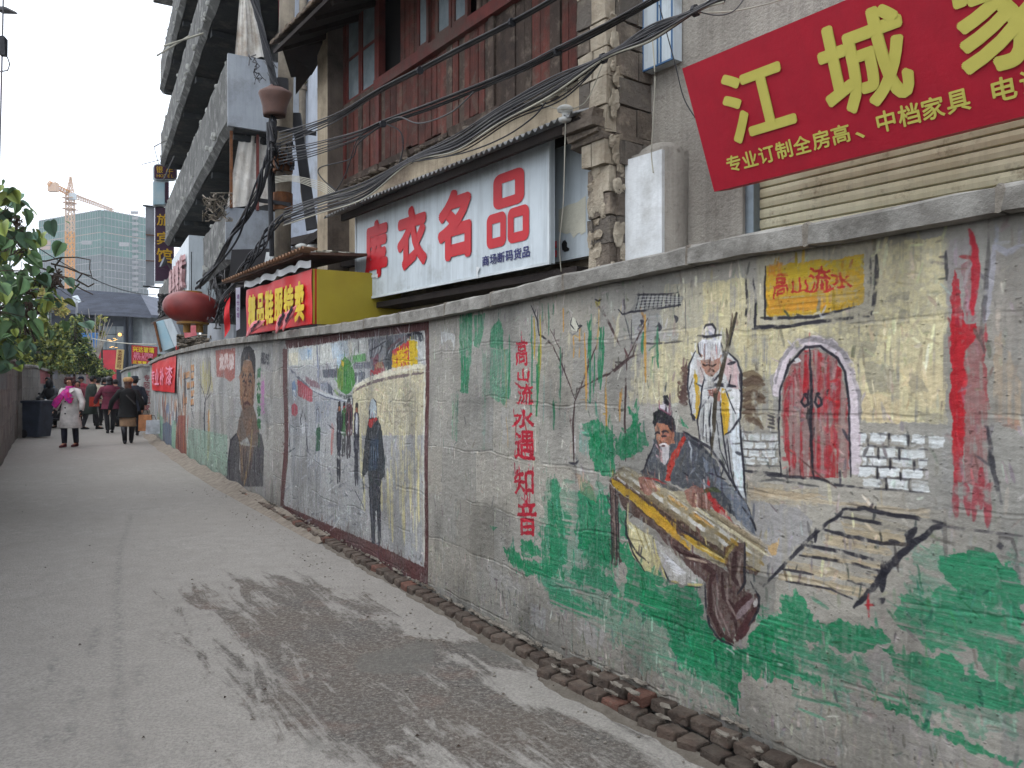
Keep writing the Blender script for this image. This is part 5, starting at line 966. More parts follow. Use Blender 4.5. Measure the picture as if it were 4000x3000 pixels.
def cv2(pl):
    cv = Canvas('mural_beyond', 0, pl.L, 90, base=(150,149,146), fmap=pl.px, seed=41); cv.plaster(.5, .33, .05, tone=.05, joint=.4); p, l = cv.poly, cv.line
    p([(445,1455),(461,1455),(461,1560),(445,1560)], (176,58,84), .9, .1); p([(470,1455),(500,1452),(500,1600),(470,1600)], (172,172,172), .6, .3); p([(500,1455),(511,1452),(511,1475),(500,1475)], (60,140,80), .9, .1); p([(520,1452),(543,1448),(543,1600),(520,1600)], (176,178,182), .7, .2)
    for i, ch in enumerate('专回收门家'):
        cv.text(ch, [(562,1464+i*29),(584,1464+i*29),(584,1488+i*29),(562,1488+i*29)], (116,44,50), .03, .1, 1)
    cv.grime(); return cv
zt2 = lambda a: 2.24
pl2, wall2 = simple_wall('jogged_wall', 'grey rendered wall set back beyond the near one, with red brush script', [(-11.75,26.75),(-12.3,26.85),(-12.9,27.05),(-13.5,28.2),(-16.6,33.6),(-21.0,42)], zt2, cv2, 1)
def cvL(pl):
    cv = Canvas('left_paint', 0, pl.L, 60, base=(118,113,108), fmap=None, seed=51); cv.fmap = lambda x, y: pl.px(x, y); cv.plaster(.6, .35, .05, tone=.06, joint=.3); p, l = cv.poly, cv.line
    for i in range(420): a = RG.uniform(0, pl.L); z = RG.uniform(.2, 2.1); l([(a,z),(a+RG.uniform(-.03,.03),z-RG.uniform(.2,1.0))], RG.uniform(2,8), [(92,88,86),(136,130,124),(104,98,96),(78,76,78),(140,126,116)][i % 5], .45, .5, 'v', raw=True)
    for i in range(60): a = RG.uniform(0, pl.L); z = RG.uniform(1.2, 2.1); l([(a,z),(a,z-RG.uniform(.1,.5))], RG.uniform(4,9), [(84,110,120),(120,84,80),(150,148,146),(60,64,80)][i % 4], .4, .5, 'v', raw=True)
    p([(0,1430),(28,1430),(28,1520),(0,1520)], (96,116,124), .6, .45); p([(155,1436),(204,1444),(204,1500),(157,1497)], (150,56,60), .95, .08); p([(161,1452),(197,1456),(195,1490),(162,1490)], (158,84,88), .8, .3)
    p([(206,1448),(225,1450),(225,1480),(206,1480)], (104,110,128), .7, .3); p([(262,1450),(284,1452),(282,1476),(262,1476)], (140,150,176), .85, .2); p([(336,1455),(380,1458),(380,1500),(336,1500)], (156,84,84), .9, .15); p([(268,1455),(278,1455),(276,1470),(268,1470)], (70,76,100), .8)
    cv.grime(); return cv
ztl = lambda a: 2.16+.03*math.sin(a*.8)
plL, wallL = simple_wall('left_wall', 'weathered grey concrete wall on the left of the lane under the climbing leaves', [(-1.7,-3.2),(-2.1,-1.0),(-3.3,3.0),(-6.1,8.6),(-9.45,14.4),(-11.6,18),(-13.95,22.0),(-16.0,26.0),(-18.8,32),(-20.4,37),(-23.9,46.5)], ztl, cvL, -1)
# pier on the left wall
pc = P(70, 1700, 22.4); mb = MB(); q = plL.sx(72)
mb.hexa([plL.pt(q-.16, .10, 0), plL.pt(q+.16, .10, 0), plL.pt(q+.16, -.02, 0), plL.pt(q-.16, -.02, 0)], [plL.pt(q-.16, .10, 2.2), plL.pt(q+.16, .10, 2.2), plL.pt(q+.16, -.02, 2.2), plL.pt(q-.16, -.02, 2.2)]); mb.build('pier', mat('pier_render', (142,138,132), (110,106,100), streak=.5, dirt=(90,84,78)), wallL)
# ================================================================ near buildings on the right
M.update(
 render=mat('rough_render', (178,171,160), (152,145,135), bump=.6, bscale=38, streak=.35, dirt=(92,86,80), damt=.2, scale=1.6, dscale=2.5),
 signred=mat('sign_red', (176,26,46), (166,24,44), rough=.6, bump=.25, bscale=5, dirt=(150,40,52), damt=.15, scale=4, streak=.15),
 signyel=mat('sign_yellow', (204,194,96), (194,184,88), rough=.6, bump=0, scale=5),
 shut=mat('shutter_paint', (212,206,176), (198,190,158), rough=.5, bump=.05, bscale=80, streak=.2, dirt=(110,90,66), damt=.25, scale=4, dscale=6),
 steel=mat('galvanised', (128,138,144), (104,112,118), rough=.5, metal=.5, bump=.05, scale=6),
 dark=mat('dark_interior', (30,28,28), (22,20,20), bump=0),
 block=mat('old_block', (124,112,100), (98,88,78), bump=.8, bscale=34, scale=5, rnd=.16, dirt=(164,150,132), dscale=6, damt=.5),
 blockg=mat('grey_block', (118,110,101), (98,90,82), bump=.7, bscale=34, scale=5, rnd=.14, dirt=(140,130,116), dscale=5, damt=.4),
 plasterold=mat('old_plaster', (196,184,164), (164,150,130), bump=.6, bscale=36, scale=6, streak=.3, dirt=(110,100,90)),
 whitewash=mat('whitewash', (222,224,224), (204,206,206), bump=.25, bscale=30, streak=.15, dirt=(160,158,152), scale=3),
 beige=mat('beige_render', (184,168,144), (160,146,124), bump=.4, bscale=40, streak=.4, dirt=(112,98,84), scale=3, damt=.5),
 browns=mat('brown_render', (120,108,98), (98,88,80), bump=.4, bscale=40, streak=.3, dirt=(60,54,50), scale=3),
 plank=mat('red_plank', (118,62,53), (86,54,47), rough=.8, bump=.5, bscale=60, streak=.75, dirt=(104,90,78), damt=.45, scale=5, rnd=.25, dscale=7),
 plankg=mat('grey_plank', (96,80,70), (70,58,52), rough=.85, bump=.5, bscale=60, streak=.8, dirt=(130,116,102), damt=.4, scale=5, rnd=.25, dscale=7),
 frame=mat('red_frame', (112,52,46), (86,44,40), rough=.7, bump=.3, bscale=60, streak=.3, dirt=(84,70,62), damt=.4, scale=6),
 glass=mat('dusty_glass', (128,138,142), (104,114,118), rough=.25, bump=0, scale=4, spec=.6),
 signw=mat('sign_white', (196,204,208), (184,192,196), rough=.45, bump=.03, bscale=60, streak=.35, dirt=(140,142,138), damt=.3, scale=2),
 letred=mat('letter_red', (190,34,42), (180,30,40), rough=.5, bump=0), letblue=mat('letter_blue', (44,46,104), rough=.5, bump=0),
 tin=mat('corrugated_tin', (186,188,188), (150,150,150), rough=.55, metal=.3, bump=.1, streak=.4, dirt=(100,92,86), scale=6),
 soffit=mat('dark_wood', (46,38,34), (34,28,26), bump=.3, bscale=40, scale=5),
 tile=mat('roof_tile', (128,110,92), (86,76,68), bump=.5, scale=8, rnd=.2),
)
def onp(x, y, o0, z0, o1, z1, fr):
    """photo pixel -> (s, t) on a leaning plane whose bottom line is (o0, z0) and top line (o1, z1)"""
    lo, hi = min(o0, o1)-1, max(o0, o1)+1
    a0, zz0 = fr.im(x, y, lo); a1, zz1 = fr.im(x, y, hi)      # ray points at two offsets
    g = lambda o, z: (o-o0)*(z1-z0)-(z-z0)*(o1-o0)
    k = g(lo, zz0)/(g(lo, zz0)-g(hi, zz1)); o = lo+(hi-lo)*k; z = zz0+(zz1-zz0)*k
    return a0+(a1-a0)*k, (z-z0)/(z1-z0)
def cellq(pts, o0, z0, o1, z1, fr, off=.004):
    q = [onp(x, y, o0, z0, o1, z1, fr) for x, y in pts]; a = [p[0] for p in q]; t = [p[1] for p in q]
    hi, lo, tb, tt = max(a), min(a), min(t), max(t)
    nn = (fr.N*(z1-z0)-Vector((0,0,1))*(o1-o0)).normalized()*-1 ; pp = lambda s_, k: fr.pt(s_, o0+(o1-o0)*k, z0+(z1-z0)*k)+nn*off
    return [pp(hi, tt), pp(lo, tt), pp(lo, tb), pp(hi, tb)]   # TL TR BR BL seen from the lane
def lettering(cells, name, m, parent, depth=0, off=Vector((0,0,0))):
    """cells: (text, quad, bold)"""
    allv = MB()
    for txt, quad, bold in cells:
        fn = quadmap(quad); nrm = (quad[1]-quad[0]).cross(quad[3]-quad[0]).normalized()
        if nrm.y > 0: nrm = -nrm
        its = row(txt, 0, 1, 0, 1, .08, bold) if len(txt) > 1 else [(txt, 0, 1, 0, 1, bold)]
        for ch, u0, u1, v0, v1, b in its:
            v, t, *_ = glyph(ch, b)
            for n_, (du, dv) in enumerate(shifts(b)):
                k = len(allv.v)
                for p in v: x_ = p[0]*(1-2*b)+b+du; y_ = p[1]*(1-2*b)+b+dv; allv.v.append(tuple(fn(u0+(u1-u0)*x_, v1-(v1-v0)*y_)+nrm*(depth+.0004*n_)))
                for tr in t: allv.f.append(tuple(k+int(i) for i in tr)); allv.m.append(0)
            if depth:
                k2 = len(allv.v); ec = {}
                for p in v: allv.v.append(tuple(fn(u0+(u1-u0)*p[0], v1-(v1-v0)*p[1])))
                for tr in t:
                    for a_, b_ in ((tr[0],tr[1]),(tr[1],tr[2]),(tr[2],tr[0])): kk = (min(a_,b_),max(a_,b_)); ec[kk] = ec.get(kk, 0)+1
                for (a_, b_), n_ in ec.items():
                    if n_ == 1: allv.f.append((k+int(a_), k+int(b_), k2+int(b_), k2+int(a_))); allv.m.append(0)
    return allv.build(name, m, parent, normals=False)
UP = Vector((0,0,1))
# --- grey rendered shop house
b1 = thing('rendered_house', 'rough grey rendered shop house with a cream roller shutter on the right', 'building', NF.pt(-2, 1.7, 0))
mb = MB(); mb.fb(NF, -.09, .98, 1.57, 1.85, 0, 9); mb.fb(NF, -5.5, -.09, 1.57, 1.85, 3.45, 9); mb.fb(NF, -9, -5.5, 1.57, 1.85, 0, 9); mb.fb(NF, -9, .98, 5.0, 5.2, 0, 9); mb.fb(NF, -9.2, -9, 1.57, 5.2, 0, 9); mb.fb(NF, -9.2, .98, 1.55, 5.2, 9.0, 9.2)
mb.build('wall', M['render'], b1)
sh = thing('roller_shutter', 'cream painted roller shutter half hidden behind the red shop sign', 'roller shutter', NF.pt(-2, 1.66, 0))
for i in range(32):
    z = 1.35+i*.068; mb = MB(); pr = [(0, 0), (.012, .006), (.015, .034), (.012, .060), (0, .064)]
    mb.rings([[NF.pt(a, 1.68-x, z+y) for x, y in pr]+[NF.pt(a, 1.69, z+.064), NF.pt(a, 1.69, z)] for a in (-.10, -5.4)]); mb.build('slat', M['shut'], sh)
mb = MB(); mb.fb(NF, -.155, -.09, 1.60, 1.70, 0, 3.45); mb.build('guide_rail', M['steel'], sh)
mb = MB(); mb.fb(NF, -5.4, -.155, 1.75, 1.78, 0, 3.45); mb.build('backing', M['dark'], sh)
# --- leaning red shop sign
O0, Z0, O1, Z1 = 1.2, 2.755, .9, 3.455; SR = (O0, Z0, O1, Z1, NF); s0, s1 = -.155, -4.4
rs = thing('red_shop_sign', 'big red shop sign with yellow characters leaning out over the roller shutter', 'sign', NF.pt(-2, 1.2, 2.75))
mb = MB(); mb.hexa([NF.pt(s0,O0,Z0), NF.pt(s1,O0,Z0), NF.pt(s1,O0+.14,Z0+.03), NF.pt(s0,O0+.14,Z0+.03)], [NF.pt(s0,O1,Z1), NF.pt(s1,O1,Z1), NF.pt(s1,O1+.14,Z1+.03), NF.pt(s0,O1+.14,Z1+.03)]); mb.build('panel', M['signred'], rs)
K2r = K(2600, 0, .6329)
q1 = cellq(K2r((345,470),(825,780),(700,330),(420,895)), *SR); q2 = cellq(K2r((940,380),(1557,560),(1380,0),(1160,705)), *SR)
a0 = onp(*K2r((1765,60))[0], *SR)[0]; w_ = (q1[0]-q1[1]).length
def stq(a, b, t0, t1): return [NF.pt(s_, O0+(O1-O0)*k, Z0+(Z1-Z0)*k)-(NF.N*(Z1-Z0)-UP*(O1-O0)).normalized()*.004 for s_, k in ((a,t1),(b,t1),(b,t0),(a,t0))]
t1_ = onp(*K2r((1200,20))[0], *SR)[1]; t0_ = onp(*K2r((1160,705))[0], *SR)[1]
cells = [('江', q1, .03), ('城', q2, .03), ('家', stq(a0, a0-.46, t0_, t1_), .03), ('具', stq(a0-.62, a0-1.08, t0_, t1_), .03)]
e = [onp(*K2r(p)[0], *SR) for p in ((385,1000),(385,1100),(1905,650),(1905,750))]
ta, tb = .115, .245
sa = onp(*K2r((385,1060))[0], *SR)[0]; sb = onp(*K2r((1165,900))[0], *SR)[0]; sc = onp(*K2r((1310,840))[0], *SR)[0]; sd = onp(*K2r((1905,700))[0], *SR)[0]; se = onp(*K2r((2015,640))[0], *SR)[0]
sgn = [('专业订制全房高', stq(sa, sb, ta, tb), .022), ('、', stq(sb-.02, sb-.07, ta, ta+.05), .02), ('中档家具', stq(sc, sd, ta, tb+.01), .022), ('电话', stq(se, se-(sc-sd)/4*2.05, ta, tb+.01), .022)]
lettering(cells, 'large_lettering', M['signyel'], rs); [lettering(g_, 'small_lettering', M['signyel'], rs) for g_ in (sgn[:1], sgn[2:3], sgn[3:])]; lettering(sgn[1:2], 'comma_mark', M['signyel'], rs)
mb = MB(); [mb.fb(NF, s_-.02, s_+.02, 1.2, 1.57, 3.3, 3.34) for s_ in (-.5, -2, -3.5)]; mb.build('bracket', M['steel'], rs)
# --- blank white light box high on the render
lb = thing('white_box_sign', 'narrow white panel with blue edging high on the grey render', 'sign', NF.pt(.57, 1.5, 3.85))
mb = MB(); mb.fb(NF, .42, .72, 1.47, 1.56, 3.85, 5.2); mb.build('panel', M['signw'], lb)
bl = mat('edge_blue', (70,104,140), rough=.5, bump=0); mb = MB(); [mb.fb(NF, a, a+.012, 1.463, 1.475, 3.86, 5.2) for a in (.425, .53, .56, .705)]; mb.fb(NF, .42, .72, 1.463, 1.475, 3.845, 3.857); mb.build('edging', bl, lb)
# --- ruined block pillar
pl_ = thing('block_pillar', 'crumbling pillar of old grey blocks between the two shops', 'pillar', NF.pt(.88, 1.4, 0))
rp = random.Random(4); z = 0.0; i = 0; edges = [0, .35, .7, 1.05, 1.4, 1.75, 2.1, 2.36, 2.57, 2.765, 2.94, 3.13, 3.31, 3.36, 3.56, 3.77, 3.98, 4.17, 4.4, 4.6, 4.8, 5.0, 5.2, 5.4, 5.6, 5.8, 6.0, 6.3, 6.6, 6.9]
mb = MB(); mb.fb(NF, .78, .99, 1.21, 1.86, 0, 6.9); mb.build('core', M['plasterold'], pl_)
for z0, z1 in zip(edges[:-1], edges[1:]):
    i += 1; ov = .0 if z0 < 3.1 else .05 if z0 < 3.31 else .035; m_ = M['blockg'] if i % 3 == 0 else M['block']; g_ = .006
    up_ = z0 >= 3.3; sL = .99 if not up_ else 1.06; cuts = [sL, .90+.03*(i % 2), .755]
    for a, b in zip(cuts[:-1], cuts[1:]):                 # street face, running a little round the corner
        mb = MB(); mb.fb(NF, b+g_*.5, a-g_*.5, 1.175-ov+rp.uniform(-.01,.01), 1.24, z0+g_, z1-g_, j=.007); mb.build('block', m_ if rp.random() < .5 else M['plasterold'], pl_)
    sd_ = [1.18, 1.57] if i % 2 else [1.18, 1.42, 1.60]
    if abs(z0-3.13) < .01: sd_ = [1.18, 1.28, 1.38, 1.46, 1.58]
    for a, b in zip(sd_[:-1], sd_[1:]):                    # end face towards the viewer
        mb = MB(); mb.fb(NF, .735-ov*.6+rp.uniform(-.008,.008), .80, a+g_*.5+(.06 if a == 1.18 else 0), b-g_*.5, z0+g_, z1-g_, j=.007); mb.build('block', m_, pl_)
mb = MB()
for k in range(90):                                        # lumps of old plaster clinging to the corner and joints
    z = rp.uniform(2.3, 4.6); side = rp.random() < .65
    c = NF.pt(rp.uniform(.78, .97), 1.172, z) if side else NF.pt(.735, rp.uniform(1.18, 1.3), z); r_ = rp.uniform(.02, .055); k0 = len(mb.v)
    mb.ell(c, r_, r_, r_*rp.uniform(.8, 2.0), 8, 6, M=Matrix.Rotation(NF.ang, 3, 'Z') @ Matrix.Diagonal((1, .22, 1) if side else (.25, 1, 1)))
    for q in range(k0, len(mb.v)): v = mb.v[q]; mb.v[q] = tuple(x+rp.uniform(-.007, .007) for x in v)
mb.build('plaster_patch', M['plasterold'], pl_)
mb = MB()
for k, (o, z, h) in enumerate([(1.10, 3.30, .05), (1.06, 3.345, .05), (1.02, 3.395, .07), (1.05, 3.46, .06)]): mb.fb(NF, .76+.01*k, 1.10, o, 1.2, z, z+h, j=.014)
mb.build('corbel', M['block'], pl_)
# --- whitewashed stub with rounded rendered head
ws = thing('whitewashed_stub', 'whitewashed stub pier with a rounded rendered head beside the block pillar', 'pier', NF.pt(.55, 1.4, 0))
mb = MB(); mb.fb(NF, .375, .725, 1.30, 1.33, 0, 3.17, j=.003); mb.build('white_face', M['whitewash'], ws)
mb = MB(); mb.fb(NF, .37, .735, 1.332, 1.58, 0, 3.2, j=.01); mb.ell(NF.pt(.55, 1.47, 3.19), .185, .13, .09, 14, 10, M=Matrix.Rotation(NF.ang, 3, 'Z')); mb.build('rendered_side', M['render'], ws, smooth=True)
# --- side board of the clothes shop
mb = MB(); mb.fb(NF, 1.06, 2.6, 1.42, 1.5, 2.56, 3.55)
sb_ = thing('grey_side_board', 'plain grey-white board with a torn hole beside the clothes shop sign', 'board', NF.pt(1.5, 1.42, 2.56)); mb.build('board', M['signw'], sb_)
mb = MB(); pts = [NF.v(x, y, 1.416) for x, y in ((2182,820),(2220,800),(2255,790),(2288,764),(2288,905),(2270,918),(2262,908),(2240,930),(2228,908),(2215,915),(2182,905))]; mb.face(pts); mb.build('bare_patch', mat('peeled_patch', (206,202,184), (190,186,170), bump=.2), sb_)
mb = MB(); pts = [NF.v(*p, 1.415) for p in K(1340,480,.446)((1915,1060),(1925,1035),(1945,1025),(1962,1050),(1960,1085),(1983,1100),(1975,1120),(1940,1130),(1918,1110))]; mb.face(pts); mb.build('torn_hole', M['dark'], sb_)
for y0, y1 in ((945,972),(980,1008)):
    mb = MB(); x0, x1 = 2136, 2160; a = NF.S(x0, 1.36); b = NF.S(x1, 1.36); zt_ = NF.Z(x0, y0, 1.36); zb_ = NF.Z(x0, y1, 1.36)
    mb.fb(NF, b, a, 1.36, 1.40, zt_-.012, zt_); mb.fb(NF, b, a, 1.36, 1.40, zb_, zb_+.012); mb.fb(NF, b, b+.014, 1.36, 1.40, zb_, zt_); mb.build('raised_letter', M['letred'], sb_)
# --- the white clothes shop sign
cs = thing('clothes_shop_sign', 'long white light-box sign with fat red characters under the tin awning', 'sign', NF.pt(3.2, 1.2, 2.5))
S_L, S_R = 4.96, 1.47; mb = MB(); mb.fb(NF, S_R, S_L, 1.2, 1.26, 2.51, 3.53); mb.build('light_box', M['signw'], cs)
mb = MB(); [mb.fb(NF, S_R-.012, S_L+.012, 1.19, 1.21, z_-.012, z_+.012) for z_ in (2.51, 3.53)]; [mb.fb(NF, a-.012, a+.012, 1.191, 1.21, 2.522, 3.518) for a in (S_R, S_L)]; mb.build('metal_edge', mat('sign_edge', (206,212,214), rough=.4, bump=0), cs)
K3r = K(1340, 480, .446); CP = (1.2, 2.5, 1.2001, 3.5, NF)
cl_ = [(c, cellq(K3r(*p), *CP, off=.006), b) for c, p, b in [('库', ((195,1110),(395,1050),(290,850),(240,1375)), .055), ('衣', ((480,1000),(740,900),(600,728),(690,1262)), .055), ('名', ((835,1000),(1130,900),(970,586),(960,1205)), .055)]]
red_l = lettering(cl_, 'red_lettering', M['letred'], cs)
def rsq(quad, hole, m, parent, nm, r_=.22):                 # rounded square with a square hole, as in the sign's last character
    fn = quadmap(quad); o_ = []; n = 6
    for cx, cy, a0_ in ((1-r_, r_, -90), (1-r_, 1-r_, 0), (r_, 1-r_, 90), (r_, r_, 180)):
        for k in range(n): a_ = R(a0_+90*k/(n-1)); o_.append((cx+r_*math.cos(a_), cy+r_*math.sin(a_)))
    h0, h1 = .5-hole, .5+hole; inn = [(h1, h0)]*n+[(h1, h1)]*n+[(h0, h1)]*n+[(h0, h0)]*n; mb = MB(); k = len(mb.v); N_ = len(o_)
    mb.v = [tuple(fn(*p)) for p in o_]+[tuple(fn(*p)) for p in inn]; mb.f = [(i, (i+1) % N_, N_+(i+1) % N_, N_+i) for i in range(N_)]; mb.m = [0]*N_
    return mb.build(nm, m, parent, normals=False)
for p in (((1320,620),(1592,530),(1560,384),(1350,765)), ((1262,950),(1432,900),(1400,775),(1290,1106)), ((1446,900),(1634,850),(1600,712),(1480,1057))): rsq(cellq(K3r(*p), *CP, off=.006), .21, M['letred'], cs, 'red_lettering')
lettering([('商场断码货品', cellq(K3r((1220,1200),(1645,1100),(1645,1072),(1225,1260)), *CP, off=.006), .022)], 'blue_lettering', M['letblue'], cs)
mb = MB(); mb.face([NF.v(*p, 1.190) for p in K3r((180,1335),(290,1330),(305,1320),(300,1365),(285,1352),(185,1360))]); mb.face([NF.v(*p, 1.185) for p in K3r((1165,1260),(1198,1262),(1180,1310),(1183,1370),(1168,1340))]); mb.build('torn_strip', M['whitewash'], cs, normals=False)
mb = MB(); mb.fb(NF, 1.2, 5.0, 1.25, 1.55, 2.40, 2.46); mb.build('lower_batten', M['soffit'], cs)
# --- corrugated tin awning
aw = thing('tin_awning', 'wavy corrugated tin awning with a dark edge beam above the white sign', 'awning', NF.pt(3, 1.2, 3.5))
mb = MB(); a_, b_ = .92, 5.35
def awf(u, v):
    s_ = a_+(b_-a_)*u; o = .97+.56*v; z = 3.50+.22*v+.016*math.sin(u*2*math.pi*58)-(.04*math.sin(u*6)*.3); return NF.pt(s_, o, z)
mb.grid(awf, 58*6, 3); k = len(mb.v); mb.grid(lambda u, v: awf(u, v)-UP*.004, 58*6, 3); mb.build('corrugated_sheet', M['tin'], aw, normals=False)
mb = MB(); mb.fb(NF, a_, b_-.35, 1.03, 1.07, 3.41, 3.485); mb.fb(NF, a_, b_-.35, 1.4, 1.44, 3.5, 3.57); mb.build('edge_beam', M['soffit'], aw)
# --- timber house
th = thing('timber_house', 'old timber fronted house with faded red planks and small-paned windows', 'building', NF.pt(3.6, 1.6, 0))
mb = MB(); mb.fb(NF, 1.0, 5.95, 1.56, 1.8, 0, 4.10); mb.fb(NF, 1.0, 5.95, 4.8, 5.0, 0, 6.8); mb.build('lower_wall', M['beige'], th)
mb = MB(); mb.fb(NF, 5.93, 6.24, 1.27, 4.9, 0, 6.3, j=.004); mb.build('corner_pier', M['beige'], th)
mb = MB(); mb.fb(NF, 5.915, 5.928, 1.27, 1.56, 0, 6.3); mb.build('pier_side', M['browns'], th)
mb = MB(); mb.fb(NF, 1.06, 5.93, 1.62, 1.66, 4.12, 6.7); mb.build('dark_inside', M['dark'], th)
rt = random.Random(8); a = 1.10
while a < 5.9:
    w_ = rt.uniform(.085, .15); mb = MB(); g_ = rt.random(); m_ = M['plankg'] if g_ < (.5 if a < 2.8 else .18) else M['plank']
    zb = 4.13+rt.uniform(-.015, .03)+(.05 if rt.random() < .1 else 0); o_ = 1.50+rt.uniform(-.012, .008); tl = rt.uniform(-.006, .006)
    mb.hexa([NF.pt(a+.004, o_, zb), NF.pt(a+w_-.004, o_+tl, zb+rt.uniform(-.01,.01)), NF.pt(a+w_-.004, o_+.03, zb), NF.pt(a+.004, o_+.03, zb)], [NF.pt(a+.004+tl, o_, 4.985), NF.pt(a+w_-.004+tl, o_+tl, 4.985), NF.pt(a+w_-.004, o_+.03, 4.985), NF.pt(a+.004, o_+.03, 4.985)]); mb.build('plank', m_, th); a += w_
for x in (2.62, 4.93, 1.12, 5.86): mb = MB(); mb.fb(NF, x, x+.09, 1.475, 1.56, 4.13, 6.5, j=.004); mb.build('post', M['plankg'] if x < 4 else M['frame'], th)
mb = MB(); mb.fb(NF, 1.08, 5.0, 1.44, 1.56, 4.99, 5.11, j=.003); mb.build('sill_beam', M['frame'], th); mb = MB(); mb.fb(NF, 5.02, 5.9, 1.46, 1.55, 4.99, 5.07, j=.003); mb.build('sill_beam', M['plankg'], th)
mb = MB(); mb.fb(NF, 1.08, 5.93, 1.46, 1.58, 6.28, 6.42); mb.build('head_beam', M['frame'], th)
mb = MB(); [mb.fb(NF, a_, b_, 1.47, 1.6, 4.06+rt.uniform(-.01,.01), 4.125+rt.uniform(-.012,.012), j=.012) for a_, b_ in ((1.1,1.8),(1.8,2.3),(2.3,2.5),(2.52,3.4),(3.45,4.2),(4.25,4.9),(4.95,5.5),(5.5,5.9))]; mb.build('rotten_plate', M['plankg'], th)
mb = MB()
for k in range(90): c = NF.pt(rt.uniform(1.1, 5.9), rt.uniform(1.44, 1.55), 4.05+rt.uniform(-.05,.02)); r_ = rt.uniform(.015,.04); mb.ell(c, r_*1.5, r_, r_*.7, 6, 4)
tag(mb.build('rubble_ledge', M['block'], th), kind='stuff')
def sash(s0, s1, z0, z1, cols, rows, o=1.49):
    fr_ = MB(); t = .045
    fr_.fb(NF, s0, s1, o, o+.04, z0, z0+t); fr_.fb(NF, s0, s1, o, o+.04, z1-t, z1); fr_.fb(NF, s0, s0+t, o+.001, o+.041, z0+t, z1-t); fr_.fb(NF, s1-t, s1, o+.001, o+.041, z0+t, z1-t); w_ = (s1-s0-t)/cols; h_ = (z1-z0-t)/rows
    for c in range(1, cols): fr_.fb(NF, s0+c*w_, s0+c*w_+t*.8, o+.004, o+.038, z0+t, z1-t)
    for r_ in range(1, rows): fr_.fb(NF, s0+t, s1-t, o+.006, o+.036, z0+r_*h_, z0+r_*h_+t*.7)
    f = fr_.build('window', M['frame'], th)
    for c in range(cols):
        for r_ in range(rows): g_ = MB(); g_.fb(NF, s0+c*w_+t*.7, s0+(c+1)*w_+t*.3, o+.018, o+.022, z0+r_*h_+t*.6, z0+(r_+1)*h_+t*.4); g_.build('pane', M['glass'], f)
sash(5.03, 5.45, 5.075, 6.2, 1, 2); sash(5.46, 5.86, 5.075, 6.2, 1, 2); sash(3.78, 4.02, 5.12, 6.25, 1, 2, 1.46)
sash(3.02, 3.30, 5.115, 6.25, 1, 2, 1.45); sash(3.32, 3.62, 5.115, 6.25, 1, 2, 1.45); sash(1.3, 1.9, 5.115, 6.25, 2, 2, 1.47)
for a_ in (3.66, 3.76, 3.86, 4.04, 4.14, 4.24, 4.34): mb = MB(); mb.fb(NF, a_, a_+.095, 1.485+rt.uniform(0,.01), 1.51, 5.115, 6.27); mb.build('plank', M['plank'], th)
for a_ in (2.2, 2.35, 2.75, 2.85): mb = MB(); mb.fb(NF, a_, a_+.07, 1.49, 1.53, 5.115, 6.27); mb.build('window_post', M['plankg'], th)
mb = MB()
mb.slab([NF.pt(.95, .70, 5.70), NF.pt(6.15, .66, 5.62), NF.pt(6.35, 3.0, 6.95), NF.pt(.95, 3.0, 6.95)], (0,0,.05)); rf = mb.build('roof', M['soffit'], th)
mb = MB(); mb.slab([NF.pt(.95, 5.2, 5.70), NF.pt(6.15, 5.2, 5.62), NF.pt(6.35, 3.0, 6.95), NF.pt(.95, 3.0, 6.95)], (0,0,.05)); mb.build('roof', M['soffit'], th)
for k in range(11): s_ = 1.2+k*.48; mb = MB(); mb.bar(NF.pt(s_, .72, 5.66), NF.pt(s_, 1.9, 6.28), .06, .08); mb.build('rafter', M['soffit'], rf)
a = .97
while a < 6.1:
    for r_ in range(3): mb = MB(); o = .63+r_*.16; z = 5.735+r_*.09; tip = .02*rt.random(); mb.rings([[NF.pt(a+.085+.08*math.cos(t_), o+d_-tip*(d_ == 0), z+d_*.5+.035*math.sin(t_)) for t_ in [math.pi*i/6 for i in range(7)]]+[NF.pt(a+.16, o+d_, z+d_*.5-.012), NF.pt(a+.01, o+d_, z+d_*.5-.012)] for d_ in (0, .2)]); mb.build('tile', M['tile'], rf)
    a += .168
mb = MB(); mb.slab([NF.pt(6.0,.72,5.63), NF.pt(6.45,1.0,5.5), NF.pt(6.5,1.3,5.62), NF.pt(6.1,1.4,5.95)], (0,0,.03)); mb.slab([NF.pt(6.15,.95,5.6), NF.pt(6.42,1.05,5.28), NF.pt(6.3,1.25,5.6)], (0,0,.02)); mb.build('broken_board', M['soffit'], rf)
# --- red and yellow shoe shop sign box
ss = thing('shoe_shop_sign', 'red banner with yellow characters and an olive yellow side panel above the wall', 'sign', NF.v(1217, 1262, .5))
so_ = .50; sR = NF.S(1219, so_); sL = NF.S(963, so_); zt1 = NF.Z(1217, 1050, so_); zb1 = NF.Z(1222, 1264, so_); zt2_ = NF.Z(962, 1135, so_); zb2_ = NF.Z(965, 1306, so_)
TLp, TRp, BRp, BLp = NF.pt(sL, so_, zt2_), NF.pt(sR, so_, zt1), NF.pt(sR, so_, zb1), NF.pt(sL, so_, zb2_)
banner = mat('banner_red', (206,34,38), (190,28,34), rough=.45, bump=.1, bscale=12, scale=3)
mb = MB(); bf = quadmap([TLp, TRp, BRp, BLp]); nl = -NF.N
mb.grid(lambda u, v: bf(u, v)+nl*(.012*math.sin(u*13+v*5)*(1-v)+.008*math.sin(u*31)*(1-v)**2), 40, 10); mb.slab([TLp+NF.N*.03, TRp+NF.N*.03, BRp+NF.N*.03, BLp+NF.N*.03], NF.N*.02); mb.build('banner', banner, ss, smooth=True, normals=False)
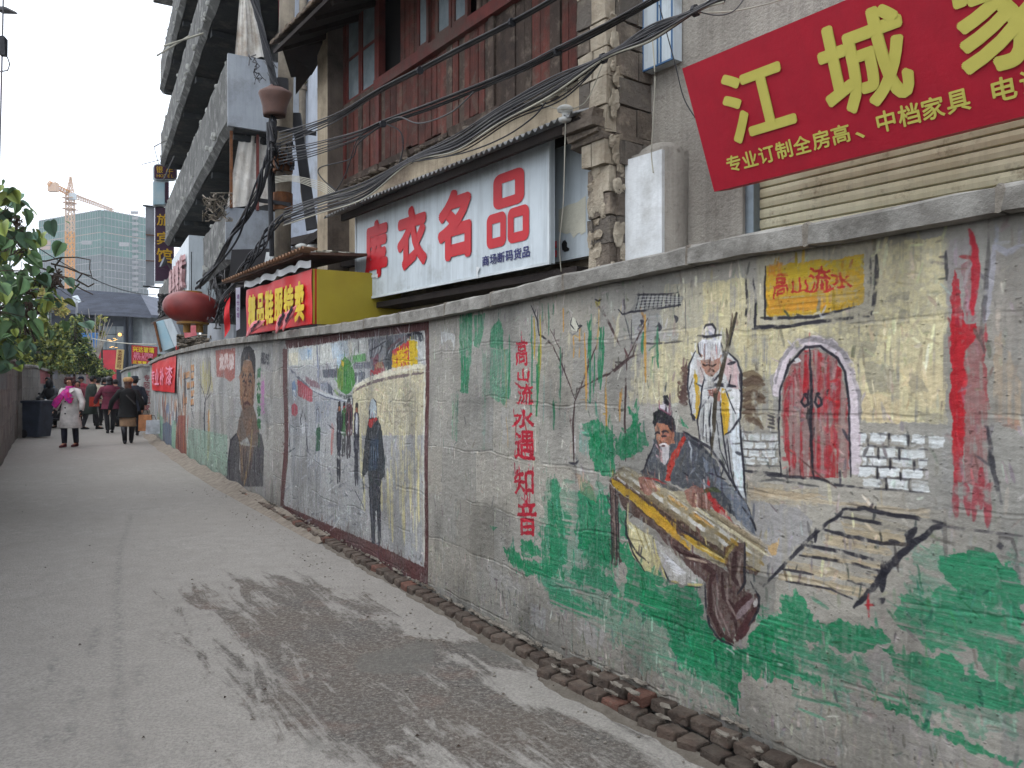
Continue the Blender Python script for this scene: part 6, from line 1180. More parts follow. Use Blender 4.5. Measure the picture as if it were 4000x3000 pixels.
mb = MB(); mb.hexa([BRp+NF.N*.012, BRp+NF.N*1.1, BRp+NF.N*1.1+NF.D*.03, BRp+NF.N*.012+NF.D*.03], [TRp+NF.N*.012, TRp+NF.N*1.1+UP*.02, TRp+NF.N*1.1+NF.D*.03+UP*.02, TRp+NF.N*.012+NF.D*.03]); mb.build('side_panel', mat('olive_yellow', (158,142,44), (148,132,42), rough=.55, bump=.04), ss)
K4r = K(550, 650, .4219); SP = (so_, 2.0, so_+.0001, 3.0, NF); ylet = mat('letter_yellow', (226,196,40), rough=.5, bump=0)
lettering([(c, cellq(K4r(*p), *SP, off=.022), .045) for c, p in [('精', ((1012,1340),(1080,1320),(1040,1190),(1040,1500))), ('品', ((1092,1290),(1158,1270),(1120,1178),(1130,1480))), ('鞋', ((1168,1250),(1245,1240),(1200,1150),(1220,1465))), ('服', ((1255,1240),(1335,1220),(1300,1125),(1300,1430))), ('特', ((1342,1200),(1432,1190),(1380,1100),(1400,1400))), ('卖', ((1442,1180),(1532,1150),(1480,1065),(1500,1440)))]], 'yellow_lettering', ylet, ss)
mb = MB(); mb.grid(lambda u, v: bf(u, -.04-.13*v)+nl*(.03+.02*math.sin(u*23))+UP*(.014*math.sin(u*37)), 40, 3); mb.build('plastic_fringe', mat('plastic_film', (196,196,194), (170,170,170), rough=.3, bump=0), ss, smooth=True, normals=False)
mb = MB(); mb.slab([NF.pt(sL+.5, .35, zt2_+.12), NF.pt(sR+.02, .4, zt1+.14), NF.pt(sR+.02, 1.15, zt1+.2), NF.pt(sL+.5, 1.15, zt2_+.3)], (0,0,.03)); sr_ = tag(mb.build('rusty_canopy', mat('rusty_tin', (96,70,56), (62,50,44), bump=.3, scale=5)), 'flat rusty canopy over the red and yellow shoe shop sign', 'canopy')
mb = MB(); mb.grid(lambda u, v: NF.pt(sL+.5+(sR-sL-.7)*u, .33+.15*v, zt2_+.155+(zt1-zt2_+.03)*u+.02*math.sin(u*2*math.pi*30)), 180, 1); o_ = mb.build('corrugated_edge', mat('rusty_edge', (150,120,96), (110,84,66)), None, normals=False); mw = o_.location.copy(); o_.parent = sr_; o_.location = mw-WL[sr_.name]
# pink folded flags leaning on the wall
pink = mat('pink_cloth', (214,130,134), (190,90,96), rough=.7, bump=.1, scale=8)
def flagf(x0, y0, x1, y1, wd, lab, ch):
    A_ = NF.v(x0, y0, .36); B_ = NF.v(x1, y1, .36); ax = B_-A_; pr = ax.cross(NF.N).normalized(); mb = MB(); rg_ = []
    for k in range(9):
        t = k/8; w_ = wd*math.sin(math.pi*min(1, .12+t*.88)); c = A_+ax*t+pr*.03*math.sin(t*5); rg_.append([c+pr*(w_*math.cos(q))+NF.N*(.25*w_*math.sin(q)) for q in [2*math.pi*i/8 for i in range(8)]])
    mb.rings(rg_); o = tag(mb.build('folded_flag', pink, None, smooth=True), lab, 'flag')
    q = [A_+ax*.85+pr*wd*.5, A_+ax*.85-pr*wd*.5, A_+ax*.3-pr*wd*.5, A_+ax*.3+pr*wd*.5]; l_ = lettering([(ch, [p-NF.N*(.27*wd) for p in q], .03)], 'flag_lettering', mat('flag_ink', (40,26,44), rough=.6, bump=0), o)
flagf(963, 1312, 1036, 1240, .06, 'short pink folded flag leaning at the left foot of the red banner', '礼'); flagf(1078, 1298, 1125, 1205, .07, 'taller pink folded flag in front of the red banner, left of a pair', '福'); flagf(1105, 1290, 1158, 1180, .06, 'pink and white folded flag in front of the red banner, right of a pair', '喜')
# ================================================================ the balconied block further along
M.update(
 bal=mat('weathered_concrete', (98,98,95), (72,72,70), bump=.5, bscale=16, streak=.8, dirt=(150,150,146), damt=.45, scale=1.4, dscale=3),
 baldark=mat('dark_concrete', (50,53,54), (36,38,40), bump=.5, bscale=14, scale=1.5, dirt=(84,80,74), damt=.5, dscale=2),  # darker concrete for the recessed wall, slabs, beams and one front
 panel=mat('grey_panel', (150,154,158), (134,138,144), bump=.15, bscale=20, streak=.2, dirt=(110,110,110), scale=1.5),
 crumb=mat('crumbled_edge', (176,176,170), (130,130,124), bump=.6, scale=6),
 cloth=mat('dirty_cloth', (214,210,202), (190,184,174), bump=.2, scale=2, streak=.3, dirt=(120,100,80)),
 wwall=mat('white_wall', (186,192,202), (168,174,184), bump=.1, scale=1.5, streak=.2, dirt=(130,130,130)),
 pole=mat('pole_concrete', (146,136,120), (118,108,96), bump=.25, streak=.4, dirt=(84,78,70), scale=4),
 cable=mat('cable_black', (40,40,44), (30,30,34), rough=.6, bump=0), cableg=mat('cable_grey', (86,84,84), (64,62,64), rough=.6, bump=0), cablew=mat('cable_pale', (176,172,156), (140,136,124), rough=.6, bump=0),
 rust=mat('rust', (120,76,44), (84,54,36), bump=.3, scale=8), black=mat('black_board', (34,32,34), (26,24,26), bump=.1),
)
rf_ = random.Random(12)
b2 = thing('balcony_block', 'dark weathered concrete block of flats with long crumbling balconies', 'building', GF.pt(11, 2, 0))
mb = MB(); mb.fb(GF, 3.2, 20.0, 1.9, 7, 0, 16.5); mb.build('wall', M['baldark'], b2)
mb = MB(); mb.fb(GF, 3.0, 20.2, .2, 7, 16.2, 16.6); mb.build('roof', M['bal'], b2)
def balcony(s0, s1, z0, z1, o=.45, end=True, far=True):
    root = MB(); f_ = MB(); n = max(4, int((s1-s0)/.5)); rg_ = []
    for i in range(n+1):
        a = s0+(s1-s0)*i/n; j = lambda k=.03: rf_.uniform(-k, k)
        rg_.append([GF.pt(a, o+.10+j(.015), z0-.12+j(.02)), GF.pt(a, o-.03+j(.008), z0+.02+j(.025)), GF.pt(a, o+j(.01), z0+.28), GF.pt(a, o+j(.012), z1+j(.02)), GF.pt(a, o+.10, z1+j(.02)), GF.pt(a, o+.12, z0)])
    f_.rings(rg_); f = f_.build('balcony_front', M['bal'], b2)
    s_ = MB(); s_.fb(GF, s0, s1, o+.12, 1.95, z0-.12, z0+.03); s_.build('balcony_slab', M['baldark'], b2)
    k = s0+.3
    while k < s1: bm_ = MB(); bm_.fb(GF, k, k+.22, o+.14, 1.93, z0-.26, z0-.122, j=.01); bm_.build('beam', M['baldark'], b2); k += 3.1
    if end: e = MB(); e.fb(GF, s0-.06, s0+.03, o-.02, 1.9, z0-.1, z1+.02, j=.006); e.build('end_panel', M['panel'], b2)
    c = MB()
    for i in range(int((s1-s0)*3.2)): a = rf_.uniform(s0, s1); q = GF.pt(a, o+rf_.uniform(0,.1), z1+rf_.uniform(-.03,.03)) if rf_.random() < .6 else GF.pt(a, o-.05, z0+rf_.uniform(-.05,.3)); r_ = rf_.uniform(.02,.07); c.ell(q, r_, r_*.6, r_*rf_.uniform(.5,1.8), 6, 4)
    tag(c.build('crumbled_edge', M['crumb'], b2), kind='stuff')
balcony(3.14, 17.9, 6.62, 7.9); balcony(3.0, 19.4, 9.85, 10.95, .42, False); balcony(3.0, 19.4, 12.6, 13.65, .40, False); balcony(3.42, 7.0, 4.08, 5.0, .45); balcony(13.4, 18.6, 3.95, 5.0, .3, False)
for s_, z in [(3.6,8.2),(6.5,8.2),(9.5,8.2),(12.5,8.2),(15.5,8.2),(5,11.4),(8,11.4),(11,11.4),(14,11.4),(17,11.4),(14,5.4),(16.5,5.4),(9,5.4),(6,5.6)]:
    mb = MB(); mb.fb(GF, s_, s_+1.1, 1.86, 1.9, z, z+1.2); w_ = mb.build('window', M['black'], b2); mb = MB(); mb.fb(GF, s_+.05, s_+.52, 1.845, 1.858, z+.05, z+1.15); mb.build('pane', M['glass'], w_)
mb = MB(); mb.fb(GF, 3.2, 3.3, 1.0, 1.9, 0, 3.9); mb.fb(GF, 3.2, 12, 1.2, 1.9, 0, 3.3); mb.build('shop_front', M['black'], b2)  # near-black colour carries the shade of the voids seen over the wall
for (s_, o, z0, z1, m_) in [(3.3,.5,5.0,6.5,'rust'),(3.3,1.0,5.0,6.5,'frame')]: mb = MB(); mb.fb(GF, s_, s_+.06, o, o+.05, z0, z1); mb.build('post', M[m_], b2)
def ev(x, y, s, fr=GF):                     # photo pixel on the plane across the row at distance s
    r = np.array([(x-2000)/F, 1.0]); t = (s+fr.d@fr.p)/(fr.d@r); q = r*t; return Vector((q[0], q[1], H+(1500-y)/F*t))
def sheetfold(name, lab, cat, quad, m, amp=.04, fr=10, n=40, grp=None):
    fn = quadmap(quad); nn = (quad[1]-quad[0]).cross(quad[3]-quad[0]).normalized(); mb = MB()
    f = lambda u, v: fn(u, v)+nn*(amp*math.sin(u*fr+v*1.5)*(.3+.7*v)+amp*.4*math.sin(u*fr*2.7))
    mb.grid(f, n, 10); mb.grid(lambda u, v: f(u, v)+nn*.006, n, 10); return tag(mb.build(name, m, None, smooth=True, normals=False), lab, cat, grp)
sheetfold('hung_cloth', 'tall dirty white cloth hanging above the grey balcony end panel', 'cloth', [ev(940,-60,3.3), ev(975,-60,3.3), ev(1030,225,3.3), ev(918,226,3.3)], M['cloth'])
sheetfold('hung_cloth', 'wide stained cream cloth hanging below the grey balcony end panel', 'cloth', [ev(938,520,3.45), ev(1060,540,3.45), ev(1062,800,3.45), ev(885,812,3.45)], M['cloth'])
sheetfold('hung_cloth', 'dark red quilt hanging at the top beside the pole', 'cloth', [ev(1085,-70,3.0), ev(1128,-70,3.0), ev(1135,85,3.0), ev(1090,98,3.0)], mat('quilt_red', (116,60,62), (90,46,52), bump=.2), .03, 14)
# poles and sticks poking out
for k, (a, b, r_) in enumerate([((795,130),(640,180),.022),((740,140),(612,218),.022),((655,545),(600,575),.015),((655,545),(602,572),.012),((650,618),(552,643),.012),((602,575),(622,650),.015),((680,610),(640,700),.02)]):
    mb = MB(); mb.tube([GF.v(a[0], a[1], .42), GF.v(a[0], a[1], .42)*.0+P(b[0], b[1], GF.v(a[0], a[1], .42).y-.3)], r_, 6)
    tag(mb.build('drying_stick', M['cablew'] if k < 3 else M['cableg']), ('long pale stick poking from the second balcony, upper of the pair','long pale stick poking from the second balcony, lower of the pair','short pale stick left of the second balcony','thin grey stick at the far end of the second balcony','long thin grey stick above the small hotel sign','bent grey rod end above the hotel sign','short grey stick crossing the small hotel sign')[k], 'stick', 'sticks poking out from the balconies')
# white house squeezed between, with drain pipe
b3 = thing('white_house', 'narrow bluish white house wall squeezed between the pole and the timber house', 'building', GF.pt(1, 2, 0))
mb = MB(); mb.fb(GF, -1.2, 3.15, 1.95, 5, 4.0, 11); mb.fb(GF, 3.1, 3.19, 1.45, 3, 3.9, 11); mb.build('wall', M['wwall'], b3); mb = MB(); mb.fb(GF, -1.2, 3.15, 2.1, 5, 0, 3.98); mb.build('lower_wall', M['black'], b3)  # lower wall coloured near-black for the shade below the canopy
dp = thing('drain_pipe', 'cream drain pipe with a tuft of weeds at its joint', 'pipe', GF.v(1182, 900, 1.85)); mb = MB(); c0 = GF.v(1184, -60, 1.85); c1 = GF.v(1176, 925, 1.85); mb.tube([c0, c1], .075, 12); mb.build('pipe', M['pole'], dp, smooth=True)
mb = MB(); c = GF.v(1181, 345, 1.85); mb.tube([c+UP*.04, c-UP*.04], .095, 12); mb.build('collar', M['pole'], dp)
mb = MB()
for i in range(60): a = rf_.uniform(0, 6.28); l_ = rf_.uniform(.08,.25); mb.tube([c, c+Vector((math.cos(a)*l_*.4, math.sin(a)*l_*.4, l_*.6)), c+Vector((math.cos(a)*l_, math.sin(a)*l_*.6, l_*.8))], [.004,.003,.001], 3)
tag(mb.build('weeds', mat('dry_weed', (126,118,70), (90,90,50), bump=0), dp), kind='stuff')
# ================================================================ utility pole, jar, cable bundles
YP = NF.v(1105, 500, 1.2).y
up_ = thing('utility_pole', 'concrete utility pole wrapped in cables beside the balconied block', 'utility pole', P(1085, 1500, YP)-UP*1.55)
g0 = P(1085, 1500, YP); g0.z = 0; mb = MB(); mb.tube([g0, P(1120, 100, YP), P(1130, -400, YP)], [.12, .105, .10], 16); mb.build('shaft', M['pole'], up_, smooth=True)
for z_, y in ((0, 640), (0, 790), (0, 350)): mb = MB(); c = P(1105, y, YP); mb.tube([c+UP*.12, c-UP*.12], .135, 14); mb.build('clamp_band', M['rust'] if y != 350 else M['cable'], up_)
for a, b, w_ in (((1045,497),(1235,522),.05),((1012,782),(1135,800),.05),((1070,1062),(1165,1060),.04)): mb = MB(); mb.bar(P(a[0], a[1], YP-.15), P(b[0], b[1], YP-.1), w_); mb.build('crossarm', M['cable'], up_)
mb = MB(); mb.tube([P(1050, 480, YP-.16), P(1062, 1000, YP-.2)], .035, 8); mb.build('conduit', M['cable'], up_)
st = MB(); st.slab([P(1138,440,YP+.1), P(1172,440,YP+.1), P(1238,890,YP-.2), P(1196,900,YP-.2)], Vector((0,.05,0))); tag(st.build('brace_plate', M['cable']), 'long black slanting brace plate right of the utility pole', 'brace')
mb = MB(); cj = P(1073, 400, YP-.35); prof = [(.05,.21),(.10,.20),(.215,.14),(.225,.11),(.195,.04),(.165,-.05),(.155,-.14),(.145,-.19),(.11,-.16)]
mb.rings([[cj+Vector((r_*math.cos(a)*(1+.04*math.sin(3*a+z*9)), r_*.7*math.sin(a), z+(.03*math.sin(2*a) if abs(z) > .2 else 0))) for a in [2*math.pi*i/20 for i in range(20)]] for r_, z in prof], caps=False)
tag(mb.build('clay_jar', mat('clay_brown', (100,72,62), (80,58,52), bump=.15, scale=5, rough=.6), None, smooth=True), 'brown clay hood threaded on the fat cable bundle by the pole', 'jar')
rc = random.Random(31)
ORD = ('uppermost','second','third','fourth','fifth','lowest')
def bundle(lab, pts, n, r, spread, m=('cable',), grp='cable bundles on the pole'):
    cp = catmull([tuple(p) for p in pts], 8) if False else None
    P_ = [Vector(p) for p in pts]; path = []
    for i in range(len(P_)-1):
        a = P_[max(i-1,0)]; b = P_[i]; c = P_[i+1]; d = P_[min(i+2,len(P_)-1)]
        for k in range(8): t = k/8; path.append(.5*((2*b)+(-a+c)*t+(2*a-5*b+4*c-d)*t*t+(-a+3*b-3*c+d)*t**3))
    path.append(P_[-1]); root = thing('cable_bundle', lab, 'cable bundle', path[len(path)//2], grp)
    for k in range(n):
        ph = 6.28*k/n+rc.uniform(0,.6); rr = spread*rc.uniform(.5,1.1); fq = rc.uniform(.2,.5); mb = MB(); mb.tube([p+Vector((math.cos(ph+i*fq)*rr, math.sin(ph+i*fq)*rr*.8, math.sin(ph+i*fq*.7)*rr)) for i, p in enumerate(path)], r*rc.uniform(.7,1.2), 5); mb.build('cable', M[rc.choice(m)], root, smooth=True)
    return root
Yb = YP-.35
bundle('fat black cable bundle dropping from the top of the photo into the clay hood', [P(975,-80,Yb), P(1005,40,Yb), P(1040,200,Yb), P(1080,350,Yb)], 8, .018, .05, ('cable','cable','cableg'))
bundle('fat black cable bundle swinging down left from the clay hood', [P(1066,460,Yb), P(1062,560,Yb), P(1035,680,Yb), P(960,840,Yb+.3), P(890,960,Yb+.8), P(810,1080,Yb+1.6), P(770,1120,Yb+2)], 8, .016, .045, ('cable','cable','cableg'))
bundle('tangled cable bundle sagging from the pole foot towards the red banner', [P(1130,830,Yb), P(1060,890,Yb), P(1020,960,Yb), P(960,1040,Yb), P(880,1160,Yb+1), P(850,1250,Yb+1.4)], 6, .012, .04, ('cable','cableg'))
def wire(lab, pts, r=.007, m='cable', grp=None, o=1.05, sag=0, rise=None):
    """pts: (x, y[, offset]) in the near row's frame"""
    P_ = [NF.v(p[0], p[1], p[2] if len(p) > 2 else o) for p in pts]; path = []
    for i in range(len(P_)-1):
        a = P_[max(i-1,0)]; b = P_[i]; c = P_[i+1]; d = P_[min(i+2,len(P_)-1)]
        for k in range(7): t = k/7; path.append(.5*((2*b)+(-a+c)*t+(2*a-5*b+4*c-d)*t*t+(-a+3*b-3*c+d)*t**3))
    path.append(P_[-1]); mb = MB(); mb.tube(path, r, 5); return tag(mb.build('cable', M[m], None, smooth=True), lab, 'cable', grp)
G1 = 'upper cables strapped together across the timber front'; A = [(1090,545),(1200,505),(1330,450),(1476,357),(1640,275),(1800,190),(2000,87),(2150,5),(2260,-60)]
for k in range(5): wire(('thick ' if k == 2 else '')+'cable lying '+(ORD[k] if k < 4 else 'lowest')+' in the upper strapped run crossing the red planks', [(x, y+(k-2)*4.5+rc.uniform(-2,2)+(k-2)*9*max(0, 1-(x-1090)/300)) for x, y in A], .0075 if k != 2 else .010, 'cable' if k % 2 else 'cableg', G1, .95+.012*k)
G2 = 'middle cables running from the pole over the timber front'; B = [(1090,610),(1220,585),(1400,530),(1500,482),(1700,410),(2000,290),(2180,199),(2360,110),(2530,15),(2640,-50)]
for k in range(6): wire('cable lying '+ORD[k]+' in the middle run crossing the block pillar', [(x, y+(k-3)*5+rc.uniform(-3,3)+(k-2)*8*max(0, 1-(x-1090)/350)) for x, y in B], .0065, ['cableg','cable','cableg','cable'][k % 4], G2, .92+.014*k)
G3 = 'lower cables gathered in a heavy sagging run above the tin awning'; Cc = [(1110,850),(1250,800),(1420,745),(1602,627),(1780,560),(1950,450),(2150,340),(2357,225),(2540,130),(2716,40),(2830,-20)]
for k in range(18):
    sp = lambda x: (6 if abs(x-1602) < 30 or abs(x-2357) < 30 or abs(x-2716) < 30 else 30)
    wire('cable in the heavy lower run that sags over the tin awning', [(x+rc.uniform(-4,4), y+(k-8.5)/8.5*sp(x)+rc.uniform(-5,5)) for x, y in Cc], rc.choice([.005,.0065,.008]), rc.choice(['cable','cableg','cablew','cable','cableg']), G3, .82+.02*rc.random())
for k in range(5): wire('pale thin cable fraying off the pole towards the white house', [(1075,690+k*6),(1150,688+k*5),(1260,715+k*8),(1330,760+k*6),(1420,745)], .005, 'cablew', 'pale thin cables fraying off the pole', .9)
for k in range(5): wire('thin cable fanning out '+(ORD[k] if k < 4 else 'lowest')+' between the pillar strap and the awning strap', [(2357,235),(2200,330+k*14),(2000,430+k*10),(1800,545+k*12),(1610,632)], .0055, rc.choice(['cable','cablew','cableg']), 'thin cables fanning between the two straps', .86)
wire('black cable hanging in a deep loop over the red planks', [(1500,482),(1560,510),(1575,570),(1560,640)], .007, 'cable', None, .93)
wire('black cable looping down past the corner pier', [(1490,490),(1400,560),(1370,620),(1250,655),(1260,700),(1340,760),(1420,800)], .007, 'cable', None, .95)
wire('grey cable with a shallow slack loop under the middle run', [(1500,482),(1560,458),(1640,482),(1760,440),(1850,360)], .007, 'cableg', None, .9)
wire('black cable slanting down from the first strap to the pier foot', [(1480,488),(1400,540),(1350,680),(1300,765)], .006, 'cable', None, .94)
wire('single cable drooping along the tin awning edge', [(1610,632),(1800,600),(1960,540),(2080,460),(2130,400)], .006, 'cable', None, .80)
wire('pale cord dropping from the porcelain insulator to the wall top', [(2213,320,1.0),(2210,430,1.0),(2206,600,1.0),(2200,800,1.02),(2186,950,1.05),(2192,1062,1.1)], .004, 'cablew')
wire('yellowish cord hanging over the grey render beside the white panel', [(2548,150,1.25),(2558,300,1.25),(2552,470,1.25),(2545,600,1.25),(2552,675,1.22)], .005, 'cablew')
wire('thin dark cord dropping from the white panel to the red sign', [(2575,20,1.3),(2610,150,1.3),(2640,260,1.3),(2670,380,1.3),(2715,460,1.25)], .004, 'cable')
wire('thin grey cord looping from the right-hand strap', [(2716,42,.85),(2800,60,.9),(2870,40,.95),(2930,-40,1)], .004, 'cableg')
wire('pale line stretched right from the last strap', [(2716,50,.85),(2850,45,1),(3000,15,1),(3100,-20,1)], .004, 'cablew')
wire('pale cord slumping along the pillar from the middle strap', [(2357,240),(2300,380),(2250,420),(2180,425),(2100,400)], .004, 'cablew', None, .95)
for (x, y), w9 in zip(((1602,627),(2357,228),(2716,42),(1496,484),(2000,88),(2178,200),(1640,276)), ('above the tin awning','on the block pillar','right of the white panel','left on the middle run','on the upper run at the top edge','on the middle run over the planks','on the upper run over the red planks')):
    mb = MB(); c = NF.v(x, y, .85 if y > 200 or x > 2300 else .95); k0 = 0; mb.rings([[c+NF.D*(d_)+(NF.N*math.cos(a)+UP*math.sin(a))*.035 for a in [6.283*i/8 for i in range(8)]] for d_ in (-.012,.012)]); tag(mb.build('cable_strap', M['cable']), 'black strap tying the cables '+w9, 'strap', 'straps round the cable runs')
por = mat('porcelain', (214,214,210), (196,196,190), rough=.25, bump=0)
def insul(c, lab, s=1.0):
    mb = MB(); mb.rings([[c+Vector((r_*s*math.cos(a), r_*s*math.sin(a), z*s)) for a in [6.283*i/14 for i in range(14)]] for r_, z in [(.02,-.07),(.045,-.065),(.05,-.045),(.025,-.035),(.022,.0),(.055,.01),(.062,.03),(.045,.045),(.02,.055)]]); return tag(mb.build('insulator', por, None, smooth=True), lab, 'insulator')
insul(NF.v(2207, 440, 1.0), 'white porcelain insulator at the end of the tin awning')
insul(P(1180, 975, YP-.2), 'left of two white porcelain insulators below the white house', 1.5); insul(P(1224, 975, YP-.2), 'right of two white porcelain insulators below the white house', 1.5)
# ---------------------------------------------------------------- boards, clutter and signs over the wall top
def pbox(name, lab, cat, quad, th, m, parent=None, lbl=True):
    mb = MB(); mb.slab(quad, th); o = mb.build(name, m, parent); return tag(o, lab, cat) if lbl else o
pbox('black_sheet', 'black sheet of roofing felt sagging below the pole', 'sheet', [P(905,975,12.4), P(1062,970,12.0), P(1240,980,11.2), P(1235,1012,11.2)][:2]+[P(1050,1060,12.0), P(895,1085,12.4)], Vector((0,.04,0)), M['black'])
pbox('dark_lintel', 'long dark beam over the shop fronts under the pole', 'beam', [P(905,1085,12.2), P(1400,1000,9.6), P(1400,1032,9.6), P(905,1110,12.2)], Vector((.1,.1,0)), M['soffit'])
pbox('dark_canopy', 'dark slab canopy between the white house and the timber house', 'canopy', [P(1130,930,12.2), P(1240,905,11.4), P(1240,930,11.4), P(1130,960,12.2)], Vector((.5,1.0,0)), M['soffit'])
for x, y, x2, y2, lab in ((1040,985,1062,1050,'weathered plank standing under the pole, left one'),(1062,990,1072,1050,'narrow weathered plank standing under the pole, right one')): pbox('loose_plank', lab, 'plank', [P(x,y,11.9), P(x2-4,y,11.9), P(x2-8,y2,11.9), P(x-12,y2,11.9)], Vector((0,.03,0)), M['whitewash'])
pbox('upright_slab', 'flat grey panel standing on the wall top under the lantern', 'panel', [GF.v(812,1262,.4), GF.v(912,1268,.4), GF.v(912,1335,.4), GF.v(808,1352,.4)], GF.N*.05, M['panel'])
mb = MB(); mb.grid(lambda u, v: quadmap([P(876,1165,13.5), P(897,1140,13.5), P(898,1285,13.5), P(876,1320,13.5)])(u, v)+Vector((0,.02*math.sin(v*9),0)), 3, 12); tag(mb.build('red_ribbon', banner, None, normals=False), 'red pointed cloth ribbon hanging over the wall top', 'ribbon')
wr_ = thing('paper_strip', 'white paper strip with small purple writing beside the red ribbon', 'banner', P(930,1290,13)); mb = MB(); mb.slab([P(921,1125,13), P(938,1122,13), P(937,1284,13), P(922,1292,13)], Vector((0,.01,0))); mb.build('strip', mat('paper_white', (200,196,206), (186,182,196), bump=0), wr_)
lettering([(c, [P(924,1150+i*24,12.97), P(935,1149+i*24,12.97), P(935,1168+i*24,12.97), P(924,1169+i*24,12.97)], .02) for i, c in enumerate('清仓处理')], 'writing', mat('ink_violet', (120,70,130), bump=0), wr_)
# lantern
ln = thing('red_lantern', 'big sagging red lantern with gold bands hanging over the wall', 'lantern', P(745,1260,15.3)); lc = P(748,1203,15.3); lred = mat('lantern_red', (126,42,36), (100,32,30), rough=.45, bump=.05, bscale=20, scale=3)
mb = MB(); rg_ = []
for i in range(1, 22):
    th = math.pi*i/22; rr = []
    for q in range(36): a = 6.283*q/36; k = 1+.02*math.cos(a*18); rr.append(lc+Matrix.Rotation(R(7), 3, 'Y') @ Vector((.52*k*math.sin(th)**.8*math.cos(a), .5*k*math.sin(th)**.8*math.sin(a), -.32*math.cos(th))))
    rg_.append(rr)
mb.rings(rg_); mb.build('shade', lred, ln, smooth=True)
gold = mat('gold_trim', (150,110,40), (120,84,34), rough=.5, bump=.05)
mb = MB(); c = lc-UP*.27+Vector((.03,0,0)); mb.tube([c+UP*.03, c-UP*.05], .30, 20); mb.build('gold_band', gold, ln); mb = MB(); c = lc+UP*.27; mb.tube([c+UP*.05, c-UP*.03], .2, 20); mb.build('gold_band', gold, ln)
for x in (730, 780): mb = MB(); c = P(x, 1275, 15.3); mb.tube([c+UP*.08, c-UP*.12], .07, 10); mb.build('tassel', gold, ln)
mb = MB(); mb.tube([lc+UP*.3, lc+UP*1.1], .01, 5); mb.build('hook', M['cable'], ln)
pbox('pink_paper', 'torn pink paper below the lantern', 'paper', [P(715,1275,16.5), P(765,1270,16.5), P(768,1310,16.5), P(722,1320,16.5)], Vector((0,.01,0)), pink)
# shop box with raised pink characters
ps = thing('pink_letter_sign', 'white shop box with raised pink characters beyond the balconies', 'sign', GF.v(738,1190,.3)); mb = MB(); mb.fb(GF, 8.7, 13.4, .3, .95, 3.62, 5.35); mb.build('light_box', M['signw'], ps)
plm = mat('raised_pink', (190,150,150), (160,120,120), rough=.6, bump=0)
lettering([(c, [GF.pt(13.2-i*1.05, .28, 4.98), GF.pt(12.3-i*1.05, .28, 4.98), GF.pt(12.3-i*1.05, .28, 4.05), GF.pt(13.2-i*1.05, .28, 4.05)], .04) for i, c in enumerate('美容美发')], 'raised_lettering', plm, ps, depth=.09)
# hotel signs at the far end, facing back down the lane
PUR = mat('sign_purple', (64,30,56), (54,26,48), rough=.5, bump=.02); GLD = mat('sign_gold', (204,160,30), rough=.5, bump=0)
def efbox(name, x0, x1, y0, y1, s, th, m, parent, r_=0):
    q = [ev(x0,y0,s), ev(x1,y0,s), ev(x1,y1,s), ev(x0,y1,s)]
    if r_:
        fn = quadmap(q); o_ = []
        for cx, cy, a0_ in ((1-r_, r_, -90), (1-r_, 1-r_, 0), (r_, 1-r_, 90), (r_, r_, 180)):
            for k in range(5): a_ = R(a0_+90*k/4); o_.append(fn(cx+r_*math.cos(a_), cy+r_*math.sin(a_)))
        q = o_
    mb = MB(); mb.slab(q, GF.D*th); return mb.build(name, m, parent)
h1 = thing('hotel_sign', 'small purple sign with gold characters and HOTEL at the far end of the balconies', 'sign', ev(645,700,20)); efbox('border', 599, 692, 640, 702, 20.05, .3, M['signw'], h1, .18); efbox('board', 603, 688, 644, 698, 20, .06, PUR, h1, .15)
lettering([('银', [ev(610,648,19.97), ev(636,650,19.97), ev(636,676,19.97), ev(610,675,19.97)], .01), ('牛', [ev(648,654,19.97), ev(676,656,19.97), ev(676,680,19.97), ev(648,679,19.97)], .01), ('HOTEL', [ev(611,681,19.97), ev(680,682,19.97), ev(680,694,19.97), ev(611,692,19.97)], .012)], 'lettering', GLD, h1)
h2 = thing('blue_box_sign', 'faded light blue sign box below the small purple hotel sign', 'sign', ev(620,803,20)); efbox('box', 598, 660, 706, 803, 20.2, .3, M['signw'], h2, .08); efbox('face', 600, 643, 712, 798, 20.1, .09, mat('faded_blue', (150,180,192), (176,190,192), bump=0, scale=2), h2, .06); efbox('purple_strip', 646, 660, 712, 790, 20.1, .09, PUR, h2)
h3 = thing('guesthouse_sign', 'tall purple sign with gold characters running down the far end of the balconies', 'sign', ev(635,1110,20)); efbox('board', 606, 680, 810, 1098, 20.3, .12, PUR, h3); efbox('edge', 604, 682, 1098, 1106, 20.25, .2, M['signw'], h3)
lettering([('旅', [ev(612,835,20.26), ev(668,835,20.26), ev(668,885,20.26), ev(612,880,20.26)], .015), ('宾', [ev(612,905,20.26), ev(668,905,20.26), ev(668,960,20.26), ev(612,955,20.26)], .015), ('馆', [ev(610,968,20.26), ev(672,972,20.26), ev(674,1030,20.26), ev(612,1024,20.26)], .015)], 'lettering', GLD, h3)
h4 = thing('metal_sign_back', 'tall grey sheet-metal sign back at the far end of the balconies', 'sign', ev(587,1115,20.6)); efbox('sheet', 569, 604, 806, 1116, 20.6, .1, M['panel'], h4)
for y in (803, 1118): mb = MB(); mb.bar(ev(558,y,20.5), ev(640,y+8,20.5), .06); mb.build('rail', M['cable'], h4)
for y in (917, 1018): mb = MB(); mb.bar(ev(569,y,20.55), ev(604,y+2,20.55), .03); mb.build('seam', M['rust'], h4)
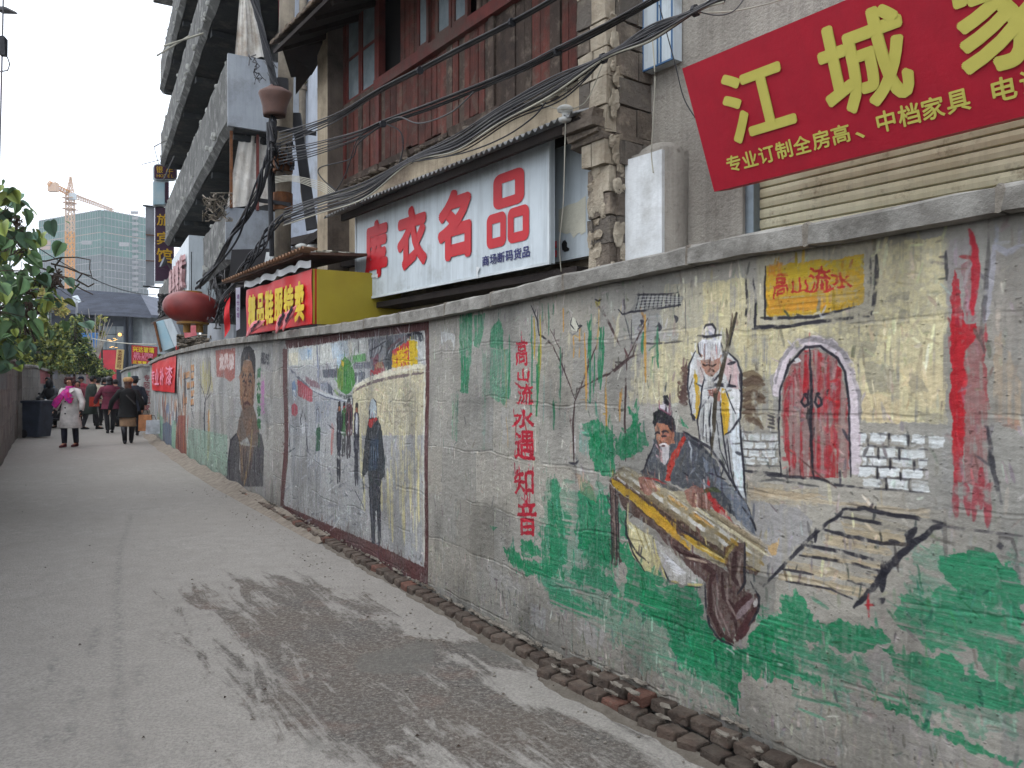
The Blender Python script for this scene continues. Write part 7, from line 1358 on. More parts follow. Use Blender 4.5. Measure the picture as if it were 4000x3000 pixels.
# dish
dd = thing('satellite_dish', 'small grey satellite dish on the far balcony corner', 'satellite dish', P(655,1055,27)); dc = P(652,1030,27); ax = Vector((-.75,-.55,.35)).normalized(); u_ = ax.cross(UP).normalized(); v_ = ax.cross(u_); mb = MB()
mb.rings([[dc+ax*(.16*(k/4)**2)+(u_*math.cos(a)+v_*math.sin(a))*(.20*k/4+.002) for a in [6.283*i/16 for i in range(16)]] for k in range(5)], caps=False); mb.build('dish', M['panel'], dd, smooth=True)
mb = MB(); mb.tube([dc-ax*.02, P(668,1052,27)], .02, 5); mb.tube([dc-v_*-.0+UP*-.2, P(618,1042,26.6)], .012, 5); mb.build('arm', M['cableg'], dd)
# tilted display boxes beneath
tb_ = thing('tilted_light_box', 'tilted white and pale blue light box above the far end of the wall', 'sign', P(660,1370,20.5)); q = [(607,1258),(637,1249),(680,1356),(633,1373)]
for nm, qq, m_ in (('blue_face', q, MC['faded_blue']), ('white_face', [(639,1249),(668,1243),(712,1345),(682,1356)], M['signw']), ('grey_side', [(670,1243),(692,1262),(722,1342),(714,1345)], M['panel'])): pbox(nm, '', '', [P(x, y, 20.5) for x, y in qq], Vector((.15,.3,0)), m_, tb_, False)
mb = MB(); mb.bar(P(604,1258,20.45), P(630,1374,20.45), .05); mb.build('red_edge', M['rust'], tb_)
pbox('tile_hood', 'small dark hood roof over the tilted light box', 'roof', [P(585,1262,21), P(640,1236,21), P(652,1246,20.6), P(596,1268,20.6)], Vector((.2,.3,.06)), M['soffit'])
mb = MB(); mb.tube([P(692,1402,18.6), P(692,1350,18.6)], .035, 6); tag(mb.build('red_post', M['letred']), 'short red post on the wall top near its far end', 'post')
# tangles of dead vine and wire
def tangle(lab, box, n, Y, m, r_=.008, kind='vine tangle'):
    mb = MB(); x0, x1, y0, y1 = box
    for i in range(n):
        x = rc.uniform(x0, x1); y = rc.uniform(y0, y1); p = [P(x, y, Y+rc.uniform(-.4,.4))]
        for k in range(5): x += rc.uniform(-1,1)*(x1-x0)*.25; y += rc.uniform(-1,1)*(y1-y0)*.25; p.append(P(min(x1+8,max(x0-8,x)), min(y1+4,max(y0-6,y)), Y+rc.uniform(-.4,.4)))
        mb.tube(p, r_*rc.uniform(.6,1.5), 4)
    return tag(mb.build('dead_vines', m, None), lab, kind, kind='stuff')
tangle('dead vines draped over the far balcony corner above the light box', (626,690,1155,1245), 70, 22, M['cableg'], .018); tangle('dry vines heaped on the wall top below the lantern', (700,880,1315,1375), 80, 17.2, M['pole'], .014)
tangle('wires tangled beside the lantern', (820,900,1060,1280), 26, 14.4, M['cableg'], .009); tangle('pale wires heaped on the canopy above the olive panel', (1240,1390,985,1010), 24, 9.3, M['cablew'], .007)
tangle('black wires tangled round the pole clamps', (1060,1140,560,680), 26, YP-.25, M['cable'], .01); tangle('loose wires curling from the cloths beside the pole', (980,1075,220,330), 10, YP-.1, M['cable'], .006)
tangle('rubbish and sticks on the lowest balcony corner', (800,900,760,860), 44, 14.3, M['pole'], .008)
# shop fronts behind the wall top, shade of the voids put into their near-black
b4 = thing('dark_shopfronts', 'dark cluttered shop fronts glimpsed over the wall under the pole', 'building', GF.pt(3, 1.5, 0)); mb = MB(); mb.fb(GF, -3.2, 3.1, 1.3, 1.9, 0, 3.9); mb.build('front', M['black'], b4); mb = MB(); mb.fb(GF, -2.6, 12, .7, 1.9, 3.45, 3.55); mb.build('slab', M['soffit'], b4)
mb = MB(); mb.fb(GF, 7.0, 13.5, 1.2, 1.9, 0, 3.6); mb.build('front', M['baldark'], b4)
# ================================================================ far background
M.update(
 net=mat('green_net', (84,124,116), (68,104,98), rough=.9, bump=0, scale=.15, rnd=.05), netg=mat('grey_net', (98,108,110), (80,90,92), rough=.9, bump=0, scale=.15, rnd=.06),
 hcon=mat('raw_concrete_far', (150,150,150), (126,126,128), bump=0, scale=.2), pinkb=mat('board_pinkish', (176,150,138), (150,128,120), bump=0),
 crane=mat('crane_yellow', (206,146,70), (188,130,64), bump=0), craner=mat('crane_pale', (196,158,124), (186,160,140), bump=0),
 slate=mat('slate', (84,88,100), (66,70,80), rough=.7, bump=.2, bscale=8, scale=1, rnd=.08), dgrey=mat('dark_facade', (54,60,70), (44,50,60), bump=0), gl2=mat('shop_glass', (118,126,128), (92,100,104), rough=.2, bump=0, scale=1.5),
 hred=mat('hoarding_red', (176,50,58), (150,44,54), bump=0, scale=1.5), hblue=mat('hoarding_blue', (60,110,160), (48,90,140), bump=0, scale=1.5),
)
# tower under construction wrapped in nets
A0 = Vector((-212, 352, 0)); B0 = Vector((-173, 330, 0)); C0 = Vector((-162.5, 346, 0)); tw = thing('tower_under_construction', 'tall concrete tower under construction wrapped in green and grey scaffold netting', 'building', (A0+C0)/2)
D0 = A0+(C0-B0); topz = H+680/F*330; mb = MB(); mb.hexa([p*1 for p in (A0*.998+Vector((1,2,0)), B0+Vector((0,2,0)), C0+Vector((-1,0,0)), D0)], [p+UP*(topz-2) for p in (A0*.998+Vector((1,2,0)), B0+Vector((0,2,0)), C0+Vector((-1,0,0)), D0)]); mb.build('core', M['hcon'], tw)
nf = 24; fh = topz/nf
for i in range(nf):
    z0 = i*fh; z1 = z0+fh-.35
    for (p, q) in ((A0, B0), (B0, C0)):
        n_ = (q-p).cross(UP).normalized(); mb = MB(); nn = 8 if p is A0 else 4
        o_ = n_*.9; t_ = (q-p).normalized()*.95; P9, Q9 = p-t_, q+t_; mb.slab([P9+o_+UP*z1, Q9+o_+UP*z1, Q9+o_+UP*z0, P9+o_+UP*z0], -n_*.1); mb.build('net_panel', M['net'] if i >= nf-6 else M['netg'], tw)
        mb = MB(); mb.slab([p+n_*1.05+UP*(z1+.32), q+n_*1.05+UP*(z1+.32), q+n_*1.05+UP*z1, p+n_*1.05+UP*z1], -n_*.3); mb.build('floor_edge', M['pinkb'] if i in (nf-4, nf-12) else M['hcon'], tw)
mb = MB()
for (p, q, n) in ((A0, B0, 26), (B0, C0, 12)):
    n_ = (q-p).cross(UP).normalized()
    for k in range(n+1): c = p+(q-p)*k/n+n_*1.15; mb.tube([c, c+UP*(topz+random.uniform(.3, 2.2))], .10, 4)
tag(mb.build('scaffold_tubes', M['hcon'], tw), kind='stuff')
for k, (x, y) in enumerate([(185,970),(235,965),(345,950),(492,957),(187,952)]): mb = MB(); c = P(x, y, 326 if x > 250 else 336); mb.box(c.x-2, c.x+2, c.y-1.6, c.y-1.0, c.z-.8, c.z+.8); mb.build('loading_platform', M['hcon'] if x > 300 else M['pinkb'], tw)
mb = MB()
for k in range(30): z = 6+k*2.4; c = C0+(B0-C0)*.18; mb.box(c.x-1.6, c.x+1.6, c.y-3.2, c.y-2.9, z, z+1.2)
tag(mb.build('stair_gaps', M['hcon'], tw), kind='stuff')
# tower crane
YC = 300; crn = thing('tower_crane', 'pale orange tower crane standing in front of the netted tower', 'crane', P(273, 1480, YC))
def lattice(a, b, w0, w1, n, r, up=UP, side=None):
    mb = MB(); a = Vector(a); b = Vector(b); t = (b-a).normalized(); u = side or t.cross(Vector((0,1,0))); u = u.normalized(); v = t.cross(u).normalized(); L_ = (b-a)
    cs = [[a+L_*i/n+(u*x+v*y)*((w0+(w1-w0)*i/n)/2) for x, y in ((-1,-1),(1,-1),(1,1),(-1,1))] for i in range(n+1)]
    for i in range(n):
        for k in range(4): mb.bar(cs[i][k], cs[i+1][k], r*1.5); mb.bar(cs[i][k], cs[i+1][(k+1) % 4], r); mb.bar(cs[i][k], cs[i][(k+1) % 4], r)
    return mb
lattice(P(273,1480,YC)*1.0, P(273,905,YC), 2.2, 2.2, 26, .22).build('mast', M['crane'], crn); lattice(P(273,905,YC), P(274,760,YC), 2.2, 2.2, 7, .2).build('mast', M['craner'], crn); lattice(P(274,760,YC), P(276,690,YC), 2.0, .3, 4, .18).build('tower_top', M['craner'], crn)
lattice(P(278,762,YC), P(443,822,YC+20), 1.5, .9, 20, .14).build('jib', M['craner'], crn); lattice(P(192,716,YC-8), P(272,756,YC), 1.4, 1.6, 8, .2).build('counter_jib', M['crane'], crn)
mb = MB(); c = P(208, 730, YC-7); mb.box(c.x-1.6, c.x+1.6, c.y-1, c.y+1, c.z-1.8, c.z+1.5); mb.build('counterweight', M['craner'], crn); mb = MB(); c = P(288, 768, YC); mb.box(c.x-1, c.x+1.2, c.y-1.5, c.y-.2, c.z-1.4, c.z+1); mb.build('cab', M['signw'], crn)
mb = MB(); mb.tube([P(276,692,YC), P(200,716,YC-8)], .06, 4); mb.tube([P(276,692,YC), P(380,798,YC+12)], .06, 4); mb.build('tie_rod', M['craner'], crn)
for y in (775, 793, 817): mb = MB(); c = P(273, y, YC); mb.box(c.x-2, c.x+2, c.y-2, c.y+2, c.z-.15, c.z+.15); mb.build('platform', M['craner'], crn)
# second, orange mast close to the row end
m2 = thing('orange_mast', 'slender orange lattice mast rising behind the end of the street wall', 'mast', P(612,1480,85)); lattice(P(612,1500,85), P(566,1235,85), .55, .55, 16, .09).build('mast', M['crane'], m2)
# pale block behind the row
pb = thing('pale_far_block', 'pale scaffolded block seen in the gap below the slate roof eave', 'building', P(560,1480,140))
mb = MB(); a = P(505,1500,140); b = P(690,1500,140); mb.box(a.x, b.x, 140, 150, 0, H+(1500-1235)/F*140); mb.build('wall', M['netg'], pb)
for k in range(9): z = 1.2*k+.6; mb = MB(); mb.box(a.x-.05, b.x, 139.8, 139.95, z, z+.25); mb.build('floor_edge', M['craner'], pb)
mb = MB(); a = P(528,1500,139); b = P(590,1500,139); mb.box(a.x, b.x, 139.2, 139.7, .5, H+(1500-1330)/F*139); mb.build('white_sheeting', M['signw'], pb)
# slate roofed hall
YS = 60; hl = thing('slate_roof_hall', 'low dark hall with a wide slate roof and tall windows beyond the lane', 'building', P(440,1480,YS+3))
e0, e1 = P(150,1206,YS), P(589,1229,YS); r0, r1 = P(130,1119,YS+5), P(548,1150,YS+5); r0.z = H+(1500-1119)/F*(YS+5); mb = MB(); mb.slab([r0, r1, e1, e0], (0,0,-.25)); rfs = mb.build('roof', M['slate'], hl)
fn = quadmap([r0, r1, e1, e0]); nrows = 24
for k in range(nrows):
    v0, v1 = k/nrows, (k+1)/nrows; mb = MB(); a, b, c, d = fn(0,v0), fn(1,v0), fn(1,v1), fn(0,v1); mb.hexa([a+UP*.01, b+UP*.01, c+UP*.02, d+UP*.02], [a+UP*.03, b+UP*.03, c+UP*.09, d+UP*.09]); mb.build('slate_course', M['slate'], rfs)
mb = MB(); mb.slab([r0, r1, r1+Vector((2,9,-4)), r0+Vector((0,9,-4))], (0,0,-.2)); mb.slab([r1, e1, e1+Vector((3,12,-.0)), r1+Vector((1,8,0))], (0,.05,-.2)); mb.build('roof_back', M['slate'], hl)
mb = MB(); a = P(200,1500,YS+1.2); b = P(512,1500,YS+1.2); mb.box(a.x, b.x, YS+1.2, YS+9, 0, 7.4); mb.build('wall', M['dgrey'], hl)
mb = MB(); a = P(512,1500,YS+1.5); b = P(556,1500,YS+1.5); mb.box(a.x, b.x, YS+1.5, YS+8, 0, 7.0); mb.build('glass_bay', M['gl2'], hl)
for x0, x1, y0, y1 in [(380,414,1275,1365),(416,452,1275,1305),(416,452,1308,1365),(455,483,1275,1305),(455,483,1308,1405)]:
    a = P(x0,y1,YS+1.1); b = P(x1,y0,YS+1.1); mb = MB(); mb.box(a.x, b.x, YS+1.08, YS+1.18, a.z, b.z); w_ = mb.build('window', M['gl2'], hl)
mb = MB(); c = P(468,1307,YS+1.0); mb.ell(c, .14, .14, .14, 10, 8); tag(mb.build('round_lamp', mat('warm_lamp', (240,190,110), emit=((255,200,120), 1.5), bump=0)), 'round warm lamp glowing in the dark hall window', 'lamp')
for i in range(9): x = random.uniform(418,450); y = random.uniform(1315,1360); a = P(x,y,YS+1.06); mb = MB(); mb.box(a.x, a.x+random.uniform(.15,.4), YS+1.04, YS+1.07, a.z, a.z+.03); mb.build('lit_strip', MC['warm_lamp'], hl)
for x0, x1 in ((485,492),(505,514)): a = P(x0,1500,YS+.9); b = P(x1,1500,YS+.9); mb = MB(); mb.box(a.x, b.x, YS+.8, YS+1.15, 0, 7.2); mb.build('mullion', M['dgrey'], hl)
mb = MB(); a = P(380,1410,YS-.6); b = P(452,1368,YS-.6); mb.box(a.x, b.x, YS-.7, YS-.5, 0, b.z); tag(mb.build('red_hoarding', M['hred']), 'red hoarding below the dark hall windows', 'hoarding')
mb = MB(); a = P(318,1480,52); b = P(374,1300,52); mb.box(a.x, b.x, 52, 52.3, 0, b.z); tag(mb.build('blue_hoarding', M['hblue']), 'tall blue hoarding half hidden behind the shrubs', 'hoarding')
mb = MB(); a = P(40,1480,90); b = P(330,1300,90); mb.box(a.x, b.x, 90, 96, 0, b.z); tag(mb.build('low_shed', M['netg']), 'low grey building hidden behind the shrubs', 'building')
slp = thing('solar_lamp', 'small white solar street lamp in front of the slate roof', 'street lamp', P(300,1480,46)); mb = MB(); mb.tube([P(300,1500,46), P(300,1180,46)], .07, 6); mb.build('post', M['panel'], slp); mb = MB(); mb.slab([P(279,1160,46), P(293,1158,46), P(307,1183,46), P(296,1187,46)], Vector((0,.3,.1))); mb.build('lamp_head', M['signw'], slp)
# lane-end banners
def flatsign(name, lab, quad, m, items, th=Vector((0,.04,0)), cat='banner'):
    t = thing(name, lab, cat, quad[3]); mb = MB(); mb.slab(quad, th); mb.build('board', m, t); fn = quadmap(quad)
    for nm, mm, cells in items: lettering([(tx, [fn(u0,v0)-th.normalized()*.02, fn(u1,v0)-th.normalized()*.02, fn(u1,v1)-th.normalized()*.02, fn(u0,v1)-th.normalized()*.02], b) for tx, u0, u1, v0, v1, b in cells], nm, mm, t)
    return t
pkl = mat('letter_pink', (226,140,160), (216,130,150), bump=0)
flatsign('glass_shop_banner', 'red banner in yellow and pink lettering standing over the far wall', [P(514,1348,27.5), P(614,1355,27.5), P(612,1428,27.5), P(514,1420,27.5)], M['hred'], [('yellow_lettering', ylet, [('兴达玻璃', .05, .9, .05, .36, .035), ('正常营', .05, .62, .82, .99, .035)]), ('pink_lettering', pkl, [('8mm-12mm玻璃', .1, .85, .38, .52, .03), ('铝合金门窗', .08, .85, .52, .67, .03), ('13971194141', .05, .88, .68, .80, .03)])])
flatsign('cement_sign', 'narrow cream upright sign in dark brush characters on the far wall', [P(456,1364,29), P(484,1366,29), P(478,1444,29), P(449,1442,29)], mat('sign_cream', (206,180,120), (190,164,108), bump=0), [('lettering', mat('ink_brown', (110,52,40), bump=0), [('水', .2,.85,.02,.18,.02), ('泥', .2,.85,.20,.36,.02), ('黄', .2,.85,.38,.54,.02), ('沙', .2,.85,.56,.72,.02), ('可', .2,.85,.76,.95,.02)])])
# the long red banner pinned to the wall's end
bn = thing('pinned_banner', 'red banner with pale characters pinned high on the far end of the painted wall', 'banner', WP.pt(WP.sx(640), -.03, 1.2)); sA, sB = WP.sx(693), WP.sx(600)
def bnf(u, v): a = sB+(sA-sB)*u; zt_ = ztop(a)-COP-.02; zb_ = WP.px(600+93*u, 1524+10*u)[1]; return WP.pt(a, -.035-.012*math.sin(u*17+v*4)-.01*v, zt_+(zb_-zt_)*v)
mb = MB(); mb.grid(bnf, 30, 8); mb.grid(lambda u, v: bnf(u, v)-Vector((0,.004,0)), 30, 8); mb.build('cloth', banner, bn, smooth=True, normals=False)
q4 = []
for i, c in enumerate('专业补漆'):
    u0 = .05+i*.235; u1 = u0+.19; qq = [bnf(u0,.25), bnf(u1,.25), bnf(u1,.80), bnf(u0,.80)]; n_ = Vector((-.85,-.5,0))*.03; q4.append((c, [p+n_ for p in qq], .015))
lettering(q4, 'lettering', pkl, bn)
# overhead wires at far left
for a, b, lab in (((0,880),(330,1180),'thin wire sloping down behind the leaves'),((120,950),(610,1150),'slack wire crossing in front of the netted tower')):
    A_ = P(a[0], a[1], 16); B_ = P(b[0], b[1], 30); mb = MB(); mb.tube([A_+(B_-A_)*t-UP*(1.2*t*(1-t)) for t in [i/12 for i in range(13)]], .012, 4); tag(mb.build('wire', M['cable']), lab, 'wire')
mb = MB(); A_ = P(360,1322,36); B_ = P(610,1345,28); mb.tube([A_+(B_-A_)*t-UP*(.3*t*(1-t)) for t in [i/10 for i in range(11)]], .02, 4); tag(mb.build('wire', M['cablew']), 'pale wire strung above the far red banner', 'wire')
for x0, x1 in (((558,1143),(610,1148)),((556,1150),(610,1138))): pass
# switchgear and cable at the top left
hg = thing('hanging_connector', 'dark cable connectors hanging on a vertical line at the left edge', 'cable fitting', P(8,230,14)); mb = MB(); mb.tube([P(14,-60,14), P(10,150,14), P(2,480,14), P(-6,800,14)], .014, 5); mb.build('cable', M['cableg'], hg)
mb = MB(); c = P(9,175,14); mb.box(c.x-.05, c.x+.07, c.y-.05, c.y+.05, c.z-.2, c.z+.13, j=.02); mb.build('clamp', M['cable'], hg); mb = MB(); mb.tube([P(16,215,14), P(30,225,14), P(38,250,14), P(30,275,14), P(0,280,14)], .012, 5); mb.build('loop', M['cableg'], hg)
mb = MB(); mb.slab([P(-30,20,14), P(22,26,14), P(30,36,14), P(-30,34,14)], Vector((0,.3,.05))); mb.build('bracket', M['cableg'], hg)

# ================================================================ vegetation
lf1 = mat('leaf_green', (84,112,66), (62,92,56), rough=.75, bump=.1, bscale=30, scale=6, rnd=.35, spec=.5, dirt=(88,104,76), damt=.1, dscale=9); lf2 = mat('leaf_yellowing', (134,144,66), (110,126,60), rough=.5, bump=.05, scale=6, rnd=.25); lf3 = mat('leaf_blue_green', (100,128,104), (78,106,88), rough=.75, bump=.05, scale=6, rnd=.25, spec=.3)
bark = mat('twig_bark', (66,54,44), (46,38,32), bump=.3, scale=12); deadl = mat('dead_leaf', (62,48,38), (44,36,30), bump=.1, scale=10, rnd=.2)
def leafmesh(seed, m):
    rg = random.Random(seed); out = [(0,0),(.18,-.06),(.38,.02),(.50,.22),(.48,.45),(.34,.70),(.16,.92),(0,1.08)]
    V = []; ring = [(x, y) for x, y in out]+[(-x, y) for x, y in out[-2:0:-1]]; fold = rg.uniform(.1, .35); droop = rg.uniform(.1, .4)
    def z(x, y): return fold*abs(x)-droop*y*y*.6+.03*math.sin(y*14)*abs(x)*2
    V = [(x*rg.uniform(.94,1.06), y, z(x, y)) for x, y in ring]; mid = [(0, y, z(0, y)) for y in (.22,.45,.70,.92)]; V += mid; n = len(ring)
    r_ = list(range(0, 8)); l_ = [0]+[n-i for i in range(1, 7)]+[7]; m_ = [0, None, None, n, n+1, n+2, n+3, 7]; F_ = []
    for side in (r_, l_):
        F_ += [(0, side[1], side[2], n), (side[2], side[3], n), (side[3], side[4], n+1, n), (side[4], side[5], n+2, n+1), (side[5], side[6], n+3, n+2), (side[6], 7, n+3)]
    me = bpy.data.meshes.new('leaf'); me.from_pydata([(x, y, q) for x, y, q in V], [], F_); me.materials.append(m); me.polygons.foreach_set('use_smooth', [True]*len(me.polygons)); me.update(); return me
LMs = [leafmesh(i, (lf1, lf1, lf1, lf3, lf1, lf2)[i]) for i in range(6)]
rl = random.Random(77); poly = [(-80,740),(60,745),(66,830),(125,868),(135,960),(172,1060),(170,1120),(200,1165),(190,1245),(160,1262),(105,1330),(70,1380),(20,1410),(-80,1440)]
def inpoly(x, y, pl):
    c = False; n = len(pl)
    for i in range(n):
        ax, ay = pl[i]; bx, by = pl[(i+1) % n]
        if (ay > y) != (by > y) and x < ax+(y-ay)*(bx-ax)/(by-ay): c = not c
    return c
vn = thing('climbing_plant', 'broad-leaved climbing plant spilling over the left wall at the photo edge', 'plant', Vector((-6.4, 9.2, 2.15)))
hubs = []; leaves = []
while len(hubs) < 60:
    x = rl.uniform(-90, 260); y = rl.uniform(740, 1480)
    if inpoly(x, y, poly): hubs.append(P(x, y, rl.uniform(8.2, 11)))
hubs += [P(20,775,9), P(48,800,9), P(25,860,9), P(40,905,9), P(-10,800,9), P(230,1195,9.6), P(240,1170,9.6), P(160,1130,9.4), P(40,1390,10)]
while len(leaves) < 460:
    h_ = rl.choice(hubs) if rl.random() < .55 else None
    if h_ is None:
        x = rl.uniform(-90, 260); y = rl.uniform(740, 1480)
        if not inpoly(x, y, poly) or (y < 860 and rl.random() < .75): continue
        p = P(x, y, rl.uniform(8.2, 11))
    else: p = h_+Vector((rl.gauss(0,.12), rl.gauss(0,.25), rl.gauss(0,.12)))
    leaves.append(p)
leaves.sort(key=lambda p: p.y)
from mathutils import Euler
stuffmb = MB()
for i, p in enumerate(leaves):
    s_ = rl.uniform(.065, .21); az = rl.uniform(0, 6.28); e_ = Euler((R(rl.uniform(-75, -15)), R(rl.uniform(-35, 35)), az)); me_ = rl.choice(LMs) if i % 9 else LMs[5]
    if i < 300: o = link('leaf', me_, vn, p); o.rotation_euler = e_; o.scale = (s_*.95, s_, s_)
    else:
        Mx = e_.to_matrix()*s_; k = len(stuffmb.v); stuffmb.v += [tuple(p+Mx @ v.co) for v in me_.vertices]; stuffmb.f += [tuple(k+q for q in f.vertices) for f in me_.polygons]; stuffmb.m += [min(2, LMs.index(me_)//2)]*len(me_.polygons)
tag(stuffmb.build('far_leaves', [lf1, lf3, lf2], vn, smooth=True, normals=False), kind='stuff')
mb = MB(); base = Vector((-6.6, 9.2, 1.2))
for h_ in hubs:
    p0 = Vector((-6.7+rl.uniform(-.3,.2), h_.y+rl.uniform(-.3,.3), 2.15)); md = (p0+h_)/2+Vector((rl.uniform(-.2,.1), rl.uniform(-.2,.2), rl.uniform(.1,.5))); mb.tube([p0, md, h_], [.014,.009,.004], 5)
mb.build('stem', bark, vn)
mb = MB()
for (cx, cy, sx, sy, n) in ((68,870,18,22,50),(92,960,16,30,60),(30,930,20,20,30),(150,1090,22,26,40),(110,1200,30,40,60),(120,1140,30,20,30),(228,1080,12,22,36),(215,1105,14,16,26)):
    for i in range(n):
        c = P(rl.gauss(cx, sx*.5), rl.gauss(cy, sy*.5), 9.5+rl.uniform(-.3,.3)); a = Vector((rl.gauss(0,.03), rl.gauss(0,.03), rl.gauss(-.02,.04))); b = Vector((rl.gauss(0,.02), rl.gauss(0,.02), rl.gauss(0,.02))); mb.face([c, c+a, c+a+b, c+b*1.2])
tag(mb.build('dead_leaves', deadl, vn, normals=False), kind='stuff')
for pts in ([(140,1020),(180,1020),(240,1006),(300,1005),(352,1015),(350,1050),(360,1085),(382,1096)], [(140,1040),(200,1060),(250,1090),(320,1130),(363,1150)], [(200,1030),(260,1045),(310,1065),(355,1078)], [(225,1075),(300,1095),(320,1070)], [(300,1095),(345,1120),(368,1108)], [(240,1006),(215,1040),(228,1085)]):
    mb = MB(); mb.tube([P(x, y, 9.6) for x, y in pts], [.012-.0012*i for i in range(len(pts))], 5); mb.build('twig', bark, vn)
def crown(name, lab, cx, cy, Y, blobs, n, mats, sz, trunkx=None, grp='trees and shrubs behind the left wall'):
    base = P(trunkx or cx, 1500, Y); base.z = 0; t = thing(name, lab, 'tree' if 'tree' in name else 'shrub', base, grp); rg = random.Random(int(cx*7+cy)); mb = MB(); tot = sum(b[2]*b[3] for b in blobs)
    for (bx, by, rx, ry) in blobs:
        c = P(bx, by, Y); RX = rx/F*Y; RZ = ry/F*Y; RY = RX*.8; k = int(n*rx*ry/tot); sub = [(rg.gauss(0,.5), rg.gauss(0,.5), rg.gauss(0,.5)) for _ in range(max(3, k//110))]
        for i in range(k):
            sx_, sy_, sz_ = rg.choice(sub); d = Vector((sx_+rg.gauss(0,.22), sy_+rg.gauss(0,.22), sz_+rg.gauss(0,.22)))
            if d.length > 1.25: d *= 1.1/d.length
            p = c+Vector((d.x*RX, d.y*RY, d.z*RZ)); s_ = sz*rg.uniform(.5,1.3); u = Vector((rg.gauss(0,1), rg.gauss(0,1), rg.gauss(0,1))).normalized(); v = u.cross(Vector((rg.gauss(0,1), rg.gauss(0,1), rg.gauss(0,1)))).normalized(); mb.face([p-u*s_, p-v*s_*.5, p+u*s_, p+v*s_*.5], rg.choices(range(len(mats)), [5,3,2][:len(mats)])[0])
    tag(mb.build('crown', mats, t, normals=False), kind='stuff'); tr = MB(); tr.tube([base, base+UP*(P(cx,cy,Y).z*.6), P(cx, cy, Y)], [.09*Y/35,.06*Y/35,.02], 6)
    for (bx, by, rx, ry) in blobs:
        for _ in range(4): tr.tube([P(cx, cy+20, Y), P(bx+rg.uniform(-.5,.5)*rx, by+rg.uniform(-.6,.6)*ry, Y+rg.uniform(-.5,.5))], [.03, .008], 4)
    tr.build('trunk', bark, t)
fg1 = mat('foliage_green', (92,110,62), (68,88,50), rough=.6, bump=0, scale=2, spec=.3); fg2 = mat('foliage_yellow', (154,156,78), (128,134,66), rough=.6, bump=0, scale=2); fg3 = mat('foliage_dark', (44,60,38), (34,48,32), rough=.6, bump=0); fg4 = mat('foliage_gold', (176,160,84), (156,142,76), rough=.6, bump=0, scale=2)
crown('dense_shrub', 'green shrub mass behind the left wall nearest the climbing plant', 110, 1360, 26, [(60,1350,70,80),(130,1340,60,70),(20,1300,60,90)], 3600, [fg1, fg2, fg3], .09)
crown('yellow_green_tree', 'yellow-green bushy tree behind the left wall, middle of the row', 200, 1350, 31, [(190,1380,70,70),(160,1300,50,60),(240,1420,60,40),(215,1320,45,50)], 6500, [fg2, fg1, fg1], .085)
crown('green_tree', 'fresh green bushy tree right of the yellow-green one', 290, 1350, 35, [(285,1310,55,60),(320,1390,60,60),(270,1400,60,50),(350,1430,50,40),(300,1260,30,30)], 6500, [fg1, fg2, fg3], .09)
crown('golden_tree', 'pale golden tree in front of the netted tower', 195, 1170, 44, [(185,1150,26,55),(215,1190,40,45),(170,1200,25,50),(240,1230,36,26)], 2200, [fg4, fg2, fg4], .10)
crown('low_shrub', 'low shrub at the far end of the left wall', 400, 1450, 42, [(380,1445,45,25),(420,1455,45,18),(345,1450,40,25)], 3000, [fg1, fg3, fg2], .09)
crown('small_yellow_tree', 'small thin yellowing tree before the dark hall', 398, 1290, 46, [(398,1245,18,24),(380,1300,26,26),(365,1260,20,24)], 700, [fg2, fg4, fg1], .09)
bt = thing('bare_tree', 'leafless pale tree spreading before the dark hall', 'tree', P(372,1490,45), 'trees and shrubs behind the left wall'); mb = MB()
for (x, y) in ((318,1215),(345,1205),(372,1225),(395,1225),(415,1240),(430,1245),(333,1260),(440,1262)): mb.tube([P(372,1420,45), P((372*2+x)/3, 1360, 45), P(x, y, 45)], [.06,.045,.012], 5)
mb.build('branches', mat('pale_bark', (150,144,134), (120,114,106), bump=0), bt); mb = MB(); mb.tube([P(374,1560,45), P(372,1415,45)], .08, 6); mb.build('trunk', MC['pale_bark'], bt)
crown('wall_shrub', 'small green shrub on the ledge at the far end of the balconied block', 690, 1400, 24, [(620,1400,26,12),(600,1408,16,10),(660,1385,20,12)], 500, [fg3, fg1], .05, grp=None)

# ================================================================ the air: thin even haze
hz = bpy.data.materials.new('haze_air'); hz.use_nodes = True; n_ = hz.node_tree.nodes; n_.remove(n_['Principled BSDF']); pv = n_.new('ShaderNodeVolumePrincipled'); pv.inputs['Color'].default_value = (.93, .96, 1, 1); pv.inputs['Density'].default_value = .0005
hz.node_tree.links.new(pv.outputs[0], n_['Material Output'].inputs['Volume']); mb = MB(); mb.box(-430, 430, -130, 730, -2.4, 112); tag(mb.build('haze', hz), kind='stuff')
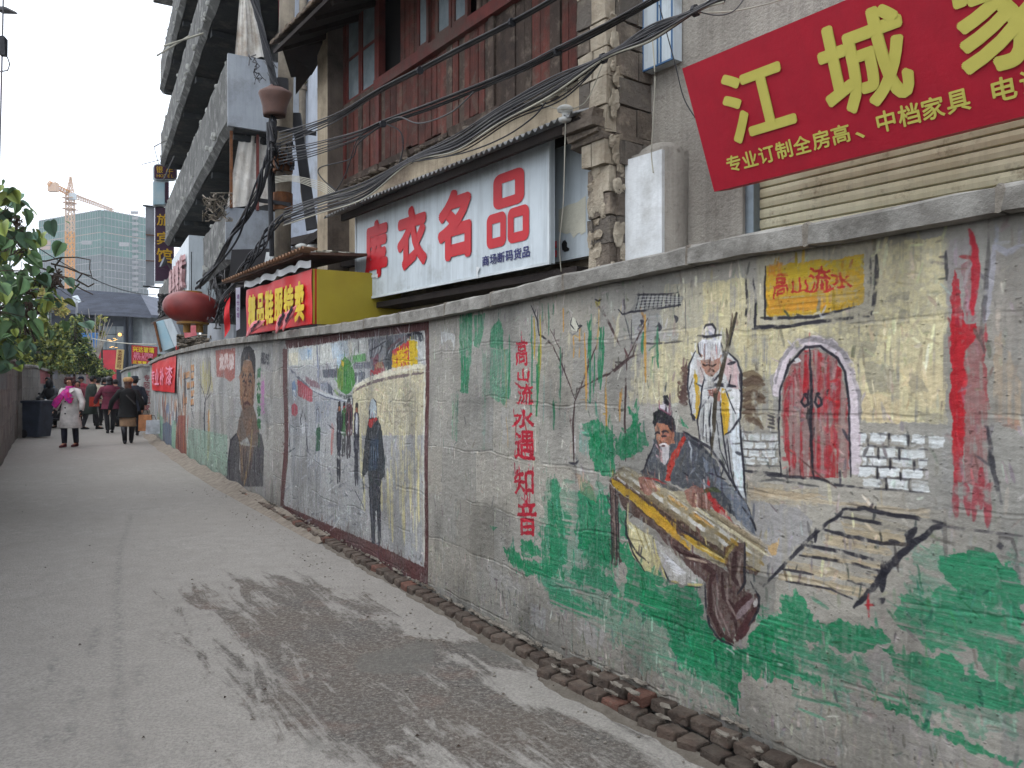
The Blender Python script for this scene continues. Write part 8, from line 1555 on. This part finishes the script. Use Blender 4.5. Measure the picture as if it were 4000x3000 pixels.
# ================================================================ people, bin, scooter
def cm(n, c, **k): return mat(n, c, tuple(int(v*.8) for v in c), bump=k.get('bump', .1), scale=k.get('scale', 6), rough=k.get('rough', .85), bscale=60)
skin = mat('skin', (176,128,104), (160,112,90), rough=.55, bump=0)
def body_mesh(h, J, name='body'):
    """skinned body from named joints (local metres); J: dict of points"""
    vs = []; es = []; rs = []; idx = {}
    def add(n, p, r_): idx[n] = len(vs); vs.append(tuple(p)); rs.append(r_ if isinstance(r_, tuple) else (r_, r_))
    k = h/1.7
    add('pelvis', J['pelvis'], (.15*k,.11*k)); add('waist', J['waist'], (.13*k,.10*k)); add('chest', J['chest'], (.16*k,.11*k)); add('neckb', J['neckb'], .065*k); add('neck', J['neck'], .052*k); add('jaw', J['jaw'], (.062*k,.07*k)); add('head', J['head'], (.078*k,.092*k)); add('crown', J['crown'], (.066*k,.075*k))
    ch = ['pelvis','waist','chest','neckb','neck','jaw','head','crown']; es += [(idx[a], idx[b]) for a, b in zip(ch, ch[1:])]
    add('nose', J['head']+J['fwd']*.095*k-UP*.02*k, .012*k); es.append((idx['head'], idx['nose']))
    for s in 'LR':
        for n, r_ in (('sho',.06),('elb',.042),('wri',.028),('palm',.03)): add(n+s, J[n+s], r_*k)
        es += [(idx['chest'], idx['sho'+s]), (idx['sho'+s], idx['elb'+s]), (idx['elb'+s], idx['wri'+s]), (idx['wri'+s], idx['palm'+s])]
        d = (J['palm'+s]-J['wri'+s]).normalized(); sd = d.cross(J['fwd']).normalized(); 
        for f in range(4):
            off = J['fwd']*(.030-.020*f)*k; L_ = (.070,.080,.075,.058)[f]*k; a = J['palm'+s]+off+d*.02*k; add(f'f{f}a{s}', a+d*L_*.5, .0085*k); add(f'f{f}b{s}', a+d*L_-sd*.012*k*(1 if s == 'L' else -1), .007*k); es += [(idx['palm'+s], idx[f'f{f}a{s}']), (idx[f'f{f}a{s}'], idx[f'f{f}b{s}'])]
        add('tha'+s, J['palm'+s]+J['fwd']*.045*k, .010*k); add('thb'+s, J['palm'+s]+J['fwd']*.055*k+d*.035*k, .008*k); es += [(idx['palm'+s], idx['tha'+s]), (idx['tha'+s], idx['thb'+s])]
        for n, r_ in (('hip',.085),('kne',.055),('ank',.038),('toe',.035)): add(n+s, J[n+s], r_*k)
        es += [(idx['pelvis'], idx['hip'+s]), (idx['hip'+s], idx['kne'+s]), (idx['kne'+s], idx['ank'+s]), (idx['ank'+s], idx['toe'+s])]
    me = bpy.data.meshes.new('sk'); me.from_pydata(vs, es, []); o = bpy.data.objects.new('sk', me); C.objects.link(o)
    md = o.modifiers.new('s', 'SKIN'); ly = me.skin_vertices[0] if me.skin_vertices else None
    if ly is None:
        bb = bmesh.new(); bb.from_mesh(me); bb.verts.layers.skin.verify(); bb.to_mesh(me); bb.free(); ly = me.skin_vertices[0]
    for i, r_ in enumerate(rs): ly.data[i].radius = r_; ly.data[i].use_root = (i == 0)
    o.modifiers.new('u', 'SUBSURF').levels = 1
    dg = bpy.context.evaluated_depsgraph_get(); dg.update(); out = bpy.data.meshes.new_from_object(o.evaluated_get(dg)); out.name = name; bpy.data.objects.remove(o); bpy.data.meshes.remove(me); return out
def ringel(c, ax, rx, ry, side, n=14, wob=0, ph=0):
    ax = ax.normalized(); u = (side-ax*side.dot(ax)).normalized(); v = ax.cross(u); return [c+u*(rx*math.cos(a)*(1+wob*math.sin(3*a+ph)))+v*(ry*math.sin(a)*(1+wob*math.sin(5*a+ph))) for a in [6.283*i/n for i in range(n)]]
def person(lab, base, h, yaw, coat, legs, shoes, hair, hemz=.45, flare=1.0, lean=0., stride=.12, arms=(0,0), hat=None, bulk=1.0, boots=False, skirt=None, hood=None, collar=None, longhair=0, glove=None, crouch=0, facef=True, grp='people walking in the lane'):
    root = thing('person', lab, 'person', base, grp); k = h/1.7; Rz = Matrix.Rotation(yaw, 3, 'Z'); fwd = Rz @ Vector((0,1,0)); sd = Rz @ Vector((1,0,0)); b = Vector(base)
    def L(x, y, z): return b+sd*(x*k)+fwd*(y*k)+UP*(z*k)
    z0 = -crouch; J = {'fwd': fwd, 'pelvis': L(0,0,.93+z0), 'waist': L(0,lean*.25,1.10+z0), 'chest': L(0,lean*.7,1.32+z0), 'neckb': L(0,lean,1.44+z0), 'neck': L(0,lean*1.1+.01,1.49+z0), 'jaw': L(0,lean*1.2+.03,1.545+z0), 'head': L(0,lean*1.25+.025,1.60+z0), 'crown': L(0,lean*1.3,1.65+z0)}
    for s, sg, am in (('L',-1,arms[0]),('R',1,arms[1])):
        st_ = stride*sg; J['sho'+s] = L(.175*sg, lean*.8, 1.38+z0); fa, ou = am if isinstance(am, tuple) else (am, .06)
        J['elb'+s] = L((.22+ou)*sg, lean*.8-.02+fa*.35-st_*.3, 1.12+z0+abs(fa)*.04); J['wri'+s] = L((.22+ou*1.5)*sg-.03*sg, lean*.8+.04+fa-st_*.5, .90+z0+abs(fa)*.35); dd = (J['wri'+s]-J['elb'+s]).normalized(); J['palm'+s] = J['wri'+s]+dd*.06*k
        J['hip'+s] = L(.09*sg, 0, .88+z0); J['kne'+s] = L(.095*sg, st_*.6+.03+crouch*.5, .49+z0*.4); J['ank'+s] = L(.07*sg, st_, .08); J['toe'+s] = L(.075*sg, st_+.13, .045)
    me = body_mesh(h, J); me.materials.append(skin); me.polygons.foreach_set('use_smooth', [True]*len(me.polygons)); me.transform(Matrix.Translation(-b)); link('body', me, root, b)
    # coat
    mb = MB(); rg = []; hz = hemz; wv = .03*bulk
    for z, rx, ry, t, wo in [(hz, .215*flare, .17*flare, 0, .05), (hz+.02, .22*flare, .175*flare, 0, .05), (.75, .205, .16, .0, .03), (.93, .19, .15, .0, .02), (1.08, .165, .135, .25, .02), (1.22, .185, .14, .5, .01), (1.34, .205, .135, .75, .01), (1.40, .185, .115, .85, 0), (1.445, .11, .09, .95, 0), (1.475, .075, .075, 1.0, 0)]:
        if z < hz-.001: continue
        rg.append(ringel(L(0, lean*t, z+z0), UP+fwd*lean*.4, rx*k*bulk, ry*k*bulk, sd, 20, wo, z*9))
    mb.rings(rg)
    ct = mb.build('coat', coat, root, smooth=True)
    for s, sg in (('L',-1),('R',1)):
        mb = MB(); S_, E_, W_ = J['sho'+s], J['elb'+s], J['wri'+s]; a1 = E_-S_; a2 = W_-E_
        mb.rings([ringel(S_-a1*.18-sd*.04*sg*k, a1, .055*k, .055*k, fwd), ringel(S_, a1, .082*k*bulk, .080*k*bulk, fwd), ringel(S_+a1*.5, a1, .068*k*bulk, .066*k*bulk, fwd, 14, .03), ringel(E_, a1+a2, .062*k*bulk, .060*k*bulk, fwd, 14, .05), ringel(E_+a2*.5, a2, .054*k*bulk, .054*k*bulk, fwd, 14, .03), ringel(W_+a2*.02, a2, .050*k*bulk, .048*k*bulk, fwd)]); mb.build('sleeve', coat, root, smooth=True)
        mb = MB(); Hp, Kn, An = J['hip'+s], J['kne'+s], J['ank'+s]; a1 = Kn-Hp; a2 = An-Kn; q = .8 if boots else 1
        mb.rings([ringel(Hp+UP*.03, a1, .105*k, .11*k, fwd), ringel(Hp+a1*.4, a1, .092*k, .095*k, fwd, 14, .02), ringel(Kn, a1+a2, .070*k, .072*k, fwd, 14, .03), ringel(Kn+a2*.4, a2, .068*k*q, .07*k*q, fwd, 14, .03), ringel(An+UP*.02, a2, .056*k, .058*k, fwd)]); mb.build('trouser_leg', legs, root, smooth=True)
        mb = MB(); c = J['ank'+s]; f2 = fwd
        mb.rings([ringel(c+f2*(-.06*k)-UP*.045*k, fwd, .018*k, .02*k, sd), ringel(c+f2*(-.05*k)-UP*.03*k, fwd, .036*k, .045*k, sd), ringel(c+f2*.0*k-UP*.02*k, fwd, .042*k, .058*k, sd), ringel(c+f2*(.09*k)-UP*.042*k, fwd, .046*k, .036*k, sd), ringel(c+f2*(.15*k)-UP*.05*k, fwd, .038*k, .028*k, sd), ringel(c+f2*(.185*k)-UP*.055*k, fwd, .015*k, .015*k, sd)]); sh_ = mb.build('shoe', shoes, root, smooth=True)
        if boots: mb = MB(); mb.rings([ringel(An-UP*.01, UP, .052*k, .055*k, fwd), ringel(An+(Kn-An)*.5, Kn-An, .064*k, .068*k, fwd), ringel(An+(Kn-An)*.92, Kn-An, .078*k, .080*k, fwd)]); mb.build('boot_shaft', shoes, root, smooth=True)
        if glove: mb = MB(); mb.ell(J['palm'+s], .042*k, .042*k, .07*k, 10, 8); [mb.tube([J['palm'+s]+fwd*(.03-.02*f)*k, J['palm'+s]+fwd*(.03-.02*f)*k+(J['palm'+s]-J['wri'+s]).normalized()*.11*k], .013*k, 6) for f in range(4)]; mb.build('glove', glove, root, smooth=True)
    hc = J['head']
    if skirt: mb = MB(); mb.rings([ringel(L(0,.0,z), UP, rx*k, ry*k, sd, 20, .03, z*7) for z, rx, ry in ((.46,.20,.16),(.50,.20,.16),(.7,.2,.16),(.9,.18,.14))]); mb.build('skirt', skirt, root, smooth=True)
    if hair:
        mb = MB(); n0 = hc-fwd*.022*k+UP*.028*k; mb.ell(n0, .098*k, .105*k, .105*k, 16, 12)
        k0 = 0
        for q in range(k0, len(mb.v)): v = Vector(mb.v[q]); d = v-hc; t = d.dot(fwd); z = d.z; 
        out = []
        for v in mb.v:
            v = Vector(v); d = v-hc; t = d.dot(fwd); 
            if t > .02*k and d.z < .062*k: v = v-fwd*(t+.01*k)
            v += Vector((random.uniform(-1,1), random.uniform(-1,1), random.uniform(-1,1)))*.006*(2.2 if longhair > 1 else 1); out.append(tuple(v))
        mb.v = out
        if longhair == 1: mb.rings([ringel(hc-fwd*.05*k+UP*.02*k, UP, .085*k, .06*k, sd), ringel(hc-fwd*.06*k-UP*.10*k, UP, .085*k, .055*k, sd), ringel(hc-fwd*.06*k-UP*.22*k, UP, .07*k, .04*k, sd)])
        if longhair == 2:
            for q in range(46): a = random.uniform(-2.0, 2.0); c = hc+sd*math.sin(a)*.105*k-fwd*math.cos(a)*.08*k+UP*random.uniform(-.04,.11)*k; mb.ell(c, .035*k, .035*k, .03*k, 7, 5)
        mb.build('hair', hair, root, smooth=True)
    if facef:
        dk = MC.get('eye_dark') or mat('eye_dark', (30,22,20), bump=0, rough=.4); lp = MC.get('lip') or mat('lip', (150,80,74), bump=0)
        for sg in (-1, 1):
            c = hc+fwd*.088*k+sd*.032*sg*k+UP*.005*k; mb = MB(); mb.ell(c, .013*k, .008*k, .007*k, 8, 6, M=Rz); mb.build('eye', dk, root); mb = MB(); mb.tube([c+UP*.022*k-sd*.016*k, c+UP*.026*k, c+UP*.022*k+sd*.016*k], .004*k, 5); mb.build('eyebrow', dk, root)
            mb = MB(); mb.ell(hc+sd*.082*sg*k-UP*.01*k, .012*k, .02*k, .03*k, 8, 6, M=Rz); mb.build('ear', skin, root, smooth=True)
        mb = MB(); mb.ell(hc+fwd*.09*k-UP*.055*k, .022*k, .008*k, .006*k, 8, 6, M=Rz); mb.build('mouth', lp, root)
    if hood: mb = MB(); mb.rings([ringel(hc-UP*.14*k, UP, .12*k, .12*k, sd), ringel(hc-UP*.06*k, UP, .125*k, .125*k, sd), ringel(hc+UP*.03*k, UP, .125*k, .13*k, sd), ringel(hc+UP*.10*k, UP, .105*k, .11*k, sd), ringel(hc+UP*.145*k, UP, .06*k, .06*k, sd)]); mb.build('hood', hood, root, smooth=True)
    if collar: mb = MB(); mb.rings([ringel(L(0,lean*.9,1.41+z0), UP, .14*k, .12*k, sd), ringel(L(0,lean,1.46+z0), UP, .10*k, .10*k, sd), ringel(L(0,lean,1.50+z0), UP, .085*k, .095*k, sd)]); mb.build('collar', collar, root, smooth=True)
    if hat:
        kind, hm = hat; mb = MB(); c = hc+UP*.06*k
        if kind == 'beret': mb.rings([ringel(c-UP*.02*k, UP, .10*k, .105*k, sd), ringel(c+UP*.0*k, UP, .125*k, .13*k, sd, 16, .03), ringel(c+UP*.05*k, UP, .13*k, .135*k, sd, 16, .04), ringel(c+UP*.10*k, UP, .09*k, .09*k, sd), ringel(c+UP*.115*k, UP, .03*k, .03*k, sd)])
        elif kind == 'cap': mb.rings([ringel(c-UP*.025*k, UP, .102*k, .108*k, sd), ringel(c+UP*.04*k, UP, .10*k, .105*k, sd), ringel(c+UP*.075*k, UP, .06*k, .065*k, sd)]); mb.slab([c+fwd*.08*k+sd*.07*k, c+fwd*.08*k-sd*.07*k, c+fwd*.17*k-sd*.04*k-UP*.02*k, c+fwd*.17*k+sd*.04*k-UP*.02*k], (0,0,.012))
        elif kind == 'hatbrim': mb.rings([ringel(c-UP*.02*k, UP, .15*k, .15*k, sd), ringel(c-UP*.005*k, UP, .15*k, .15*k, sd), ringel(c, UP, .10*k, .105*k, sd), ringel(c+UP*.08*k, UP, .09*k, .09*k, sd), ringel(c+UP*.095*k, UP, .04*k, .04*k, sd)])
        mb.build('hat', hm, root, smooth=True)
    return root, J, L, fwd, sd, k
def gpt(x, y): Y = H*F/(y-1500); return Vector(((x-2000)/F*Y, Y, 0))
def gY(x, Y): return Vector(((x-2000)/F*Y, Y, 0))
navy = cm('trousers_navy', (34,36,50)); blk = cm('coat_black', (30,30,32)); dk = cm('trousers_black', (38,38,42)); hairb = mat('hair_black', (30,26,26), (20,18,18), rough=.5, bump=.3, bscale=80); hairr = mat('hair_auburn', (86,42,36), (60,32,30), rough=.5, bump=.5, bscale=80)
FC = math.pi-.10   # facing the camera
# 1 woman in the white coat
wc = cm('coat_white', (206,200,196)); r_, J, L, fw, sd, k = person('woman in a long white coat and bright pink scarf walking towards the viewer', gpt(275,1746), 1.70, FC, wc, navy, cm('shoe_maroon', (84,34,42)), hairr, .47, 1.06, 0, .12, ((-.02,.10),(.06,.12)), bulk=1.16, longhair=2, glove=blk)
pk = mat('scarf_pink', (206,50,150), (130,40,120), scale=14, bump=.1, rough=.5, dirt=(196,30,50), damt=.6, dscale=12)
mb = MB(); mb.rings([ringel(L(0,0,1.42), UP, .115*k, .11*k, sd), ringel(L(0,.01,1.46), UP, .105*k, .105*k, sd), ringel(L(0,.01,1.50), UP, .085*k, .09*k, sd)])
def strip(pts, w): 
    for (a, wa), (b, wb) in zip(zip(pts, w), list(zip(pts, w))[1:]): d = (b-a).normalized(); u = d.cross(fw).normalized(); mb.hexa([a-u*wa, a+u*wa, a+u*wa+fw*.03, a-u*wa+fw*.03], [b-u*wb, b+u*wb, b+u*wb+fw*.03, b-u*wb+fw*.03])
strip([L(-.02,.14,1.44), L(-.03,.19,1.32), L(-.12,.20,1.2), L(-.14,.19,1.08)], [.05,.07,.11,.03]); strip([L(.02,.14,1.40), L(.06,.2,1.28), L(.2,.2,1.12), L(.3,.17,1.0)], [.05,.06,.09,.07]); mb.build('scarf', pk, r_, smooth=False)
mb = MB(); mb.hexa([L(-.15,.10,1.46), L(-.02,.145,1.40), L(-.13,.17,1.33), L(-.19,.12,1.39)], [p+fw*.02 for p in (L(-.15,.10,1.46), L(-.02,.145,1.40), L(-.13,.17,1.33), L(-.19,.12,1.39))]); mb.hexa([L(.15,.10,1.46), L(.02,.145,1.40), L(.13,.17,1.33), L(.19,.12,1.39)], [p+fw*.02 for p in (L(.15,.10,1.46), L(.02,.145,1.40), L(.13,.17,1.33), L(.19,.12,1.39))]); mb.build('coat_collar', wc, r_)
for z in (.83, .97, 1.12): mb = MB(); mb.ell(L(-.0,.195*1.0,z), .02, .012, .02, 8, 6); mb.build('button', blk, r_)
mb = MB(); mb.tube([L(-.055,.118,1.60), L(-.02,.125,1.598), L(.02,.125,1.598), L(.055,.118,1.60)], .005, 5); mb.build('glasses', blk, r_)
# 2 woman in black with the beige beret
r2, J2, L2, fw2, sd2, k2 = person('woman in a black coat and tan beret walking away with two bags', gpt(500,1733), 1.66, .42, cm('coat_deepblack', (16,16,16)), cm('legs_black', (24,24,26)), cm('boot_black', (24,24,30), rough=.4), mat('hair_brown', (88,58,44), (60,42,34), bump=.3), .70, 1.1, .0, .14, ((-.05,.16),(.02,.10)), ('beret', cm('beret_tan', (190,152,104))), 1.15, True, cm('skirt_tan', (156,126,98)), None, None, 1, facef=False)
mb = MB(); mb.tube([L2(-.15,-.02,1.42), L2(0,-.18,1.25), L2(.18,-.14,1.05)], .018, 6); mb.build('bag_strap', cm('strap_grey', (64,62,60)), r2)
def bag(lab, c, w, h, d, m, hm, nm='paper_bag', yaw=.2):
    t = thing(nm, lab, 'bag', c, None); Mz = Matrix.Rotation(yaw, 3, 'Z'); q = lambda x, y, z: c+Mz @ Vector((x, y, z)); mb = MB(); mb.hexa([q(-w/2,-d/2,0), q(w/2,-d/2,0), q(w/2,d/2,0), q(-w/2,d/2,0)], [q(-w/2*.92,-d/2,h), q(w/2*.95,-d/2,h*.97), q(w/2*.95,d/2,h), q(-w/2*.92,d/2,h*.98)]); mb.build('pouch', m, t); mb = MB(); mb.tube([q(-w*.25,0,h*.97), q(-w*.12,0,h+.12), q(w*.12,0,h+.12), q(w*.25,0,h*.97)], .008, 5); mb.build('handle', hm, t); return t
pa = J2['palmR']; bag('brown paper shopping bag carried by the woman in black', Vector((pa.x+.10, pa.y-.05, pa.z-.50)), .32, .42, .12, cm('bag_kraft', (190,130,88)), blk, yaw=.25); bag('white shopping bag swinging behind the brown paper bag', Vector((pa.x+.28, pa.y-.02, pa.z-.58)), .34, .36, .10, cm('bag_white', (200,202,208)), blk, 'shopping_bag', .5)
# others
person('man in a dark coat and brimmed hat beside the grey blocks', gpt(527,1703), 1.74, .5, cm('coat_navy', (34,38,50)), dk, cm('shoe_dark', (44,42,44)), hairb, .72, 1, 0, .12, (.1,.05), ('hatbrim', cm('hat_navy', (36,42,54))), 1.1, facef=False)
r4, J4, L4, fw4, sd4, k4 = person('woman in a quilted maroon jacket seen from behind', gpt(430,1692), 1.74, .6, cm('jacket_maroon', (104,38,58), bump=.2), dk, blk, hairb, .74, 1.08, .06, .08, ((.14,.12),(.1,.08)), None, 1.22, longhair=1, facef=False)
mb = MB(); [mb.rings([ringel(L4(0,.03,z+d_), UP, (.235+e)*k4, (.185+e)*k4, sd4, 18) for d_, e in ((-.006,-.01),(0,.002),(.006,-.01))]) for z in (.82,.93,1.04,1.15,1.26)]; mb.build('quilt_seams', cm('seam_dark', (62,24,36)), r4)
bag('orange-red soft bag held between the maroon and green coats', gpt(375,1680)+Vector((0,-.1,.80)), .30, .32, .14, cm('bag_orange', (172,52,36)), blk, 'shopping_bag', .4)
person('man in a long dark green coat turned to the right', gpt(352,1677), 1.80, -.9, cm('coat_green', (46,54,48)), cm('trousers_grey', (52,50,54)), blk, hairb, .50, 1.1, .06, .20, ((.16,.06),(.22,.05)), ('cap', blk), 1.16)
person('person in a cream jacket and dark hat seen from behind', gY(382,29), 1.76, .3, cm('jacket_cream', (190,178,156)), dk, blk, hairb, .80, 1.05, .03, .1, (.1,.1), ('cap', blk), 1.15, facef=False)
person('person in a black padded jacket bending at the right of the crowd', gY(462,28.5), 1.70, .9, blk, dk, blk, hairb, .74, 1, .16, .1, (.2,.25), None, 1.12, facef=False)
person('man in a blue jacket standing by the left wall', gY(189,29.6), 1.78, FC-.2, cm('jacket_blue', (44,84,112)), dk, blk, hairb, .78, 1, .02, .06, (.05,.1), None, 1.15)
person('black haired woman in a dark red jacket behind the white coat', gY(304,30.5), 1.66, FC+.5, cm('jacket_darkred', (110,50,60)), dk, blk, hairb, .76, 1, .0, .1, (.2,.2), None, 1.12, longhair=1)
person('man in a red jacket and white-fronted cap at the back', gY(318,33), 1.84, FC, cm('jacket_red', (160,50,70)), dk, blk, hairb, .78, 1, 0, .1, (.05,.1), ('cap', cm('cap_dark', (36,40,56))), 1.1)
person('person with short black hair far back in the crowd, left', gY(408,33.5), 1.80, .2, dk, dk, blk, hairb, .78, 1, 0, .1, (.1,.1), None, 1.1, facef=False)
person('person with short black hair far back in the crowd, right', gY(447,34), 1.72, .1, cm('jacket_grey', (70,64,66)), dk, blk, hairb, .78, 1, 0, .1, (.1,.1), None, 1.1, facef=False)
person('scooter rider in a black hooded coat facing the viewer', gY(206,27.6), 1.66, FC-.12, cm('coat_rain', (40,42,46), rough=.5), dk, blk, None, .62, 1.1, .10, .04, ((.32,.10),(.32,.10)), None, 1.3, hood=cm('hood_black', (26,26,30)), facef=False)
mb = MB(); c = gpt(461,1662); mb.rings([[c+Vector((math.cos(a)*r*(1+.08*math.sin(3*a)), math.sin(a)*r*.7, z)) for a in [6.283*i/14 for i in range(14)]] for r, z in ((.16,0),(.24,.06),(.25,.25),(.2,.42),(.12,.50))]); tag(mb.build('cloth_sack', cm('sack_beige', (140,126,104)), None, smooth=True), 'beige cloth sack standing on the ground in the crowd', 'sack')
mb = MB(); 
for i in range(5): c = gpt(562,1683); mb.box(c.x-.35+.03*i, c.x+.33, c.y-.1, c.y+.35, .14*i, .14*i+.12, j=.01)
tag(mb.build('brick_heap', M['blockg']), 'low stack of grey blocks against the far wall corner', 'blocks', kind='stuff')
# wheelie bin
bp_ = gpt(100,1711); bn_ = thing('wheelie_bin', 'dark blue-grey wheeled bin standing with its lid thrown back by the left wall', 'bin', bp_); bm = cm('bin_plastic', (58,66,80), rough=.5, bump=.03); Mz = Matrix.Rotation(R(-8), 3, 'Z'); q = lambda x, y, z: bp_+Mz @ Vector((x+.17, y+.3, z)); mb = MB()
rr = lambda hw, hd, z, sx=0: [q(a*hw+sx, b_*hd, z) for a, b_ in ((-.92,-1),(.92,-1),(1,-.9),(1,.9),(.92,1),(-.92,1),(-1,.9),(-1,-.9))]
mb.rings([rr(.25,.26,.03,-.06), rr(.33,.30,1.02,0), rr(.34,.31,1.06,0), rr(.31,.28,1.06,0), rr(.24,.25,.08,-.06)]); mb.build('body', bm, bn_); mb = MB(); mb.rings([rr(.365,.335,1.00), rr(.375,.345,1.02), rr(.375,.345,1.07), rr(.35,.32,1.075)], caps=False); mb.build('rim', bm, bn_)
mb = MB(); mb.slab([q(-.36,-.3,1.08), q(-.36,.3,1.08), q(-.47,.3,.12), q(-.47,-.3,.12)], Mz @ Vector((-.04,0,0))); mb.build('lid', cm('lid_dark', (48,50,56), rough=.5), bn_); mb = MB(); mb.tube([q(-.34,-.28,1.05), q(-.42,-.28,1.06), q(-.42,.28,1.06), q(-.34,.28,1.05)], .018, 6); mb.build('handle', bm, bn_)
for y in (-.27, .27): mb = MB(); c = q(-.26, y, .12); ax = Mz @ Vector((0,1,0)); mb.rings([[c+ax*d_+Mz @ Vector((r*math.cos(a), 0, r*math.sin(a))) for a in [6.283*i/18 for i in range(18)]] for r, d_ in ((.06,-.035),(.11,-.03),(.12,-.02),(.12,.02),(.11,.03),(.06,.035))]); mb.build('wheel', cm('rubber', (34,34,36), rough=.7), bn_)
# scooter
sp_ = gY(206,27.0); sc_ = thing('scooter', 'black electric scooter with a wire basket pointing at the viewer', 'scooter', sp_); Ms = Matrix.Rotation(FC-.12, 3, 'Z'); s_ = lambda x, y, z: sp_+Ms @ Vector((x, y, z)); cmk = cm('scooter_black', (34,36,40), rough=.35, bump=0); chr_ = mat('chrome', (180,180,176), rough=.25, metal=.7, bump=0)
for y in (.55, -.6): mb = MB(); c = s_(0,y,.22); ax = Ms @ Vector((1,0,0)); f_ = Ms @ Vector((0,1,0)); mb.rings([[c+ax*d_+(f_*math.cos(a)+UP*math.sin(a))*r for a in [6.283*i/20 for i in range(20)]] for r, d_ in ((.10,-.04),(.19,-.05),(.22,-.025),(.22,.025),(.19,.05),(.10,.04))]); w_ = mb.build('wheel', MC['rubber'], sc_); mb = MB(); mb.tube([c-ax*.06, c+ax*.06], .07, 10); mb.build('hub', chr_, w_)
mb = MB(); mb.rings([[s_(x, y_, z) for x, y_, z in pts] for pts in ([(-.05,.62,.42),(.05,.62,.42),(.05,.35,.46),(-.05,.35,.46)], [(-.17,.40,.62),(.17,.40,.62),(.15,.28,.62),(-.15,.28,.62)], [(-.16,.33,.85),(.16,.33,.85),(.14,.24,.85),(-.14,.24,.85)], [(-.08,.28,1.0),(.08,.28,1.0),(.06,.22,1.0),(-.06,.22,1.0)])]); mb.build('front_shield', cmk, sc_)
mb = MB(); mb.rings([[s_(x, y_, z) for x, y_, z in pts] for pts in ([(-.14,.25,.28),(.14,.25,.28),(.14,.25,.36),(-.14,.25,.36)], [(-.15,-.2,.28),(.15,-.2,.28),(.15,-.2,.36),(-.15,-.2,.36)], [(-.13,-.7,.4),(.13,-.7,.4),(.14,-.7,.72),(-.14,-.7,.72)])]); mb.build('body', cmk, sc_); mb = MB(); mb.ell(s_(0,-.42,.78), .15, .32, .07, 12, 8, M=Ms); mb.build('seat', blk, sc_)
mb = MB(); mb.tube([s_(-.34,.18,1.06), s_(-.12,.24,1.02), s_(.12,.24,1.02), s_(.34,.18,1.06)], .016, 6); mb.build('handlebar', chr_, sc_); mb = MB(); mb.ell(s_(0,.32,.95), .09, .06, .08, 12, 8, M=Ms); mb.build('headlight', chr_, sc_)
for x in (-.36, .36): mb = MB(); mb.ell(s_(x,.2,1.22), .06, .015, .04, 10, 6, M=Ms); mb.tube([s_(x*.8,.2,1.07), s_(x,.2,1.2)], .006, 4); mb.build('mirror', cmk, sc_)
bk_ = MB()
for z in (.62,.70,.78,.86): bk_.tube([s_(-.2,.70,z), s_(.2,.70,z), s_(.2,.46,z), s_(-.2,.46,z), s_(-.2,.70,z)], .007, 4)
for i in range(7): bk_.tube([s_(-.2+i*.0667,.70,.62), s_(-.2+i*.0667,.70,.86)], .005, 4)
bk_.build('basket', chr_, sc_); mb = MB(); mb.rings([[s_(x*1.1, .55+.24*math.cos(a), .22+.25*math.sin(a)) for x in (-.05,.05)]+[s_(x, .55+.23*math.cos(a), .22+.24*math.sin(a)) for x in (.05,-.05)] for a in [R(20+14*i) for i in range(10)]]); mb.build('mudguard', cmk, sc_)
# ================================================================ small litter on the lane
rg9 = random.Random(9)
mb = MB()
for i in range(60):
    x = rg9.uniform(50, 3000); y = rg9.uniform(1800, 2950); c = gpt(x, y); a = rg9.uniform(0, 6.28); s_l = rg9.uniform(.004,.012); u = Vector((math.cos(a), math.sin(a), .1))*s_l; v = Vector((-math.sin(a), math.cos(a), .3))*s_l*.5; c.z = .008; mb.face([c-u, c-v+UP*.003, c+u, c+v+UP*.006])
tag(mb.build('dead_leaf_litter', deadl, None, normals=False), 'tiny dead leaf fragments scattered over the lane', 'litter', kind='stuff')
